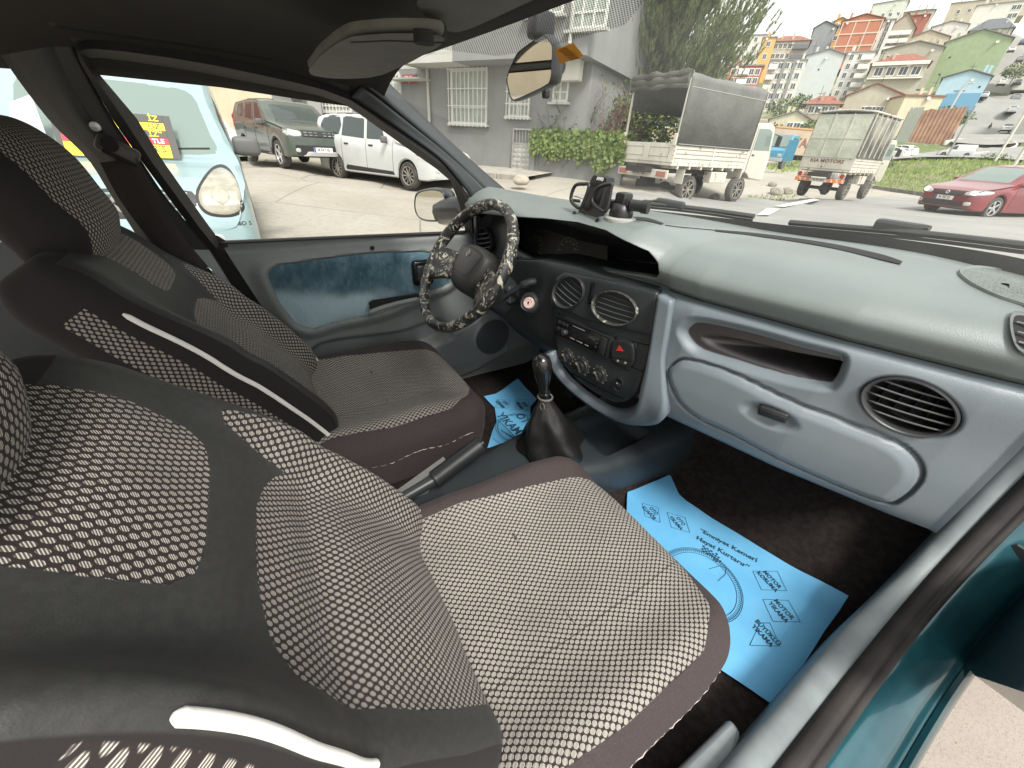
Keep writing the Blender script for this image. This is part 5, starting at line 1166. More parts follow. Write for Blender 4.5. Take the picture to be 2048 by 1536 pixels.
# ---- MPV, SUV
S=dict(L=4.50,W=1.75,wr=.315,xf=.86,xr=3.67,sill=.24,top=[(0,.50),(.03,.62),(.10,.76),(.25,.86),(.6,.95),(1.0,1.03),(1.12,1.06),(1.5,1.33),(1.85,1.54),(2.1,1.60),(3.0,1.64),(4.0,1.60),(4.32,1.53),(4.42,1.2),(4.48,.9),(4.5,.5)],belt=[(0,.80),(1.0,.97),(2.5,1.03),(4.5,1.08)],lean=.15,nf=(.6,2.3),pmin=.62,rim=STEELW,spokes=10,n=140)
PW=paint('white',(.50,.51,.50),(.46,.47,.46))
def place(pf,pr,half):
    """centre and heading from the ground contacts of front and rear wheels on the visible side"""
    d=(pf-pr); d.z=0; return math.atan2(d.y,d.x)
def near_side(pf,pr,S,side):
    a=place(pf,pr,0); d=V3(math.cos(a),math.sin(a),0); n=V3(-d.y,d.x,0)*side; mid=(pf+pr)/2; xm=S['L']/2-(S['xf']+S['xr'])/2
    c=mid-d*xm-n*(S['W']/2-.10); return (c.x,c.y,(pf.z+pr.z)/2),a
t_=lambda u,v,t:CAM+ray(u,v)*t*769/1.0
def pt(u,v,t): return CAM+ray(u,v)*(t*769)
F1=pt(822,382,.01310); R1=pt(683,356,.0146)
pos,hd=near_side(F1,R1,S,-1)
def mpv(name,label,cat,pos,hd,S,mat,kind):
    v=Veh(name,label,cat,pos,hd,S,mat); L=S['L']; k='mpv' if kind=='m' else 'suv'
    for vw in ('side+','side-'):
        if kind=='m': W3=[[(1.62,1.06),(1.72,1.30),(1.98,1.49),(2.28,1.53),(2.30,1.06)],[(2.40,1.06),(2.38,1.53),(3.20,1.54),(3.30,1.10)],[(3.42,1.12),(3.34,1.53),(4.02,1.50),(4.15,1.16)]]
        else: W3=[[(1.60,1.12),(1.75,1.36),(1.98,1.51),(2.25,1.54),(2.27,1.12)],[(2.37,1.12),(2.35,1.54),(2.95,1.54),(3.10,1.17)],[(3.22,1.20),(3.10,1.52),(3.60,1.48),(3.72,1.25)]]
        for w3 in W3: v.wrap('side_window',w3,vw,VGLASS,.004,sm=2 if w3 is W3[2] else 0)
        for xx in ((1.35,2.34,3.32) if kind=='m' else (1.30,2.31,3.16)): v.line('door_seam',[(xx,.32),(xx-.02,1.05)],vw)
        for xx in (2.15,3.12): v.wrap('door_handle',[(xx-.10,.90),(xx+.08,.90),(xx+.08,.94),(xx-.10,.94)],vw,BLKT,.018,n=16,K=2,sm=0)
        v.wrap('side_moulding',[(1.30,.30),(3.25,.30),(3.2,.42),(1.36,.38)],vw,BLKT,.012,n=40,K=2,sm=0)
        v.wrap('tail_light',[(L-.30,.95),(L-.04,.95),(L-.08,1.30),(L-.22,1.28)],vw,LAMPR,.012,n=24)
        sd=1 if vw=='side+' else -1
        v.mirror(1.52,sd*(S['W']/2+.07),1.07,pm('mirror_grey',(.10,.10,.10),.6))
        for (xw) in (S['xf'],S['xr']):
            a=[V3(xw+math.cos(q)*(S['wr']*1.16),S['wr']+math.sin(q)*(S['wr']*1.16),0) for q in np.linspace(0,PI,20)]
            if kind=='s': v.line('arch_trim',[(p.x,p.y) for p in a],vw,.03)
        v.line('roof_bar',[(2.0,1.60 if kind=='m' else 1.63),(3.7,1.60 if kind=='m' else 1.60)],vw,.014)
        hy=sd
        if kind=='m': v.wrap('headlight',[(sd*.84,.66),(sd*.85,.84),(sd*.62,.80),(sd*.42,.70),(sd*.55,.62)],'front',LAMPG,.01,n=30)
        else: v.wrap('headlight',[(sd*.84,.80),(sd*.85,.94),(sd*.66,.93),(sd*.50,.90),(sd*.52,.80)],'front',LAMPG,.012,n=30,sm=2)
        v.wrap('fog_lamp',[(sd*.70,.44),(sd*.70,.52),(sd*.60,.52),(sd*.60,.44)],'front',LAMPG,.012,n=20)
    v.wrap('windscreen',[(-.66,1.10),(.66,1.10),(.58,1.50),(-.58,1.50)],'front',VGLASS,.005,n=60,sm=0)
    g=v.wrap('grille',[(-.45,.70),(.45,.70),(.48,.60),(-.48,.60)] if kind=='m' else [(-.50,.93),(.50,.93),(.50,.78),(-.50,.78)],'front',BLKT,.008,n=40,sm=0)
    if kind=='s':
        for y in (-.38,-.25,-.12,.12,.25,.38):
            for z in (.83,.89): v.line('grille_dash',[(y-.04,z),(y+.04,z)],'front',.013,CHROME,g)
        v.wrap('bumper_lower',[(-.82,.36),(.82,.36),(.84,.60),(-.84,.60)],'front',BLKT,.007,n=50,sm=0)
        v.wrap('skid_plate',[(-.55,.34),(.55,.34),(.45,.46),(-.45,.46)],'front',ALU,.013,n=40,sm=0)
    v.plate('34 LDG 71' if kind=='m' else '34 FAT 05',0,.50); return v
mpv('people_carrier','white people carrier parked in front of the grey building, seen through the driver window','car',pos,hd,S,PW,'m')
S2=dict(S); S2.update(L=4.34,W=1.80,wr=.345,xf=.82,xr=3.49,sill=.30,top=[(0,.60),(.02,.80),(.08,.95),(.3,1.02),(.8,1.08),(1.15,1.13),(1.5,1.38),(1.85,1.58),(2.1,1.63),(3.0,1.64),(3.9,1.58),(4.15,1.3),(4.28,1.0),(4.34,.6)],belt=[(0,.90),(1,1.04),(2.5,1.10),(4.3,1.18)],nf=(.42,2.6),pmin=.75,rim=ALU,spokes=5)
PG=paint('dark_green_grey',(.052,.066,.054),(.062,.078,.064))
F2=pt(572,337,14.2/1017); a2=pt(506,323,1); 
best=None
for k in range(100,260):
    q=pt(506,323,k/10000)
    if (V3(q.x-F2.x,q.y-F2.y,0)).length>=2.67 and k/10000>14.2/1017: best=q; break
pos,hd=near_side(F2,best,S2,-1)
mpv('off_road_car','dark grey-green off-road car with roof bars parked behind the white people carrier','car',pos,hd,S2,PG,'s')
# ---- small hatchback type used for the cars on the far street and the one behind
S3=dict(L=4.0,W=1.7,wr=.30,xf=.78,xr=3.25,sill=.22,top=[(0,.48),(.03,.62),(.12,.74),(.5,.88),(.95,.96),(1.5,1.25),(1.85,1.43),(2.4,1.47),(3.2,1.43),(3.6,1.25),(3.9,.98),(4.0,.5)],belt=[(0,.75),(1,.90),(2.5,.95),(4,1.0)],lean=.18,nf=(.5,2.3),pmin=.62,n=60)
def hatch(name,label,pos,hd,mat,group,cat='car'):
    v=Veh(name,label,cat,pos,hd,S3,mat,group)
    for vw in ('side+','side-'):
        v.wrap('side_window',[(1.5,.99),(1.85,1.32),(2.25,1.37),(2.27,.99)],vw,VGLASS,.006,n=20,K=3,sm=0); v.wrap('side_window',[(2.36,.99),(2.34,1.37),(3.1,1.34),(3.35,1.04)],vw,VGLASS,.006,n=20,K=3,sm=0)
        sd=1 if vw=='side+' else -1
        v.wrap('headlight',[(sd*.80,.62),(sd*.80,.72),(sd*.50,.70),(sd*.52,.60)],'front',LAMPG,.012,n=20,K=3); v.wrap('tail_light',[(sd*.78,.80),(sd*.78,1.0),(sd*.62,1.0),(sd*.64,.80)],'rear',LAMPR,.012,n=20,K=3)
    v.wrap('windscreen',[(-.60,1.0),(.60,1.0),(.52,1.38),(-.52,1.38)],'front',VGLASS,.006,n=40,K=4,sm=0); v.wrap('rear_window',[(-.56,1.06),(.56,1.06),(.48,1.34),(-.48,1.34)],'rear',VGLASS,.006,n=40,K=4,sm=0)
    v.wrap('grille',[(-.40,.66),(.40,.66),(.36,.56),(-.36,.56)],'front',BLKT,.01,n=24,K=2,sm=0); return v
pb=ph(450,300,17.5); hatch('hatchback','pale hatchback just showing between the blue van and the grey-green car',(pb.x-1.3,pb.y-.6,.1),hd,paint('pale_silver',(.50,.52,.52)),None)
# ---- red oncoming saloon
S4=dict(L=4.5,W=1.79,wr=.31,xf=.86,xr=3.50,sill=.19,top=[(0,.46),(.02,.60),(.08,.72),(.3,.80),(.8,.90),(1.12,.97),(1.5,1.20),(1.95,1.43),(2.4,1.49),(3.0,1.47),(3.5,1.30),(3.95,1.10),(4.4,1.05),(4.48,.8),(4.5,.5)],belt=[(0,.74),(1,.88),(2.5,.94),(4.5,1.0)],lean=.19,nf=(.62,2.2),pmin=.60,n=130)
PR_=paint('red',(.19,.024,.028),(.15,.02,.024))
mid=(pt(1851,423,.0176/1.0/1.0)+pt(1977,435,.0155))/2; hd=R(-111); d=V3(math.cos(hd),math.sin(hd),0); c=mid-d*(S4['L']/2-S4['xf'])
rc_=Veh('saloon_car','red saloon car driving towards us with both headlights on','car',(c.x,c.y,.02),hd,S4,PR_)
LIT=bpy.data.materials.new('lit_headlamp'); LIT.use_nodes=True; bb=LIT.node_tree.nodes['Principled BSDF']; bb.inputs['Emission Color'].default_value=(1,.82,.6,1); bb.inputs['Emission Strength'].default_value=6
for vw in ('side+','side-'):
    sd=1 if vw=='side+' else -1
    rc_.wrap('side_window',[(1.62,.98),(1.95,1.30),(2.25,1.38),(2.30,.98)],vw,VGLASS,.005,sm=0); rc_.wrap('side_window',[(2.40,.98),(2.36,1.39),(2.95,1.38),(3.4,1.10),(3.3,1.02)],vw,VGLASS,.005,sm=0)
    rc_.line('door_seam',[(1.35,.3),(1.35,.95)],vw); rc_.line('door_seam',[(2.35,.3),(2.35,.95)],vw)
    hl2=rc_.wrap('headlight',[(sd*.86,.66),(sd*.86,.76),(sd*.68,.75),(sd*.46,.68),(sd*.50,.61),(sd*.70,.61)],'front',LAMPG,.012,n=34)
    rc_.wrap('lamp_glow',[(sd*.72,.645),(sd*.72,.715),(sd*.62,.715),(sd*.60,.645)],'front',LIT,.022,n=20,par=hl2)
    rc_.wrap('fog_lamp',[(sd*.72,.34),(sd*.72,.42),(sd*.60,.42),(sd*.60,.34)],'front',LAMPG,.012,n=20)
    rc_.mirror(1.5,sd*.96,1.0,PR_)
rc_.wrap('windscreen',[(-.66,1.0),(.66,1.0),(.55,1.40),(-.55,1.40)],'front',VGLASSL,.005,n=60,sm=0)
g=rc_.wrap('grille',[(-.46,.70),(.46,.70),(.42,.58),(-.42,.58)],'front',BLKT,.008,n=40,sm=0); h_,_=rc_.cast('front',0,.655); mb=MB(); mb.lathe([(.055,0),(.055,.02),(.045,.028),(.04,.02),(0,.02)],24,0,frame(h_+V3(.01,0,0),(0,1,0),(0,0,1))); mb.build('emblem',[CHROME],g,smooth=50)
rc_.wrap('lower_intake',[(-.62,.42),(.62,.42),(.55,.28),(-.55,.28)],'front',BLKT,.008,n=40,sm=0); rc_.plate('34 TES 52',0,.50)
# ---- white delivery van far away
S5=dict(S); S5.update(L=4.4,W=1.8,wr=.31,xf=.85,xr=3.6,top=[(0,.5),(.03,.65),(.12,.80),(.5,.95),(.95,1.05),(1.4,1.4),(1.75,1.68),(2.0,1.78),(4.2,1.80),(4.36,1.7),(4.4,.5)],belt=[(0,.8),(1,1.0),(4.4,1.05)],lean=.10,rim=STEELW,n=60)
# ---- flatbed trucks
RUSTW=pm('rusty_white',(.64,.62,.54),.6,var=(.66,.64,.57),vs=3,bp=(30,.2,.003))
def rusty():
    m,nt,b=new_mat('weathered_white_paint'); n=noi(nt,3.5,8,.75); n2=noi(nt,1.2,4,.6); n3=noi(nt,14,4,.7,stretch=(1,1,.25))
    c=mixc(nt,n2.ss(.35,.7),(.60,.575,.50),(.50,.475,.41)); c=mixc(nt,n3.ss(.52,.72)*.6,c,(.36,.30,.21)); c=mixc(nt,n.ss(.585,.64),c,(.20,.11,.055)); setc(nt,b,c); b.inputs['Roughness'].default_value=.55; bump(nt,b,n*2,.3,.003); return m
RW=rusty()
def canvas_mat(name,c,c2): 
    m,nt,b=new_mat(name); n=noi(nt,1.5,5,.6); n2=noi(nt,18,5,.7,stretch=(1,1,3)); cc=mixc(nt,n.ss(.35,.65),c,c2); cc=mixc(nt,n2.ss(.68,.72),cc,tuple(min(1,q*2.2) for q in c)); setc(nt,b,cc); b.inputs['Roughness'].default_value=.6; bump(nt,b,n*6,.5,.02); return m
GC=canvas_mat('grey_canvas',(.115,.118,.108),(.145,.148,.135)); CC=canvas_mat('dirty_clear_sheet',(.44,.47,.38),(.56,.57,.47)); DC=canvas_mat('dark_canvas',(.05,.05,.045),(.08,.08,.07))
def truck(name,label,pos,hd,K,group=None):
    """local x forward; x=0 at the rear axle"""
    r=empty(name,pos,hd,label,'truck',group); W=K['W']; bx0,bx1=-K['oh'],K['bl']-K['oh']; zb=K['zb']; hb=.42; H=K['H']; wb=K['wb']; wr=K['wr']; m=K['mat']
    f=MB(); f.box(((bx0+wb)/2+.4,0,zb-.16),(bx1-bx0+1.6,.7,.14)); f.tube([(0,-W/2+.25,wr),(0,W/2-.25,wr)],.06); f.lathe([(0,-.16),(.12,-.12),(.15,0),(.12,.12),(0,.16)],14,0,Matrix.Translation((0,0,wr))@Matrix.Rotation(PI/2,4,'Y')); f.build('chassis',BLKT,r,smooth=40)
    for x in (0,wb):
        for s in (1,-1): wheel(r,x,s*(W/2-.16),wr,.20,STEELW,s,8)
        for s in ((1,-1) if x==0 else ()): pass
    b=MB(); b.box(((bx0+bx1)/2,0,zb),(bx1-bx0,W,.07),0,r=.01)
    for x in np.arange(bx0+.3,bx1,.5): b.box((x,0,zb-.07),(.06,W-.02,.07),0)
    bed=b.build('cargo_bed',m,r)
    for s in (1,-1):
        b=MB(); b.box(((bx0+bx1)/2,s*(W/2-.015),zb+.04+hb/2),(bx1-bx0-.02,.025,hb),0,r=.006)
        for z in (.10,.20,.30): b.box(((bx0+bx1)/2,s*(W/2+.001),zb+.04+z),(bx1-bx0-.10,.012,.012),1)
        for x in (bx0+.02,(bx0+bx1)/2,bx1-.02): b.box((x,s*(W/2+.004),zb+.03+hb/2),(.05,.022,hb+.02),0,r=.004)
        for x in np.arange(bx0+.25,bx1,.45): b.box((x,s*(W/2+.012),zb+.02),(.03,.02,.10),0)
        b.build('side_board',[m,pm('board_groove',(.22,.19,.14),.8)],bed)
    b=MB(); b.box((bx0,0,zb+.04+hb/2),(.025,W-.02,hb),0,r=.006)
    if K.get('txt'):
        b.box((bx0-.001,0,zb+.05+hb*.5),(.028,.012,hb),1); b.text(K['txt'],.15,frame(V3(bx0-.016,0,zb+.04+hb*.58),(0,-1,0),(0,0,1)),2,.001,bold=.004,sx=1.25)
    else:
        for y in (-.42,.42):
            for z in (.12,.32): b.box((bx0-.002,y,zb+.04+z),(.028,.62,.010),1)
            for q in (-.31,.31): b.box((bx0-.002,y+q,zb+.24),(.028,.010,.26),1)
    b.build('tailgate',[m,pm('board_groove',(.22,.19,.14),.8),pm('maroon_letters',(.16,.05,.04),.6)],bed)
    # frame posts
    for x in (bx0+.02,bx1-.03):
        for s in (1,-1):
            b=MB(); b.box((x,s*(W/2-.02),(zb+H)/2+.1),(.04,.04,H-zb-.22),0); b.build('canopy_post',K['post'],bed)
    # canopy skin: sides + slightly rounded roof
    def sec(W_,z0,z1,n=16):
        P=[(-W_/2,z0),(-W_/2,z1-.16)]
        for k in range(n+1):
            a=PI-PI*k/n; P.append((W_/2*math.copysign(abs(math.cos(a))**.5,math.cos(a)),z1-.16+.16*abs(math.sin(a))**.7))
        return P+[(W_/2,z1-.16),(W_/2,z0+(.75 if K['kind']==1 else 0))]
    P=sec(W+.03,zb+hb+.0,H); N=30; b=MB()
    def cf(u,v):
        q=P[round(u*(len(P)-1))]; x=bx0-.01+v*(bx1-bx0+.02); sag=.015*math.sin(v*PI*5)*(1 if q[1]>H-.1 else .25)+.012*noise.noise((x*2,q[0]*2,q[1]*2)); return V3(x,q[0]*(1+sag*.4),q[1]+(sag if q[1]>H-.1 else 0))
    b.grid(cf,len(P),N); 
    if K['kind']==1:
        can=b.build('canvas_cover',GC,r,smooth=50,solid=.008)
        b=MB(); b.add([V3(bx1,-W/2,zb+.55),V3(bx1,W/2,zb+.55),V3(bx1,W/2,H-.12),V3(bx1,-W/2,H-.12)],[(0,1,2,3)])
        b=MB(); z1=H-.05; b.grid(lambda u,v:V3(bx1-.02+.01*math.sin(u*9),(-.5+u)*W*.98,zb+hb+.70+v*(H-.10-zb-hb-.70)),12,6); b.build('front_sheet',DC,can,solid=.006)
        # rolled tarpaulin at the rear
        for k,(z,rr) in enumerate(((H-.06,.075),(H-.17,.085),(H-.27,.06))):
            b=MB(); b.tube([V3(bx0-.05+.02*math.sin(i*1.3+k),-W/2+i*W/14,z+.018*math.sin(i*.9+k*2)) for i in range(15)],[rr*(1+.22*math.sin(i*1.7+k)) for i in range(15)],9); b.build('rolled_tarpaulin',canvas_mat('tarpaulin_olive',(.04,.04,.032),(.085,.085,.07)) if k==0 else bpy.data.materials['tarpaulin_olive'],can,smooth=60)
        b=MB(); b.tube([(bx0-.03,-W/2-.01,zb+hb),(bx0-.03,-W/2-.01,H-.15)],.015,6); b.tube([(bx0+.1,-W/2-.02,H-.30),(bx1,-W/2-.02,H-.30)],.008,5); b.tube([(bx0+.05,-W/2-.03,zb+hb+.03),(bx1,-W/2-.03,zb+hb+.03)],.008,5); b.build('cover_seam',pm('seam_light',(.38,.38,.34),.6),can)
        for s in (1,-1): b=MB(); b.box((bx0-.03,s*(W/2-.03),zb+hb+.12),(.06,.09,.26),0,r=.01); b.build('hinge_plate',m,bed)
    else:
        can=b.build('canvas_cover',canvas_mat('worn_dark_sides',(.10,.10,.085),(.34,.34,.28)),r,smooth=50,solid=.008)
        b=MB(); b.grid(lambda u,v:V3(bx0-.03-.02*math.sin(v*PI),(-.5+u)*(W-.02),zb+hb-.02+v*(H-.06-zb-hb)),10,10); rs=b.build('rear_sheet',CC,can,solid=.006)
        for y in (-.25,.25): b=MB(); b.box((bx0-.055,y*W*.66,(zb+hb+H)/2),(.02,.02,H-zb-hb-.1),0); b.build('sheet_strap',pm('strap_pale',(.52,.52,.44),.6),rs)
        b=MB(); b.box((bx0-.055,0,zb+hb+(H-zb-hb)*.42),(.02,W-.05,.02)); b.build('sheet_bar',pm('strap_pale',(.52,.52,.44),.6),rs)
        b=MB(); b.grid(lambda u,v:V3(bx0-.07+v*(bx1-bx0+.1),(-.5+u)*(W+.10),H-.02+.06*math.sin(u*PI)),9,9); b.build('canopy_roof',RW,can,solid=.05,smooth=50)
        for x in np.arange(bx0+.1,bx1,.55):
            b=MB(); b.box((x,-W/2-.03,(zb+hb+H)/2),(.04,.03,H-zb-hb-.08),0); b.build('side_rail',m,can)
    # cab
    cx0=bx1+.04; cl=K['cl']; Wc=W*.96; pts=[(cx0,zb-.25),(cx0,zb+.95),(cx0+.10,zb+1.12),(cx0+.75,zb+1.14),(cx0+cl*.80,zb+1.06),(cx0+cl*.97,zb+.42),(cx0+cl,zb+.30),(cx0+cl+.01,zb-.25),(cx0+cl-.1,zb-.36)]
    ar=[(wb+math.cos(q)*wr*1.22,wr+.03+math.sin(q)*wr*1.22) for q in np.linspace(0,PI,14)]
    ar=[(a,b_) for a,b_ in ar if b_>zb-.36 and cx0<a<cx0+cl-.05]
    pts=pts[:8]+[(cx0+cl-.02,zb-.34)]+ar+[(cx0+.02,zb-.34)]
    b=MB(); M=Matrix(((1,0,0,0),(0,0,-1,0),(0,1,0,0),(0,0,0,1))); b.prism(pts,-Wc/2,Wc/2,0,M); cab=b.build('cab',paint('cab_cream',(.55,.53,.46),(.49,.47,.40)),r,bevel=.05,smooth=40)
    for s in (1,-1):
        b=MB(); b.prism([(cx0+.20,zb+.45),(cx0+.20,zb+.98),(cx0+.72,zb+1.0),(cx0+cl*.74,zb+.94),(cx0+cl*.86,zb+.46)],-s*Wc/2-.008,-s*Wc/2+.002,0,M); b.build('door_window',VGLASSL,cab)
        b=MB(); b.tube([(cx0+.14,s*(Wc/2+.004),zb+.98),(cx0+.14,s*(Wc/2+.004),zb-.15),(cx0+.5,s*(Wc/2+.004),zb-.3)],.006,5); b.build('door_seam',BLKT,cab)
        b=MB(); b.box((cx0+.28,s*(Wc/2+.012),zb+.33),(.12,.02,.035),0,r=.008); b.build('door_handle',BLKT,cab)
        b=MB(); b.box((cx0+cl*.90,s*(Wc/2+.16),zb+.72),(.04,.15,.26),0,r=.02); b.tube([(cx0+cl*.88,s*Wc/2,zb+.9),(cx0+cl*.9,s*(Wc/2+.16),zb+.85)],.012,6); b.build('wing_mirror',BLKT,cab)
        b=MB(); b.box((-.0-.42,s*(W/2-.14),zb-.28),(.02,.26,.34),0); b.build('mudflap',m if K['kind']==1 else BLKT,r)
    b=MB(); b.box((wb*.5,-(W/2-.16),zb-.28),(.75,.24,.28),0,r=.02); b.build('fuel_tank',m,r)
    b=MB(); b.add([V3(cx0+cl*.815+.0,-Wc/2+.08,zb+1.0),V3(cx0+cl*.815,Wc/2-.08,zb+1.0),V3(cx0+cl*.985,Wc/2-.06,zb+.45),V3(cx0+cl*.985,-Wc/2+.06,zb+.45)],[(0,1,2,3)]); b.build('windscreen',VGLASS,cab,solid=.02)
    # rear lights and bumper
    if K['kind']==1:
        b=MB(); b.box((bx0-.03,0,zb-.24),(.05,W*.98,.20),0,r=.01); bu=b.build('rear_bumper',m,r)
        for s in (1,-1): b=MB(); b.box((bx0-.062,s*(W/2-.22),zb-.24),(.02,.30,.13),0,r=.01); b.build('tail_light',pm('dusty_tail_lamp',(.34,.13,.10),.5),bu)
        b=MB(); b.box((bx0-.062,.08,zb-.24),(.015,.52,.12),0); b.text(K['plate'],.115,frame(V3(bx0-.071,.08,zb-.24),(0,-1,0),(0,0,1)),1,.0005,bold=.003,sx=.85); b.build('number_plate',[pm('dusty_plate',(.50,.48,.42),.7),PTXT],bu)
    else:
        b=MB(); b.box((bx0-.03,0,zb-.34),(.04,W*.98,.12),0,r=.01)
        for k in range(9): b.add([V3(bx0-.052,-W*.47+k*W*.105+q[0]*.10,zb-.34+q[1]*.055) for q in ((-.3,-1),(.2,-1),(.6,1),(.1,1))],[(0,1,2,3)],1)
        bu=b.build('rear_bumper',[pm('reflector_orange',(.75,.22,.06),.4),pm('reflector_pale',(.75,.60,.50),.4)],r)
        for s in (1,-1):
            b=MB(); b.box((bx0-.02,s*(W/2-.28),zb-.17),(.03,.46,.20),0,r=.01); pl_=b.build('lamp_panel',m,bu)
            for k,mt in enumerate((LAMPR,(pm('lamp_amber',(.5,.2,.12),.3) if s>0 else LAMPG))):
                b=MB(); M2=Matrix.Translation((bx0-.035,s*(W/2-.14)-s*k*.22,zb-.17))@Matrix.Rotation(-PI/2,4,'Y'); b.lathe([(.095,0),(.095,.02),(.08,.025)],20,1,M2,cap=False); b.lathe([(.075,.0),(.07,.03),(0,.04)],20,0,M2); b.build('tail_light',[mt,RW],pl_,smooth=50)
        b=MB(); b.box((bx0-.062,.0,zb-.34),(.012,.50,.11),0); b.text(K['plate'],.10,frame(V3(bx0-.070,0,zb-.34),(0,-1,0),(0,0,1)),1,.0005,bold=.002,sx=.8); b.build('number_plate',[PLATE,PTXT],bu)
    return r
A1=pk(1367,408,z=.02); B1=pk(1468,405,z=.02); d=(B1-A1); hd=math.atan2(d.y,d.x); n=V3(math.cos(hd-PI/2),math.sin(hd-PI/2),0)
c=A1-n*.80; c.z=.02
truck('flatbed_truck','weathered white flatbed truck with grey canvas cover and rolled tarpaulin, parked by the pine','','') if 0 else truck('flatbed_truck','weathered white flatbed truck with grey canvas cover and rolled tarpaulin, parked by the pine',(c.x,c.y,c.z),hd,dict(W=1.78,oh=1.05,bl=3.3,zb=.96,H=2.86,wb=2.42,wr=.36,mat=RW,post=RW,kind=1,cl=1.25,plate='34 BXY 25'))
A2=pk(1673,400,z=.04); hd=R(94.5); n=V3(math.cos(hd-PI/2),math.sin(hd-PI/2),0); c=A2-n*.62
truck('box_truck','white truck with a dirty clear rear sheet and lettered tailgate beside the grass island',(c.x,c.y,c.z-.0),hd,dict(W=1.70,oh=.75,bl=3.0,zb=.98,H=2.78,wb=2.4,wr=.36,mat=RW,post=RW,kind=2,cl=1.2,plate='34 YR 4427',txt='KIA MOTORS'))
# ================================================================ terrain
CP=[]   # control points (x,y,z)
for r_ in (2.5,5,8):
    for k in range(16): a=2*PI*k/16; CP.append((.66+r_*math.cos(a),r_*math.sin(a),0))
def cpx(u,v,d,dz=0): p=ph(u,v,d); CP.append((p.x,p.y,p.z+dz)); return p
for q in (F1,R1): CP.append((q.x,q.y,q.z))
for q in (F2,best): CP.append((q.x,q.y,q.z))
CP.append((-5.0,-.9,-.10)); CP.append((-6,-.9,-.12))
for q in (A1,B1,A2): CP.append((q.x,q.y,q.z))
QF=ph(1030,345,15.0); FA=R(27); FU=V3(math.cos(FA),math.sin(FA),0); FN=V3(math.sin(FA),-math.cos(FA),0)
for s in (-14,-9,-4,0,2,5): p=QF+FU*s; CP.append((p.x,p.y,QF.z)); p=p-FN*6; CP.append((p.x,p.y,QF.z+.1)); p=QF+FU*s+FN*2.2; CP.append((p.x,p.y,QF.z*.75))
for k in range(24):   # behind and to the sides
    a=2*PI*k/24; az=math.degrees(a)
    for d in (16,40,120,400): 
        x,y=.66-math.sin(a)*d,math.cos(a)*d
        if not (0<=az<=88 and d>=16 or az>=352): CP.append((x,y,0 if d<60 else 1))
for u,v,d in ((1700,396,22),(1900,400,22),(2048,400,24),(1760,380,27),(1900,385,28),(2000,390,30),(1560,392,24),(1500,395,20),
              (1700,345,45),(1850,330,55),(2000,335,50),(1800,318,80),(1950,318,85),(2040,312,85),(1560,335,40),(1640,330,60),(1600,318,75),
              (1960,295,105),(1860,300,100),(2040,290,110),(1970,262,135),(1900,262,130),(2045,255,140),(1985,200,175),(2040,180,185),(2010,130,215),(2045,100,240),(2048,50,280),
              (1900,250,130),(1845,265,118),(1700,272,110),(1600,270,105),(1560,262,105),(1500,250,110),(1540,225,130),(1600,215,140),(1700,205,140),(1800,250,120),
              (1850,170,170),(1750,170,165),(1650,190,150),(1700,105,205),(1600,110,200),(1520,120,190),(1900,80,230),(1780,60,260),(1850,40,280),(1950,20,300),(1780,10,330),(1450,200,130),(1400,220,120),(1300,240,110),(1200,250,100)):
    cpx(u,v,d,-.3 if d<100 else -1.5 if d<190 else -6)
for az_ in (8,14,20,26,32,38,46,54): CP.append((.66-math.sin(R(az_))*430,math.cos(R(az_))*430,12)); CP.append((.66-math.sin(R(az_))*600,math.cos(R(az_))*600,0))
CPA=np.array(CP); CPD=np.hypot(CPA[:,0]-.66,CPA[:,1])
def gz(x,y):
    # interpolation with a distance measured relative to how far from the car we are
    d=np.hypot(CPA[:,0]-x,CPA[:,1]-y); r_=math.hypot(x-.66,y); s=1.0+.06*r_+.06*CPD
    w_=1/((d/s)**2+.004)**1.7; z=float((w_*CPA[:,2]).sum()/w_.sum())
    return z
def ong(u,v,off=0,dmax=400):
    r_=ray(u,v).normalized(); t=3.; prev=t
    while t<dmax:
        p=CAM+r_*t
        if p.z<gz(p.x,p.y)+off:
            lo_,hi_=prev,t
            for _ in range(14):
                m_=(lo_+hi_)/2; q=CAM+r_*m_
                if q.z<gz(q.x,q.y)+off: hi_=m_
                else: lo_=m_
            q=CAM+r_*hi_; return V3(q.x,q.y,gz(q.x,q.y)+off)
        prev=t; t*=1.03
    q=CAM+r_*dmax; return q
radii=[0.3]+[1.2*1.062**k for k in range(1,112)]; NA=300
def azs(k): return 2*PI*k/NA
mb=MB(); vs=[]
for r_ in radii:
    for k in range(NA): 
        a=azs(k); x,y=.66+r_*math.cos(a),r_*math.sin(a); vs.append(V3(x,y,gz(x,y)+(.012*noise.noise((x*.8,y*.8,0)) if r_<60 else .3*noise.noise((x*.05,y*.05,0)))-.0))
mb.add(vs,[(i*NA+k,i*NA+(k+1)%NA,(i+1)*NA+(k+1)%NA,(i+1)*NA+k) for i in range(len(radii)-1) for k in range(NA)][::1]+[tuple(range(NA))])
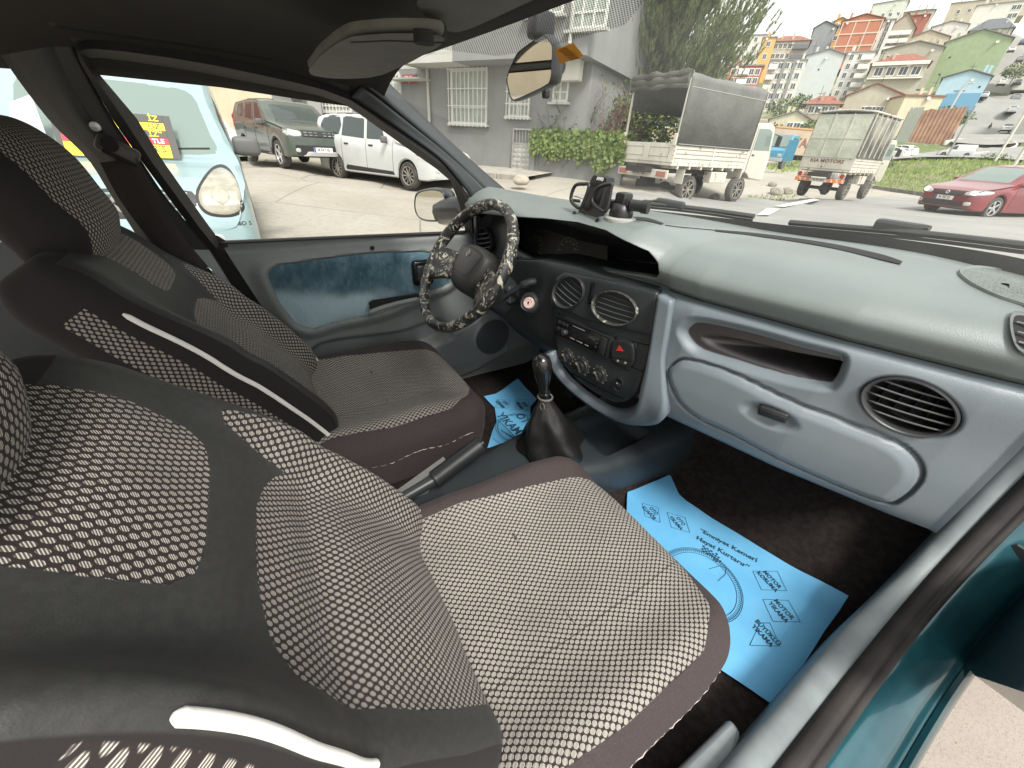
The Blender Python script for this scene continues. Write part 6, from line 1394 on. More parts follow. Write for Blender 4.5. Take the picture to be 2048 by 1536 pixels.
def groundmat():
    m,nt,b=new_mat('dusty_concrete_and_earth'); n=noi(nt,.35,6,.65); n2=noi(nt,9,5,.7); n3=noi(nt,60,3,.6)
    c=mixc(nt,n.ss(.35,.65),(.30,.275,.225),(.36,.335,.285)); c=mixc(nt,n2.ss(.45,.75)*.5,c,(.21,.19,.155)); c=mixc(nt,n3.ss(.60,.75)*.4,c,(.14,.12,.10))
    cr=vor(nt,.28,'DISTANCE_TO_EDGE').lt(.004); c=mixc(nt,cr*.6,c,(.10,.09,.075))
    g=X(nt,None) if 0 else None
    far=attr(nt,'green'); gn=noi(nt,.12,5,.7); c=mixc(nt,far*gn.ss(.42,.55),c,(.10,.14,.045)); c=mixc(nt,far*noi(nt,.5,4).ss(.5,.7)*.7,c,(.20,.15,.10)); setc(nt,b,c)
    b.inputs['Roughness'].default_value=.95; bump(nt,b,n3+n2*2,.5,.008); return m
gr=[1. if math.hypot(v.x-.66,v.y)>60 else 0. for v in mb.v]
tag(mb.build('ground',groundmat(),smooth=180,attrs={'green':gr}),kind='structure')
def asphalt():
    m,nt,b=new_mat('worn_asphalt'); n=noi(nt,.5,5,.6); n2=noi(nt,70,3,.6); n3=noi(nt,4,6,.7)
    c=mixc(nt,n.ss(.35,.65),(.23,.23,.215),(.28,.275,.255)); c=mixc(nt,n2.ss(.45,.7)*.45,c,(.15,.15,.14)); c=mixc(nt,n3.ss(.6,.72)*.4,c,(.34,.32,.28)); setc(nt,b,c); b.inputs['Roughness'].default_value=.85; bump(nt,b,n2,.4,.006); return m
ASP=asphalt()
def sheet(px,name,mat,off=.03,sub=14,kind='structure',world=None):
    """a draped sheet between two pixel polylines on the terrain"""
    A,B=px; A=[ong(*q) for q in A] if not world else A; B=[ong(*q) for q in B] if not world else B
    n=40; A=resamp(A,n); B=resamp(B,n); mb=MB()
    def fn(u,v): p=A[round(u*(n-1))].lerp(B[round(u*(n-1))],v); return V3(p.x,p.y,gz(p.x,p.y)+off+(.012*noise.noise((p.x*.8,p.y*.8,0)) if math.hypot(p.x,p.y)<60 else .35))
    mb.grid(fn,n,sub); o=mb.build(name,mat,smooth=180); return tag(o,kind=kind)
RL=[(1480,470),(1500,440),(1540,420),(1600,402),(1680,394),(1740,386)]
# main road: from the front of the car to the right of the island
W_=lambda x,y:V3(x,y,0)
sheet(([W_(-7.2,6.5),W_(-7.4,12),W_(-7.9,17),W_(-8.2,22),W_(-7.5,27)],[W_(9,6.5),W_(8,12),W_(7,17),W_(4,22),W_(-4.7,25.4)]),'road',ASP,.02,24,world=1)
sheet(([(2048,420),(1975,395),(1930,382)] ,[(2048,330),(2000,330),(1975,335)]),'road',ASP,.05,8) if 0 else None
sheet(([(1780,326),(1850,322),(1900,322),(1980,325),(2048,330)],[(1780,312),(1850,310),(1900,306),(1980,300),(2048,298)]),'road',ASP,.05,8)
sheet(([(1898,292),(1915,255),(1938,215),(1962,165),(1990,105),(2012,60)],[(2046,292),(2048,250),(2050,215),(2052,165),(2048,105),(2040,60)]),'road',pm('hill_asphalt',(.22,.215,.20),.9,var=(.26,.255,.235),vs=.15),.25,10)
# pavement slabs right of the car with granite grain
def granite():
    m,nt,b=new_mat('granite_paving'); n=vor(nt,95,'F1'); n2=noi(nt,6,4); n3=noi(nt,130,4,.7)
    c=mixc(nt,n2.ss(.3,.7),(.37,.32,.28),(.41,.36,.31)); c=mixc(nt,n3.ss(.52,.60)*.7,c,(.36,.28,.23)); c=mixc(nt,vor(nt,150).lt(.2)*noi(nt,40).ss(.5,.6),c,(.24,.18,.15)); c=mixc(nt,vor(nt,30).lt(.08)*.6,c,(.3,.2,.15)); setc(nt,b,c); b.inputs['Roughness'].default_value=.8; bump(nt,b,n3,.4,.003); return m
mb=MB(); mb.box((3.0,1.6,.0),(4.5,9,.14),0,r=.02); tag(mb.build('pavement',granite(),smooth=40),kind='structure')
# pavement along the grey building
PAV=pm('pavement_concrete',(.40,.375,.32),.9,var=(.30,.28,.24),vs=2.5,bp=(20,.4,.01))
def strip_w(P,Qd,name,mat,h,kind='structure'):
    """raised slab along polyline P (world), width vectors Qd"""
    n=len(P); mb=MB(); tops=[]
    for k in range(n):
        a=P[k]; b=P[k]+Qd[k]; tops.append((V3(a.x,a.y,gz(a.x,a.y)+h),V3(b.x,b.y,gz(b.x,b.y)+h)))
    for (a,b),(c,d) in zip(tops,tops[1:]): mb.add([a,c,d,b,a-V3(0,0,.3),c-V3(0,0,.3),d-V3(0,0,.3),b-V3(0,0,.3)],[(0,1,2,3),(0,4,5,1),(2,6,7,3)])
    o=mb.build(name,mat); return tag(o,kind=kind)
P=[QF+FU*s+FN*1.7 for s in np.linspace(-14,1.5,16)]; strip_w(P,[FN*-1.75]*16,'pavement',PAV,.13)
mb=MB(); 
for a,b in zip(P,P[1:]):
    a=V3(a.x,a.y,gz(a.x,a.y)+.06); b=V3(b.x,b.y,gz(b.x,b.y)+.06); M=frame((a+b)/2+FN*.08,b-a,(0,0,1)); mb.box((0,0,0),((b-a).length-.02,.17,.16),0,M@Matrix.Rotation(0,4,'X'),r=.02)
tag(mb.build('kerb',pm('kerb_stone',(.34,.32,.28),.85,var=(.26,.24,.21),vs=4)),kind='structure')
# curved white lane dashes
WM_=pm('road_paint',(.62,.60,.54),.7,var=(.45,.43,.38),vs=5,lo=.5,hi=.7)
dashes=[((1514,430),(1538,430),(1560,418),(1534,416)),((1548,412),(1568,414),(1640,400),(1628,397))]
mb=MB()
for q in dashes:
    P=[ong(*p,.048) for p in q]; mb.add([P[0].lerp(P[3],t) for t in np.linspace(0,1,5)]+[P[1].lerp(P[2],t) for t in np.linspace(0,1,5)],[(k,k+1,6+k,5+k) for k in range(4)])
tag(mb.build('road_marking',WM_),kind='structure')
# ---------------------------------------------------------------- grass island
isl=[(1705,352),(1720,366),(1740,376),(1780,383),(1830,390),(1900,402),(1960,412),(2060,420),(2150,400),(2150,345),(2050,338),(1980,332),(1900,330),(1800,332),(1730,340)]
I3=[ong(*q) for q in isl]; I3=resamp(crom(I3,4,True),90,True); ic=sum(I3,V3(0,0,0))/90
def imat(): 
    m,nt,b=new_mat('island_soil_and_grass'); c=mixc(nt,noi(nt,.9,5,.7).ss(.4,.6),(.12,.17,.045),(.17,.15,.085)); setc(nt,b,c); b.inputs['Roughness'].default_value=1; return m
mb=MB(); K=9
ipt=lambda i,f: (lambda p: V3(p.x,p.y,gz(p.x,p.y)+.14+.45*(1-f**2)+.08*noise.noise((p.x*.7,p.y*.7,0))))(ic+(I3[i]-ic)*f)
mb.add([ipt(i,k/K) for k in range(1,K+1) for i in range(90)]+[V3(I3[i].x,I3[i].y,gz(I3[i].x,I3[i].y)-.1) for i in range(90)],[(k*90+i,k*90+(i+1)%90,(k+1)*90+(i+1)%90,(k+1)*90+i) for k in range(K) for i in range(90)]+[tuple(range(90))])
tag(mb.build('grass_island_ground',imat(),smooth=60),kind='structure')
mb=MB()
for i in range(90):
    a,b=I3[i],I3[(i+1)%90]; a=V3(a.x,a.y,gz(a.x,a.y)+.07); b=V3(b.x,b.y,gz(b.x,b.y)+.07)
    if (b-a).length>.05: M=frame((a+b)/2,b-a,(0,0,1)); mb.box((0,0,0),((b-a).length*.97,.16,.17),i//2%2,M,r=.015) if 0 else mb.add([M@V3(x_*(b-a).length*.49,y_,z_) for x_ in (-1,1) for y_ in (-.08,.10) for z_ in (-.10,.085)],[(0,1,3,2),(4,6,7,5),(0,4,5,1),(2,3,7,6),(1,5,7,3)],i//3%2)
tag(mb.build('kerb',[pm('kerb_pale',(.42,.40,.34),.8,var=(.3,.28,.24),vs=3),pm('kerb_dark',(.10,.10,.09),.8,var=(.2,.19,.16),vs=3)]),kind='structure')
def foliage(name,c1,c2,c3,sc_=1.2):
    m,nt,b=new_mat(name); n=noi(nt,sc_,4,.6); n2=noi(nt,sc_*8,3); c=mixc(nt,n.ss(.35,.65),c1,c2); c=mixc(nt,n2.ss(.5,.7)*.6,c,c3); setc(nt,b,c); b.inputs['Roughness'].default_value=.65
    b.inputs['Specular IOR Level'].default_value=.25
    return m
GRS=foliage('grass_blades',(.20,.29,.07),(.27,.33,.10),(.33,.34,.15))
def grass(pts,n,name,h=(.12,.3),mat=None,zf=None,w_=.012):
    mb=MB(); poly=[(p.x,p.y) for p in pts]; x0,x1=min(p[0] for p in poly),max(p[0] for p in poly); y0,y1=min(p[1] for p in poly),max(p[1] for p in poly)
    X_=np.array([[rnd.uniform(x0,x1),rnd.uniform(y0,y1)] for _ in range(n)]); s_=polysdf(X_[:,0],X_[:,1],poly)
    for (x,y),s in zip(X_,s_):
        if s<.05: continue
        k=.6+.8*max(0,noise.noise((x*.6,y*.6,0))+.3); z=zf(x,y); a=rnd.uniform(0,PI); l=rnd.uniform(*h)*k; d=V3(math.cos(a),math.sin(a),0); t=V3(rnd.uniform(-.4,.4),rnd.uniform(-.4,.4),1)*l
        ww=w_*(1+.03*math.hypot(x,y)); b=V3(x,y,z-.02); mb.add([b-d*ww,b+d*ww,b+t],[(0,1,2)])
    return tag(mb.build(name,mat or GRS),kind='stuff')
def izf(x,y):
    f=min(1,max(0,1)); best_=1
    v=V3(x-ic.x,y-ic.y,0); a=math.atan2(v.y,v.x); bi=min(range(90),key=lambda i:abs((math.atan2(I3[i].y-ic.y,I3[i].x-ic.x)-a+PI)%(2*PI)-PI)); R_=math.hypot(I3[bi].x-ic.x,I3[bi].y-ic.y); f=min(1,v.length/R_)
    return gz(x,y)+.14+.45*(1-f**2)+.08*noise.noise((x*.7,y*.7,0))
g_=grass(I3,26000,'grass',(.08,.26),zf=izf,w_=.018)
# leafy clump helper: leaves spread through a volume
def leaves(mb,c,rx,ry,rz,n,size,mi=0,shape=None):
    for _ in range(n):
        while 1:
            x,y,z=rnd.uniform(-1,1),rnd.uniform(-1,1),rnd.uniform(-1,1); q=x*x+y*y+z*z
            if q<1 and q>.12 and noise.noise((x*2.2+c[0],y*2.2+c[1],z*2.2+c[2]))>-.22: break
        p=V3(c[0]+x*rx,c[1]+y*ry,c[2]+z*rz); a=rnd.uniform(0,2*PI); e=rnd.uniform(-.9,.9); d=V3(math.cos(a)*math.cos(e),math.sin(a)*math.cos(e),math.sin(e)); s=d.cross(V3(rnd.uniform(-1,1),rnd.uniform(-1,1),1)).normalized(); l=size*rnd.uniform(.6,1.3)
        mb.add([p,p+d*l*.5+s*l*.33,p+d*l,p+d*l*.5-s*l*.33],[(0,1,2,3)],mi)
LEAF=foliage('leaf_green',(.075,.115,.030),(.13,.17,.05),(.20,.23,.09),1.5); IVY=foliage('ivy_green',(.10,.15,.04),(.16,.21,.06),(.24,.27,.10),3); BARK=pm('bark',(.16,.13,.10),.9,var=(.10,.08,.06),vs=12,bp=(30,.6,.01))
for i,(u,v,s) in enumerate(((1830,322,1.0),(1760,330,.8),(1905,322,.9),(1700,345,.6),(1980,318,1.2))):
    p=ong(u,v+12); r=empty('shrub',(p.x,p.y,p.z+.3),0,['low green shrub on the far edge of the grass island behind the red car','small green shrub at the narrow end of the island beside the truck mirror','green shrub on the island just above the red car roof','smallest weed clump on the island next to the white truck','larger shrub at the right end of the grass island'][i],'shrub','shrubs on the grass island')
    mb=MB(); leaves(mb,(0,0,.2),1.0*s,1.0*s,.45*s,500,.16); mb.build('foliage',LEAF,r)
    mb=MB(); [mb.tube([(0,0,-.3),(rnd.uniform(-.4,.4)*s,rnd.uniform(-.4,.4)*s,.3)],.015,5) for _ in range(6)]; mb.build('stem',BARK,r)
# ---------------------------------------------------------------- grey building
def fq(u,v,back=0): return pn(u,v,QF-FN*back,FN)
def fl(u,v,back=0): p=fq(u,v,back)-QF; return p.dot(FU),p.z+QF.z
BM_=lambda s,z,back=0: QF*1+FU*s-FN*back+V3(0,0,z-QF.z)
FM=Matrix.Identity(4)
for i in range(3): FM[i][0]=FU[i]; FM[i][1]=-FN[i]; FM[i][2]=(0,0,1)[i]
FM[0][3],FM[1][3],FM[2][3]=QF.x,QF.y,0
def render_mat(name,c,c2,st=.5):
    m,nt,b=new_mat(name); n=noi(nt,.9,6,.65); n2=noi(nt,3,5,.7,stretch=(1,1,.12)); n3=noi(nt,80,2)
    cc=mixc(nt,n.ss(.35,.65),c,c2); cc=mixc(nt,n2.ss(.55,.75)*st,cc,tuple(q*.62 for q in c)); setc(nt,b,cc); b.inputs['Roughness'].default_value=.9; bump(nt,b,n3+n*3,.3,.004); return m
GREY=render_mat('grey_render',(.24,.245,.236),(.21,.215,.206)); GREY2=render_mat('pale_render',(.50,.50,.46),(.44,.44,.40))
gb=empty('apartment_building',tuple(QF),0,'grey rendered apartment building with white window grilles and a cantilevered upper floor','building')
gb.location=(0,0,0)
s1,_=fl(1176,200); zt=8.2; zc,_z=0,0
zc=fl(990,132)[1]; OV=.95
mb=MB(); mb.box(((s1-14)/2-0,3.5,(QF.z-.6+zc)/2),(s1+14,7,zc-QF.z+.6),0,FM); wall=mb.build('wall',GREY,gb)
s0b,_=fl(905,110,-OV)
mb=MB(); mb.box(((s1+.2+s0b)/2,3.5-OV/2,(zc+12)/2),(s1+.2-s0b,7+OV,12-zc),0,FM); mb.build('upper_floor',GREY,gb)
mb=MB(); mb.box(((s0b-14)/2,3.5,(zc+12)/2+.01),(s0b+14-.01,6.98,12-zc),0,FM); mb.build('upper_wall',GREY2,gb)
# balcony slab left of the cantilever
ba,bz=fl(800,128,-OV); mb=MB(); mb.box(((ba+s0b)/2-.01,-OV/2,zc+.10),(s0b-ba,OV,.22),0,FM); mb.box(((ba+s0b)/2-.01,-OV+.04,zc+.62),(s0b-ba,.08,.85),0,FM); mb.build('balcony',GREY2,gb)
GW=pm('grille_white',(.66,.66,.62),.5); CUR=pm('net_curtain',(.46,.50,.44),.8,var=(.28,.32,.28),vs=9,stretch=(8,8,.4)); DKG=pm('window_dark',(.05,.06,.055),.15)
def gwin(u0,v0,u1,v1,back=0,bars=9,grille=True,curt=True,frame_=.06,div=2,par=None):
    (a0,z1),(a1,_)=fl(u0,v0,back),fl(u1,v0,back); _,z0=fl((u0+u1)/2,v1,back); w_=a1-a0; cx=(a0+a1)/2; cz=(z0+z1)/2; h=z1-z0; Y=back
    mb=MB()
    for x in (a0,a1): mb.box((x,Y-.01,cz),(frame_,.07,h+frame_),0,FM)
    for z in (z0,z1): mb.box((cx,Y-.014,z),(w_+frame_,.08,frame_),0,FM)
    for k in range(1,div): mb.box((a0+w_*k/div,Y-.012,cz),(frame_*.9,.06,h),0,FM)
    mb.box((cx,Y-.010,z0+h*.30),(w_,.05,frame_*.7),0,FM)
    f=mb.build('window',GW,par or gb)
    mb=MB(); mb.box((cx,Y-.001,cz),(w_,.012,h),0,FM); mb.build('pane',CUR if curt else DKG,f)
    mb=MB(); mb.box((cx,Y-.06,z0-.06),(w_+.25,.16,.06),0,FM); mb.build('sill',GREY2,f)
    if grille:
        mb=MB(); e=.05
        for k in range(bars+1): mb.box((a0-e+(w_+2*e)*k/bars,Y-.13,cz-.02),(.022,.022,h+.18),0,FM)
        for z in (z0-.02,z0+h*.33,z0+h*.66,z1+.03): mb.box((cx,Y-.13,z),(w_+.2,.024,.024),0,FM)
        for x in (a0,a1): 
            for z in (z0,z1): mb.box((x,Y-.07,z),(.02,.12,.02),0,FM)
        mb.build('grille',GW,f)
    return f
gwin(903,142,975,246); gwin(1022,158,1062,232,bars=6); gwin(642,192,700,222,bars=9); gwin(770,150,800,200,bars=6) 
gwin(1062,-60,1133,28,-OV,grille=False,div=3); gwin(1152,-50,1224,55,-OV,grille=False,div=3); gwin(940,-60,1010,10,-OV,grille=False,div=2)
gwin(1112,142,1140,202,bars=4,grille=False)
# awning over the middle window, red sign, pipe
a,z=fl(838,165); mb=MB(); mb.box((a-.2,-.30,z+.05),(1.5,.6,.05),0,FM); mb.build('door_canopy',GREY2,gb)
for u,v0,v1,nm in ((857,135,235,'drainpipe'),(1150,10,88,'drainpipe')):
    bk=0 if u<900 else -OV; (a,z0),(a2,z1_)=fl(u,v0,bk),fl(u,v1,bk); mb=MB(); mb.tube([FM@V3(a,bk-.08,z0),FM@V3(a,bk-.08,max(QF.z,z1_-1.8 if u<900 else z1_))],.05,10); mb.build(nm,GREY2,gb,smooth=50)
(a0,z1_),(a1_,_)=fl(807,150),fl(834,150); _,z0=fl(820,168); mb=MB(); mb.box(((a0+a1_)/2,-.04,(z0+z1_)/2),(a1_-a0,.03,z1_-z0),0,FM); mb.text('BERBER' if 0 else 'EMLAK',.12,FM@frame(V3((a0+a1_)/2-.05,-.058,(z0+z1_)/2+.05),(1,0,0),(0,0,1)),1,.001); mb.text('Tel',.07,FM@frame(V3((a0+a1_)/2-.05,-.058,(z0+z1_)/2-.09),(1,0,0),(0,0,1)),1,.001)
sgn=mb.build('wall_sign',[pm('sign_dark_red',(.30,.035,.035),.5),pm('sign_white',(.8,.8,.8),.6)]); tag(sgn,'small dark red sign with white lettering on the grey building wall','sign')
(a0,z1_),(a1_,_)=fl(1117,122,-.4),fl(1146,122,-.4); mb=MB(); mb.box(((a0+a1_)/2,-.35,z1_-.15),(.95,.32,.6),0,FM,r=.03); mb.lathe([(.22,0),(.22,.01),(0,.012)],20,1,FM@Matrix.Translation(((a0+a1_)/2-.15,-.51,z1_-.15))@Matrix.Rotation(PI/2,4,'X')); ac=mb.build('air_conditioner',[pm('ac_white',(.55,.54,.48),.6),BLKT]); tag(ac,'pale air conditioner unit on the grey building under its cantilever','air conditioner')
# gate
(ga,gz1),(gc,_)=fl(1029,258,-.02),fl(1066,258,-.02); gz0=QF.z+.02; gt=empty('garden_gate',(0,0,0),0,'silver embossed metal gate with bars on top, between grey wall and ivy','gate'); cx=(ga+gc)/2; w_=gc-ga
GMET=pm('gate_metal',(.48,.48,.45),.45,.4,var=(.38,.37,.34),vs=6)
mb=MB(); hgt=gz1-gz0; 
for x in (ga,gc): mb.box((x,-.06,gz0+hgt/2),(.05,.05,hgt),0,FM)
for z in (gz0+.03,gz0+hgt*.68,gz1): mb.box((cx,-.06,z),(w_,.05,.045),0,FM)
mb.build('frame',GMET,gt)
mb=MB(); mb.grid(lambda u,v:FM@V3(ga+u*w_,-.06-.018*abs(math.sin(u*PI*4)*math.sin(v*PI*6)),gz0+v*hgt*.68),33,49); mb.build('panel',GMET,gt,smooth=30)
for k in range(1,6): mb=MB(); mb.box((ga+w_*k/6,-.06,gz0+hgt*.84),(.018,.018,hgt*.32),0,FM); mb.build('bar',GMET,gt)
# garden wall with ivy
_,wz=fl(1120,283,-.02); sE,_=fl(1250,300,-.02); mb=MB(); mb.box(((gc+sE)/2+.1,.0,(QF.z-.5+wz)/2),(sE-gc-.1,.22,wz-QF.z+.5),0,FM); mb.box((gc+.12,-.03,(QF.z-.5+wz)/2+.15),(.2,.3,wz-QF.z+.8),0,FM)
tag(mb.build('garden_wall',GREY),'low grey garden wall overgrown with ivy beside the metal gate','wall')
iv=empty('ivy',(0,0,0),0,'bright green ivy spilling over the top of the low grey garden wall','plant'); mb=MB()
for _ in range(4200):
    u=rnd.random(); s=gc+.1+u*(sE-gc); low_=wz-.15-.75*abs(noise.noise((s*1.1,0,0)))*1.8*u-.25; z=rnd.triangular(low_,wz+.35,wz+.05); y=-.14-rnd.random()*.22 if z<wz else rnd.uniform(-.35,.35)
    p=FM@V3(s,y,z); a=rnd.uniform(0,2*PI); d=(FU*math.cos(a)+V3(0,0,1)*math.sin(a)+FN*rnd.uniform(-.2,.9)).normalized(); q=d.cross(FN+V3(rnd.uniform(-.4,.4),rnd.uniform(-.4,.4),rnd.uniform(-.4,.4))).normalized(); l=rnd.uniform(.06,.13)
    mb.add([p,p+d*l*.45+q*l*.5,p+d*l,p+d*l*.45-q*l*.5],[(0,1,2,3)])
mb.build('leaves',IVY,iv)
mb=MB(); [mb.tube(crom([FM@V3(gc+.3+k*.5,-.13,wz+.05),FM@V3(gc+.4+k*.5+rnd.uniform(-.2,.2),-.17,wz-.3),FM@V3(gc+.3+k*.5+rnd.uniform(-.3,.3),-.15,wz-.7)],4),.008,5) for k in range(6)]; mb.build('stem',BARK,iv)
# bare shrub in front of the building
def branchy(name,label,cat,base,h,n,spread,matb,leafm=None,nleaf=0,group=None,seed=1,lsize=.1):
    r=empty(name,tuple(base),0,label,cat,group); rr=random.Random(seed); mb=MB(); tips=[]
    def br(p,d,l,rad,lv):
        pts=[p]; q=p
        for k in range(4): d=(d+V3(rr.uniform(-.25,.25),rr.uniform(-.25,.25),rr.uniform(-.08,.2))).normalized(); q=q+d*l/4; pts.append(q)
        mb.tube(pts,[rad*(1-.15*k) for k in range(5)],5); tips.append(q)
        if lv>0:
            for _ in range(3): i=rr.randint(2,4); br(pts[i],(d+V3(rr.uniform(-1,1),rr.uniform(-1,1),rr.uniform(-.3,.8))*spread).normalized(),l*.62,rad*.55,lv-1)
    for _ in range(n): br(V3(rr.uniform(-.1,.1),rr.uniform(-.1,.1),0),V3(rr.uniform(-.6,.6)*spread,rr.uniform(-.6,.6)*spread,1).normalized(),h*.5,.022*h/2,3)
    mb.build('branches',matb,r)
    if leafm and nleaf:
        m2=MB()
        for _ in range(nleaf): t=rr.choice(tips); leaves(m2,(t.x,t.y,t.z),.15,.15,.15,1,lsize)
        m2.build('leaves',leafm,r)
    return r
pb_=BM_(gc+1.2,QF.z,.6); branchy('bare_shrub','nearly bare twiggy shrub rising behind the ivy wall','shrub',pb_,2.6,6,1.0,BARK,LEAF,220,seed=3,lsize=.09)
pb_=BM_(gc+2.3,QF.z,.9); branchy('bare_shrub','twiggy pinkish shrub between the mirror and the pine, behind the ivy','shrub',pb_,3.0,5,.8,pm('bark_red',(.22,.14,.11),.9),LEAF,260,seed=8,lsize=.09)
# hedge seen through the back of the flatbed truck
hb_=ong(1260,330); 
for i,(u,v,d,s,lb) in enumerate(((1262,262,17.5,1.5,'dense green bush left of the flatbed truck frame'),(1345,258,17,1.2,'green bush seen through the open back of the flatbed truck'),(1220,255,16.5,1.0,'leafy bush between the ivy wall and the flatbed truck'))):
    p=ph(u,v,d); r=empty('bush',tuple(p),0,lb,'bush','bushes behind the flatbed truck'); mb=MB(); leaves(mb,(0,0,0),s,s,.95*s,2000,.15); mb.build('foliage',LEAF,r); mb=MB(); [mb.tube([(0,0,-1.6),(rnd.uniform(-.6,.6)*s,rnd.uniform(-.6,.6)*s,.2)],.03,5) for _ in range(5)]; mb.build('stem',BARK,r)
# ---------------------------------------------------------------- pine
NEED=foliage('pine_needles',(.105,.140,.055),(.180,.215,.090),(.28,.30,.15),.9)
pp=ph(1262,330,18.5); pz0=gz(pp.x,pp.y); pine=empty('pine_tree',(pp.x,pp.y,pz0),0,'tall umbrella-shaped pine with upswept needles rising above the flatbed truck','tree')
mb=MB(); trunk=crom([V3(0,0,-.3),V3(.1,0,1.2),V3(-.05,.1,2.6),V3(.1,0,4.2),V3(.0,.1,6.5)],5); mb.tube(trunk,[.20*(1-.7*k/len(trunk)) for k in range(len(trunk))],9)
lx=(L_*0); rx_=V3(math.cos(R(45)),math.sin(R(45)),0)   # picture-right on the ground at the tree
cl=[]
def tuft(mb,p,d,n,l):
    for _ in range(n):
        e=(d+V3(rnd.uniform(-.5,.5),rnd.uniform(-.5,.5),rnd.uniform(-.3,.6))).normalized(); s=e.cross(V3(rnd.uniform(-1,1),rnd.uniform(-1,1),.3)).normalized()*.012; ll=l*rnd.uniform(.6,1.1); mb.add([p-s,p+s,p+e*ll],[(0,1,2)])
nb=MB(); bmesh_=0
for k in range(125):
    a=rnd.uniform(0,2*PI); h=rnd.uniform(2.3,6.6); t=(h-2.3)/4.4; R_=3.15*math.sin(min(1,max(.12,1-t*.8))*PI*.62)*rnd.uniform(.7,1.05); 
    st=V3(0,.05,h-.4); tip=V3(math.cos(a)*R_,math.sin(a)*R_,h+R_*.28+rnd.uniform(-.3,.5)); mid_=st.lerp(tip,.5)+V3(0,0,-.25); P=crom([st,mid_,tip],5); mb.tube(P,[.05*(1-.8*i/len(P)) for i in range(len(P))],5)
    for i in range(3,len(P)):
        for _ in range(9):
            q=P[i]+V3(rnd.gauss(0,.30),rnd.gauss(0,.30),rnd.gauss(.05,.26)); d=((tip-st).normalized()*.55+V3(0,0,.9)+V3(rnd.uniform(-.3,.3),rnd.uniform(-.3,.3),0)).normalized()
            for j in range(3): tuft(nb,q+d*j*.10,d,11,.20)
mb.build('trunk',BARK,pine,smooth=60); nb.build('crown',NEED,pine)
# ---------------------------------------------------------------- beige wall, red building, gate post beyond the driver window
BEI=render_mat('beige_render',(.56,.49,.36),(.50,.43,.31),.4)
def wallbox(pts,z0,z1,th): 
    mb=MB(); a,b=pts; d=(b-a).normalized(); n=V3(-d.y,d.x,0); n=n if n.dot(a-CAM)>0 else -n
    mb.add([V3(p.x,p.y,z)+o for o in (V3(0,0,0),n*th) for p in (a,b) for z in (z0,z1)],[(0,2,3,1),(4,5,7,6),(0,1,5,4),(2,6,7,3),(1,3,7,5)]); return mb
a=ph(400,240,27); b=ph(606,250,24); mb=wallbox((a,b),-1,7.0,4); bw_=mb.build('beige_building',BEI); tag(bw_,'plain beige rendered building behind the parked cars','building')
a=ph(-500,240,34); b=ph(436,240,29); rbd=empty('terracotta_building',(0,0,0),0,'terracotta and cream building left of the beige wall, above the blue van roof','building'); mb=wallbox((a,b),-1,9.0,4); mb.build('wall',pm('terracotta_render',(.32,.085,.065),.85,var=(.26,.07,.055),vs=.8),rbd)
d=(b-a).normalized(); n=V3(-d.y,d.x,0); n=n if n.dot(a-CAM)<0 else -n; Ld=(b-a).length
for k in range(14):
    s=Ld-1.0-k*1.9; c=a+d*s+n*.12; M=frame(V3(c.x,c.y,4),d,(0,0,1)); mb=MB(); mb.box((0,0,0),(.35 if k%2 else .9,9,.2),0,M) if 0 else mb.box((0,0,0),(.30 if k%2 else .95,9.5,.16),0,M); mb.build('pilaster',[GREY2 if k%2 else pm('cream_render',(.60,.52,.40),.85)],rbd)
a=ph(598,228,22.5); mb=MB(); mb.box((a.x,a.y,1.4),(.35,.35,3.6)); tag(mb.build('gate_post',pm('dark_post',(.05,.05,.05),.6)),'dark square post where the beige building meets the grey building','post')
a=ph(628,212,21.5); mb=MB(); mb.box((a.x,a.y,1.9),(.5,.5,1.3),r=.03); tag(mb.build('meter_cabinet',pm('cabinet_grey',(.30,.30,.29),.6)),'grey metal cabinet beside the dark post','cabinet')
# far wall and hedge behind the car, seen only in the mirrors
mb=wallbox((V3(-16,-14,0),V3(6,-16,0)),-1,6,3); tag(mb.build('beige_building',BEI),'beige building behind the car, seen reflected in the door mirror','building')
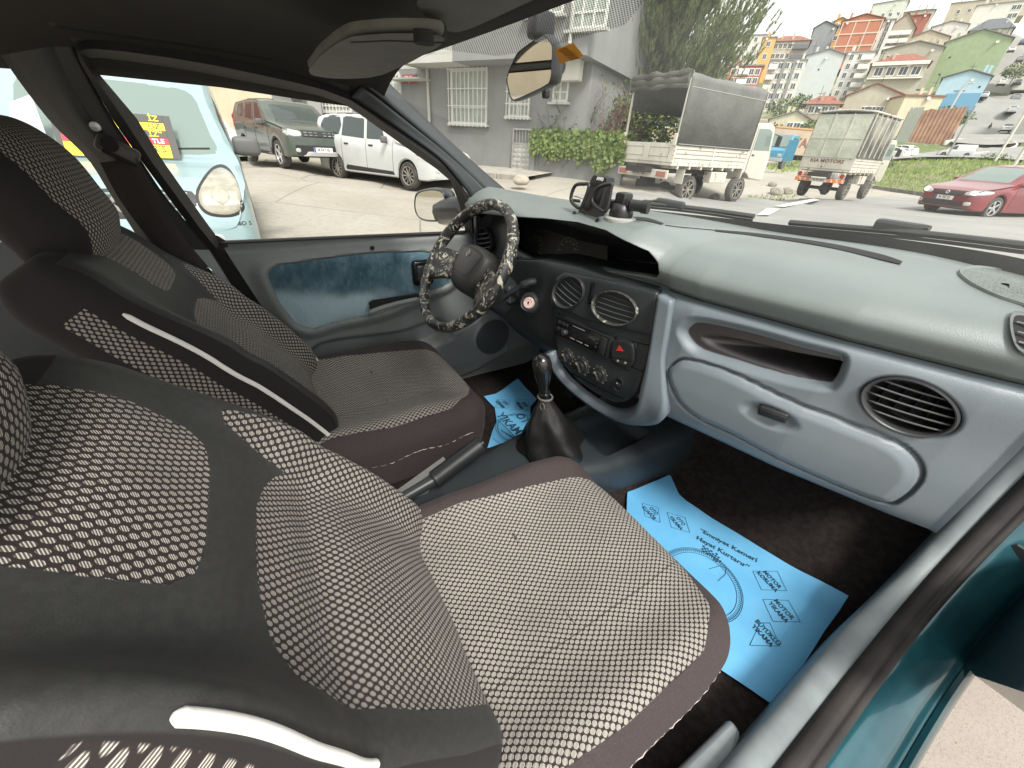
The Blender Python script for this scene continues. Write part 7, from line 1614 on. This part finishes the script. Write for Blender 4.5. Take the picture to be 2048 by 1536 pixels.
# ---------------------------------------------------------------- hillside houses
ROOFR=pm('roof_tile_red',(.28,.10,.065),.85,var=(.20,.08,.055),vs=1.5); ROOFG=pm('roof_sheet_grey',(.26,.25,.23),.8,var=(.18,.17,.16),vs=.6); ROOFB=pm('roof_slate',(.10,.11,.12),.7); WFR=pm('window_frame_white',(.70,.69,.64),.6); WDK=pm('far_window',(.07,.08,.09),.2)
winme=None
def mkwin():
    global winme
    mb=MB()
    for x in (-.5,.5): mb.box((x,0,0),(.12,.10,1.1),0)
    for z in (-.5,.5): mb.box((0,0,z),(1.1,.10,.12),0)
    mb.box((0,0,0),(.06,.09,1),0); mb.box((0,.02,0),(.94,.04,.94),1); o=mb.build('window',[WFR,WDK]); winme=o.data; bpy.data.objects.remove(o)
mkwin()
def house(label,BL,BR,TL,dist,col,col2=None,k=1.0,roof='flat',apex=None,depth=9,win=None,roofm=None,name='house',side=None,extra=None,drop=3,winw=1.1,winh=1.3,st=.4):
    p0=ph(*BL,dist); p1=ph(*BR,dist*k); tl=ph(*TL,dist); H=tl.z; z0=min(p0.z,p1.z)-drop
    ux=(p1-p0); ux.z=0; Wd=ux.length; ux.normalize(); nn_=V3(-ux.y,ux.x,0); nn_=nn_ if nn_.dot(p0-CAM)>0 else -nn_   # away from the camera
    M=Matrix.Identity(4)
    for i in range(3): M[i][0]=ux[i]; M[i][1]=nn_[i]; M[i][2]=(0,0,1)[i]
    r=empty(name,(p0.x,p0.y,z0),0,label,'building','houses on the hillside'); r.matrix_world=Matrix.Translation((p0.x,p0.y,z0))@M
    h=H-z0; m=render_mat('wall_'+str(len(bpy.data.materials)),col,col2 or tuple(q*.88 for q in col),st)
    mb=MB(); az=None
    if roof=='gable':
        ap=ph(apex[0],apex[1],dist); az=ap.z-z0; ax_=Wd*apex[2]
        poly=[(0,0),(Wd,0),(Wd,h),(ax_,az),(0,h)]; mb.prism([(a,b) for a,b in poly],0,-depth,0,Matrix(((1,0,0,0),(0,0,-1,0),(0,1,0,0),(0,0,0,1)))); mb.build('wall',m,r)
        rb=MB()
        for (xa,za,xb,zb) in ((-.35,h-.25*(az-h)/max(ax_,.1),ax_,az),(ax_,az,Wd+.35,h-.25*(az-h)/max(Wd-ax_,.1))): rb.add([V3(xa,-.35,za+.03),V3(xb,-.35,zb+.03),V3(xb,depth+.3,zb+.03),V3(xa,depth+.3,za+.03)],[(0,1,2,3)])
        rb.build('roof',roofm or ROOFG,r,solid=.18,off=1)
    else:
        mb.box((Wd/2,depth/2,h/2),(Wd,depth,h),0); mb.build('wall',m,r)
        rb=MB()
        if roof=='hip':
            e=.6; ah=apex or 1.6; rb.add([V3(-e,-e,h),V3(Wd+e,-e,h),V3(Wd+e,depth+e,h),V3(-e,depth+e,h),V3(Wd*.3,depth*.5,h+ah),V3(Wd*.7,depth*.5,h+ah)],[(0,1,5,4),(1,2,5),(2,3,4,5),(3,0,4),(3,2,1,0)]); rb.build('roof',roofm or ROOFR,r)
        else: rb.box((Wd/2,depth/2,h+.12),(Wd+.5,depth+.5,.25)); rb.build('roof',roofm or ROOFG,r)
    if win:
        nc,nr_,h0,h1,x0,x1=win
        for i in range(nc):
            for j in range(nr_):
                o=bpy.data.objects.new('window',winme); COL.objects.link(o); o.parent=r; o.location=(x0*Wd+(x1-x0)*Wd*(i+.5)/nc,-.03,h-(h0+(h1-h0)*(j+.5)/nr_)*(h-drop)); o.scale=(winw,1,winh)
    if side:
        for i in range(side[0]):
            for j in range(side[1]):
                for sgn_,xx in ((1,Wd+.03),(-1,-.03)):
                    o=bpy.data.objects.new('window',winme); COL.objects.link(o); o.parent=r; o.location=(xx,depth*(i+.5)/side[0],h-(j+.5)*(h-drop)/side[1]); o.rotation_euler=(0,0,sgn_*PI/2); o.scale=(winw,1,winh)
    if extra: extra(r,Wd,h,depth,drop)
    rh=random.Random(label)
    tz=h+ (.25 if roof=='flat' else 0)
    for _ in range(2):
        x=rh.uniform(.1,.9)*Wd; mb=MB(); zt_=tz if roof=='flat' else tz+.4; mb.box((x,1.2+rh.uniform(0,2),zt_+.6),(.5,.5,1.5+(0 if roof=='flat' else 1))); mb.build('chimney',m,r)
    x=rh.uniform(.1,.9)*Wd; mb=MB(); mb.tube([(x,.3,tz-.2),(x,.3,tz+2.2+rh.random()*1.5)],.045,5); mb.tube([(x-.6,.3,tz+1.9),(x+.6,.3,tz+1.9)],.03,4); mb.build('aerial',BLKT,r)
    x=rh.uniform(.1,.9)*Wd; mb=MB(); mb.lathe([(0,0),(.2,.03),(.36,.12)],14,0,Matrix.Translation((x,-.3,tz-.6))@Matrix.Rotation(R(60),4,'X'),cap=False); mb.build('satellite_dish',GREY2,r,solid=.03)
    if not win: 
        for _ in range(2): mb=MB(); x=rh.uniform(.1,.9)*Wd; zz=h-rh.uniform(1,h-drop-1); mb.box((x,-.02,zz),(.35,.06,.35)); mb.build('vent_hole',BLKT,r)
    return r
def balconies(r,Wd,h,dp,drop,n=3,x0=.0,x1=.45,col=None):
    for j in range(n):
        z=h-(j+.85)*(h-drop)/n; mb=MB(); mb.box((Wd*(x0+x1)/2,-.6,z),(Wd*(x1-x0),1.2,.2)); mb.box((Wd*(x0+x1)/2,-1.18,z+.5),(Wd*(x1-x0),.08,.9)); mb.build('balcony',col or WFR,r)
def grid_beams(r,Wd,h,dp,drop):
    bm_=pm('beam_pale',(.62,.50,.40),.8)
    for k in range(4): mb=MB(); mb.box((Wd*(.02+.32*k),-.06,h/2),(.28,.12,h)); mb.build('beam',bm_,r)
    for k in range(4): mb=MB(); mb.box((Wd/2,-.065,h-.2-k*2.9),(Wd,.13,.28)); mb.build('beam',bm_,r)
CR=(.58,.53,.42); LG=(.42,.44,.43); WH=(.66,.65,.60); BG=(.46,.41,.32); GRC=(.33,.31,.27)
# nearest row first
house('low cream house with pale roof behind the lettered trailer',(1532,262),(1616,258),(1534,238),108,(.54,.50,.38),roof='gable',apex=(1575,222,.6),depth=10,win=(3,1,.3,.8,.45,.95))
house('small house with a dark red tiled roof above the white truck canopy',(1606,228),(1676,222),(1608,208),124,(.42,.34,.27),roof='hip',apex=1.8,depth=7,win=(4,1,.2,.9,.1,.9),roofm=ROOFR)
house('low house with a bare brick gable and laundry below it',(1676,235),(1792,228),(1678,192),128,(.46,.42,.33),roof='gable',apex=(1735,168,.45),depth=10,win=(3,1,.45,.85,.35,.75),roofm=ROOFR,winw=1.3)
house('blank cream wall house to the right of the brick gable',(1778,262),(1858,252),(1790,192),122,(.60,.53,.38),roof='flat',depth=12,k=1.02,roofm=ROOFR)
house('pale blue gabled house with a darker blue lower band',(1845,238),(1938,234),(1857,157),150,(.42,.58,.66),(.38,.54,.62),roof='gable',apex=(1925,141,.5),depth=14,roofm=ROOFB,
      extra=lambda r,Wd,h,dp,dr:[MB().build if 0 else None, (lambda mb:(mb.box((Wd*.62,-.06,dr+2.6),(Wd*.74,.12,4.6)),mb.build('lower_band',pm('blue_band',(.15,.34,.50),.7),r)))(MB()),(lambda mb:(mb.text('75',2.2,frame(V3(Wd*.5,-.03,h-3.2),(1,0,0),(0,0,1)),0,.01),mb.build('wall_number',pm('number_grey',(.16,.22,.26),.7),r)))(MB())])
house('big blank light green gabled building above the pale blue house',(1851,168),(1985,150),(1882,86),178,(.27,.34,.20),(.31,.38,.23),roof='gable',apex=(1950,60,.5),depth=16,roofm=ROOFG,st=.25)
house('grey concrete house behind the balcony house',(1745,150),(1862,150),(1748,102),172,(.40,.37,.30),roof='gable',apex=(1815,84,.55),depth=14,win=(2,1,.1,.5,.03,.35),roofm=ROOFG)
house('house with a red hipped roof and white balcony front above the brick gable',(1725,178),(1838,168),(1733,128),150,(.46,.43,.35),roof='hip',apex=2.2,depth=9,win=(4,1,.1,.55,.05,.95),roofm=ROOFR,winw=1.6,winh=1.7,
      extra=lambda r,Wd,h,dp,dr:(lambda mb:(mb.box((Wd*.5,-.5,h-1.0-2.0),(Wd,.9,.25)),mb.box((Wd*.5,-.92,h-.2),(Wd*1.02,.12,.7)),mb.build('balcony',WFR,r)))(MB()))
house('blank pale grey-blue gable wall in the middle of the hillside',(1580,205),(1655,198),(1604,112),152,(.46,.50,.50),(.50,.53,.52),roof='gable',apex=(1650,99,.55),depth=14,roofm=ROOFG,st=.2)
house('white apartment block with balconies between the grey gable and the red block',(1660,195),(1716,190),(1688,106),160,WH,roof='flat',depth=10,win=(3,5,0,1,.05,.95),extra=lambda r,Wd,h,dp,dr:balconies(r,Wd,h,dp,dr,5,.55,.95),winw=.9)
house('white and grey striped apartment block with tall window bays behind the flatbed truck',(1512,215),(1578,222),(1530,122),146,(.62,.61,.55),roof='flat',depth=10,win=(5,5,0,1,.05,.95),extra=lambda r,Wd,h,dp,dr:[(lambda mb:(mb.box((Wd*x,-.12,h/2),(.7,.25,h)),mb.build('bay',pm('bay_grey',(.22,.23,.22),.8),r)))(MB()) for x in (.42,.70)]+[balconies(r,Wd,h,dp,dr,5,.0,.22)])
house('beige and grey apartment block with red mansard roof and dark balconies',(1525,130),(1600,140),(1530,84),185,(.48,.44,.36),roof='hip',apex=2.4,depth=12,win=(5,3,0,1,.02,.6),roofm=ROOFR,extra=lambda r,Wd,h,dp,dr:balconies(r,Wd,h,dp,dr,3,.62,1.0,pm('balcony_dark',(.12,.13,.16),.6)))
house('narrow orange topped house beside the pine needles',(1505,150),(1530,150),(1508,76),175,(.66,.40,.14),roof='flat',depth=8,win=(1,3,0,1,.1,.9))
house('dark blue-grey gabled house left of the red block',(1600,140),(1650,120),(1592,58),205,(.27,.29,.30),roof='gable',apex=(1612,45,.4),depth=14,roofm=ROOFB,st=.2)
house('bright orange house behind the dark gable',(1645,110),(1668,110),(1642,44),215,(.68,.36,.13),roof='gable',apex=(1655,37,.5),depth=10,win=(1,3,0,1,.2,.9))
house('orange-red block with a pale beam grid on its blank wall',(1660,112),(1738,112),(1672,44),190,(.42,.165,.10),(.46,.18,.11),roof='gable',apex=(1708,30,.5),depth=14,roofm=ROOFR,extra=grid_beams,st=.2)
house('white block behind the red beam grid block',(1740,110),(1762,108),(1752,42),192,WH,roof='flat',depth=12,win=(1,6,0,1,.1,.9))
house('terracotta roofed terraced house with stepped balconies',(1756,105),(1812,98),(1764,60),205,(.42,.36,.29),roof='gable',apex=(1790,28,.5),depth=12,win=(2,2,0,.8,.1,.6),roofm=ROOFR,extra=lambda r,Wd,h,dp,dr:balconies(r,Wd,h,dp,dr,3,.0,.9))
house('tall terracotta wall house under the white hilltop block',(1785,95),(1835,85),(1800,34),225,(.36,.13,.09),roof='flat',depth=12,roofm=ROOFR)
house('white hilltop block with a dark window band',(1727,60),(1793,60),(1732,10),290,(.58,.60,.52),roof='gable',apex=(1790,0,.95),depth=14,win=(3,1,.25,.6,.3,.95),st=.2)
house('grey roofed hilltop house right of the white block',(1795,60),(1853,60),(1797,26),275,(.45,.42,.34),roof='gable',apex=(1826,22,.6),depth=14,win=(2,1,.3,.7,.2,.8))
house('beige house with a broad gable above the grey concrete house',(1800,98),(1890,95),(1806,80),215,(.56,.49,.37),roof='gable',apex=(1845,62,.5),depth=12,roofm=ROOFG,win=(3,1,.2,.8,.1,.9))
house('white gabled house left of the green building',(1850,85),(1925,75),(1856,55),240,(.68,.67,.62),roof='gable',apex=(1885,44,.5),depth=14,roofm=ROOFG)
house('long white block high on the slope above the green building',(1925,70),(2025,50),(1932,14),250,(.68,.67,.60),roof='flat',depth=14,win=(2,2,.05,.6,.78,.98))
house('dark hip roofed house between the green and long white blocks',(1938,68),(2020,68),(1945,62),222,(.55,.52,.45),roof='hip',apex=3.5,depth=10,roofm=ROOFB)
house('beige topmost house with a flat roof at the upper right',(1888,40),(2000,30),(1896,8),300,(.50,.45,.35),roof='flat',depth=14,win=(4,1,.2,.9,.1,.9))
house('beige hilltop roof at the very top right',(1980,20),(2060,10),(1985,-20),320,(.52,.47,.38),roof='flat',depth=14)
house('red rendered house with white window columns partly behind the pine',(1445,190),(1510,190),(1455,132),140,(.42,.12,.08),roof='flat',depth=10,win=(5,3,.05,.95,.05,.95),extra=lambda r,Wd,h,dp,dr:balconies(r,Wd,h,dp,dr,3,.3,.6))
house('pale house low behind the pine trunk',(1180,240),(1235,240),(1182,170),60,(.50,.40,.33),roof='hip',apex=1.4,depth=8,win=(2,2,0,1,.1,.9))
house('cream house seen through the open truck bed',(1290,260),(1400,260),(1292,185),70,(.52,.38,.28),roof='hip',apex=2,depth=8,win=(4,2,0,1,.05,.95))
house('white apartment block behind the needles of the pine',(1440,140),(1520,140),(1450,72),200,(.62,.60,.54),roof='flat',depth=10,win=(5,4,0,1,.05,.95))
house('narrow white house at the right edge of the climbing street',(2040,150),(2090,150),(2046,60),190,WH,roof='flat',depth=12,win=(2,3,0,1,.1,.9))
house('grey house at the right edge beside the lower street',(2044,240),(2100,240),(2046,170),135,(.36,.36,.33),roof='flat',depth=12,win=(2,2,0,1,.1,.9))
for i,(u,v,d,s) in enumerate(((1470,215,110,4),(1560,225,118,3),(1600,212,128,2.5),(1880,240,130,3),(1915,243,128,2.2),(1858,246,126,2.4),(1625,268,100,2.6),(1545,272,98,2.2),(1760,262,112,2.0),(2030,150,185,3))):
    p=ph(u,v,d); r=empty('hillside_tree',(p.x,p.y,p.z),0,['large dark bush low behind the pine','green bush under the striped apartment block','small tree below the pale grey gable','green bush at the foot of the pale blue house','bush at the right foot of the pale blue house','bush left of the blue band of the pale blue house','shrub beside the cream low house','weedy bush above the lettered trailer','bush behind the white truck roof corner','tree beside the climbing street'][i],'tree','small trees on the hillside'); mb=MB(); leaves(mb,(0,0,s*.3),s,s,s*.55,520,.5); mb.build('foliage',LEAF,r); mb=MB(); mb.tube([(0,0,-2),(0,0,s*.4)],.12,6); mb.build('trunk',BARK,r)
# brown sheet fence and retaining wall
def fence(label,u0,v0,u1,v1,dist,hh,mat,name='sheet_fence'):
    a=ph(u0,v0,dist); b=ph(u1,v1,dist*1.02); n_=14; mb=MB(); d=b-a; nn_=V3(-d.y,d.x,0).normalized()
    mb.grid(lambda u,v:a.lerp(b,u)+nn_*.06*math.sin(u*90)+V3(0,0,-1.5+v*(hh+1.5+.3*noise.noise((u*9,0,0)))),90,2); o=mb.build(name,mat,solid=.05); return tag(o,label,'fence')
fence('rusty brown sheet fence below the blank cream house',1792,275,1908,268,112,4.0,pm('rusty_sheet',(.22,.12,.08),.8,var=(.33,.19,.12),vs=.5))
fence('grey-green sheet shed wall at the left end of the brown fence',1795,272,1822,270,110,4.2,pm('greenish_sheet',(.28,.30,.26),.8))
# white low kerb wall curve
mb=MB(); P=[ong(u,v) for u,v in ((1888,288),(1930,283),(1990,284),(2024,290),(2028,298),(2000,306),(1960,311),(1900,314))]; P=crom(P,4); mb.strip([p+V3(0,0,-.2) for p in P],[p+V3(0,0,.55) for p in P],60,2); tag(mb.build('low_wall',pm('white_low_wall',(.62,.60,.54),.8,var=(.45,.43,.38),vs=.8),solid=.25),'curved low white wall around the corner below the climbing street','wall')
# ---------------------------------------------------------------- far vehicles, lamps, person
def dirto(u0,v0,u1,v1,d0,d1=None): a=ph(u0,v0,d0); b=ph(u1,v1,d1 or d0); return math.atan2(b.y-a.y,b.x-a.x)
FC=[(1880,135,'dark'),(1946,148,'w')]
cols={'w':paint('far_white',(.66,.66,.63)),'g':paint('far_grey',(.20,.21,.21)),'d':paint('far_dark',(.05,.055,.06)),'s':paint('far_silver',(.42,.43,.43)),'b':paint('far_blue',(.08,.12,.20))}
protos={}
def copy_tree(o,parent=None):
    c=o.copy(); COL.objects.link(c)
    if parent: c.parent=parent
    for ch in o.children: copy_tree(ch,c)
    return c
hdg=dirto(1975,262,2010,130,135,215)
spots=[(2020,105,232,'w','white car near the top of the climbing street, left lane'),(2012,150,205,'s','silver car parked on the left kerb of the climbing street, below the topmost cars'),(2000,172,192,'w','white car on the left kerb halfway up the climbing street'),(1988,130,212,'d','dark car at the left kerb high on the climbing street'),(2036,125,218,'g','grey car in the right row high on the climbing street'),(2040,148,203,'w','white car in the right row beside the slope'),(2030,172,190,'d','dark car in the right row above the gap'),(2025,205,170,'g','dark grey car in the right row, middle of the street'),(2018,228,155,'s','silver car directly above the lowest white car'),(2008,264,138,'w','lowest white car in the right row of the climbing street, by the person'),(2042,90,245,'b','blue car near the top right of the street'),(1955,205,172,'d','dark car at the left kerb beside the blue house'),(1948,225,160,'s','silver car at the left kerb just above the utility pole')]
for i,(u,v,d,c_,lb) in enumerate(spots):
    p=ph(u,v,d); p.z=max(p.z-.0,gz(p.x,p.y)+.5)
    if c_ not in protos:
        v_=hatch('parked_car',lb,(p.x,p.y,p.z),hdg+PI*(i%3==0),cols[c_],'cars on the climbing street'); protos[c_]=v_.root
    else:
        o=copy_tree(protos[c_]); o.location=p; o.rotation_euler=(0,0,hdg+PI*(i%3==0)); o['label']=lb
p=ong(1905,316); hv=Veh('delivery_van','white delivery van passing on the road beyond the grass island','van',(p.x,p.y,p.z+.1),dirto(1905,312,1865,312,84),S5,paint('white',(.70,.71,.70)))
for vw in ('side+','side-'): hv.wrap('side_window',[(1.25,1.06),(1.55,1.45),(1.85,1.6),(2.15,1.6),(2.15,1.06)],vw,VGLASS,.006,sm=0,n=20,K=3)
hv.wrap('windscreen',[(-.66,1.12),(.66,1.12),(.56,1.55),(-.56,1.55)],'front',VGLASS,.006,n=40,K=4,sm=0); hv.wrap('tail_light',[(.80,.9),(.80,1.3),(.7,1.3),(.7,.9)],'rear',LAMPR,.01,n=16,K=2)
for u,v,d,lb in ((1778,318,62,'white car with an open look partly behind the white truck'),(1795,313,68,'white car just right of the white truck beyond the island')):
    p=ong(u,v); o=copy_tree(protos['w']); o.location=(p.x,p.y,p.z); o.rotation_euler=(0,0,R(170)); o['label']=lb; o['group']='cars beyond the island'
# blue pickup cab behind the flatbed and lettered trailer
pb_=ph(1541,337,36); bt=empty('blue_truck',(pb_.x,pb_.y,pb_.z),R(-80),'bright blue truck cab with its door open behind the flatbed truck','truck'); BP=paint('truck_blue',(.06,.26,.40))
mb=MB(); mb.prism([(-1.0,.45),(-1.0,1.9),(-.8,2.05),(.3,2.0),(.75,1.25),(1.05,1.1),(1.1,.45)],-.85,.85,0,Matrix(((1,0,0,0),(0,0,-1,0),(0,1,0,0),(0,0,0,1)))); cb=mb.build('cab',BP,bt,bevel=.05,smooth=40)
mb=MB(); mb.add([V3(.36,-.75,1.92),V3(.36,.75,1.92),V3(.76,.75,1.30),V3(.76,-.75,1.30)],[(0,1,2,3)]); mb.build('windscreen',VGLASSL,cb,solid=.02,off=1)
for s in (1,-1): mb=MB(); mb.prism([(-.7,1.25),(-.7,1.82),(.2,1.84),(.5,1.25)],-s*.86,-s*.855,0,Matrix(((1,0,0,0),(0,0,-1,0),(0,1,0,0),(0,0,0,1)))); mb.build('door_window',VGLASS,cb); wheel(bt,.5,s*.75,.34,.2,STEELW,s); mb=MB(); mb.box((1.08,s*.6,.8),(.06,.25,.18),0,r=.02); mb.build('headlight',LAMPG,cb)
mb=MB(); mb.box((1.0,1.15,1.1),(.05,.6,1.2),0,r=.02); mb.build('open_door',BP,cb); mb=MB(); mb.box((1.1,0,.55),(.08,1.7,.22),0,r=.02); mb.build('bumper',paint('far_silver',(.42,.43,.43)),cb)
a=ph(1518,312,46); b=ph(1625,308,50); tr=empty('box_trailer',(0,0,0),0,'long beige and orange trailer with large lettering behind the trucks','trailer'); d=(b-a); d.z=0; Lt=d.length; zt_=min(a.z,b.z); M=frame(V3((a.x+b.x)/2,(a.y+b.y)/2,zt_+1.15),d,(0,0,1))
mb=MB(); mb.box((0,0,-1.2),(Lt,2.2,2.4),0,M@Matrix.Rotation(0,4,'X')) if 0 else mb.box((0,.05,0),(Lt,1.9,1.6),0,M); bx_=mb.build('cargo_box',pm('trailer_beige',(.42,.33,.24),.7,var=(.35,.27,.19),vs=.8),tr)
mb=MB(); mb.box((0,1.05,0),(Lt,.12,1.7),0,M); mb.build('top_rail',pm('trailer_orange',(.45,.26,.12),.6),tr)
Mz=M.to_3x3().col[2]; sgn_=1 if Mz.dot(CAM-a)>0 else -1
mb=MB(); mb.text('ÖZTAŞ',.95,frame(V3(M[0][3],M[1][3],M[2][3]+.0)+Mz*sgn_*.83+d.normalized()*-.2,d if sgn_>0 else d,(0,0,1)),0,.01,bold=.02,sx=1.2); mb.build('lettering',pm('trailer_letters',(.20,.10,.06),.7),bx_)
for k in (-.4,-.3,.3,.4): mb=MB(); mb.lathe([(.45,-.75),(.45,.75)],18,0,M@Matrix.Translation((k*Lt,-.85,0))); mb.build('wheel',TYRE,tr,smooth=40)
def lamp(label,base,top,head,d,r_=.10):
    a=ph(*base,d); b=ph(*top,d); h_=ph(*head,d) ; r=empty('street_lamp',tuple(a),0,label,'street lamp','street lamps by the climbing street'); mb=MB(); o=V3(*a); up_=V3(a.x,a.y,b.z)
    mb.tube(crom([V3(0,0,-1),V3(0,0,(b.z-a.z)*.8),V3((h_.x-a.x)*.4,(h_.y-a.y)*.4,(h_.z-a.z)*.96),V3(h_.x-a.x,h_.y-a.y,h_.z-a.z)],6),[r_]*10+[r_*.7]*9,8); mb.build('pole',pm('lamp_pole',(.56,.55,.50),.5),r,smooth=60); mb=MB(); mb.box(h_-a,(.8,.3,.18),0,r=.05); mb.build('lamp_head',GREY2,r)
lamp('pale curved street lamp in front of the pale blue house',(1888,243),(1905,190),(1942,166),118,.13)
lamp('pale street lamp at the right edge of the lower street',(1990,322),(2040,225),(2075,180),62,.10)
lamp('tall grey street lamp nearest the red car, at the right edge',(2005,365),(2048,240),(2100,190),34,.07)
a=ph(1900,302,78); mb=MB(); mb.tube([V3(a.x,a.y,a.z-1),V3(a.x,a.y,ph(1932,212,78).z)],.10,7); tag(mb.build('utility_pole',pm('pole_grey',(.25,.24,.22),.8)),'thin grey utility pole left of the climbing street','pole')
def person(name,label,p,hd,clothes,trous,s=1.0):
    r=empty(name,tuple(p),hd,label,'person'); me=bpy.data.meshes.new('body')
    J=[(0,0,.93),(0,0,1.15),(0,0,1.38),(0,0,1.50),(.01,0,1.62),(.02,0,1.74),(0,.17,1.40),(.10,.24,1.14),(.26,.22,.95),(0,-.17,1.40),(-.08,-.24,1.13),(-.18,-.24,.90),(0,.09,.90),(.20,.10,.50),(.28,.10,.08),(.40,.10,.04),(0,-.09,.90),(-.10,-.10,.48),(-.36,-.10,.12),(-.28,-.10,.03)]
    E_=[(0,1),(1,2),(2,3),(3,4),(4,5),(2,6),(6,7),(7,8),(2,9),(9,10),(10,11),(0,12),(12,13),(13,14),(14,15),(0,16),(16,17),(17,18),(18,19)]
    RR=[.15,.15,.17,.07,.10,.07,.08,.055,.04,.08,.055,.04,.11,.075,.05,.04,.11,.075,.05,.04]
    me.from_pydata([tuple(q*s for q in j) for j in J],E_,[]); me.materials.append(clothes); o=bpy.data.objects.new('body',me); COL.objects.link(o); o.parent=r
    md=o.modifiers.new('s','SKIN'); sv=me.skin_vertices[0].data
    for i,q in enumerate(RR): sv[i].radius=(q*s,q*s)
    sv[0].use_root=True; o.modifiers.new('u','SUBSURF').levels=1
    mb=MB(); mb.lathe([(.0,.10),(.07,.085),(.105,.02),(.10,-.05)],14,0,Matrix.Translation((.01,0,1.70))); mb.build('hair',pm('hair_dark',(.02,.015,.012),.8),r,smooth=60); return r
p=ong(1971,268); person('person','person in dark clothes walking across the climbing street',V3(p.x,p.y,max(p.z,ph(1971,268,math.hypot(p.x-.66,p.y)).z)+.3),R(150),pm('dark_clothes',(.05,.05,.055),.9),None)
# rocks, planters and rubbish by the trucks
RK=pm('rock',(.34,.32,.27),.9,var=(.22,.20,.17),vs=6,bp=(15,.6,.02))
for i,(u,v,s,lb) in enumerate(((1552,388,.34,'pale rock on the verge between the two trucks, nearest the white cab'),(1572,386,.28,'dark topped boulder on the verge left of the lettered truck'),(1545,372,.22,'small rock behind the verge beside the flatbed cab'),(1430,398,.16,'small pale lump of rubble beside the flatbed truck wheels'))):
    p=ong(u,v); bm=bmesh.new(); bmesh.ops.create_icosphere(bm,subdivisions=3,radius=s)
    for q in bm.verts: q.co*=1+.3*noise.noise(q.co*3+V3(i*5,0,0)); q.co.z*=.75
    mb=MB(); mb.bm(bm); o=mb.build('rock',RK,smooth=60); o.location=(p.x,p.y,p.z+s*.3); tag(o,lb,'rock','rocks on the verge')
grass([ong(u,v) for u,v in ((1486,402),(1500,392),(1560,386),(1600,384),(1600,392),(1520,402))],2600,'grass',(.05,.14),zf=lambda x,y:gz(x,y)+.02)
grass([ong(u,v) for u,v in ((1530,338),(1560,320),(1590,322),(1600,345),(1560,345))],1500,'grass',(.3,.8),zf=lambda x,y:gz(x,y),w_=.03)
# drain cover and stone on the near pavement
p=ong(1040,378); bm=bmesh.new(); bmesh.ops.create_icosphere(bm,subdivisions=3,radius=.2)
for q in bm.verts: q.co*=1+.35*noise.noise(q.co*4); q.co.z*=.6
mb=MB(); mb.bm(bm); o=mb.build('rock',pm('rubble',(.40,.36,.29),.9,var=(.30,.27,.22),vs=6,bp=(15,.6,.02)),smooth=60); o.location=(p.x,p.y,p.z+.2); tag(o,'pale lump of rubble on the pavement just beyond the windscreen pillar','rock')
# ---------------------------------------------------------------- wipers and bonnet outside the windscreen (parts of our car)
def wiper(px,zs,name='wiper'):
    P=crom([pk(u,v,y=y) for (u,v),y in zip(px,zs)],5); mb=MB(); mb.tube(P,.0075,8,flat=1.4); mb.tube([p+V3(0,0,-.012) for p in P],.004,5); return part(mb,name,BLKT,smooth=50)
wp=wiper([(1180,400),(1300,408),(1400,418),(1508,433)],[1.15,1.22,1.27,1.30]); 
mb=MB(); mb.box(pk(1340,407,y=1.24),(.12,.02,.025),0,r=.008); mb.tube(crom([pk(1290,406,y=1.22),pk(1330,400,y=1.24),pk(1365,412,y=1.25)],4),.006,6); mb.build('wiper_bracket',MIDP,wp)
wp=wiper([(1580,445),(1700,455),(1850,468),(2060,492)],[1.30,1.30,1.28,1.22])
mb=MB(); mb.box(pk(1800,456,y=1.30),(.10,.03,.03),0,r=.008); mb.tube([pk(1760,458,y=1.31),pk(1800,450,y=1.30),pk(1860,457,y=1.29)],.007,6); mb.build('wiper_bracket',MIDP,wp)
mb=MB(); mb.strip([V3(x,yw(x)+.09,.985) for x in np.linspace(-.7,.75,20)],[V3(x,yw(x)+.24,.97) for x in np.linspace(-.7,.75,20)],20,2); mb.strip([V3(x,yw(x)+.24,.975) for x in np.linspace(-.75,.8,20)],[V3(x,yw(x)+1.0,.80) for x in np.linspace(-.75,.8,20)],20,4,1); part(mb,'bonnet',[MATTE,TEAL],smooth=60)
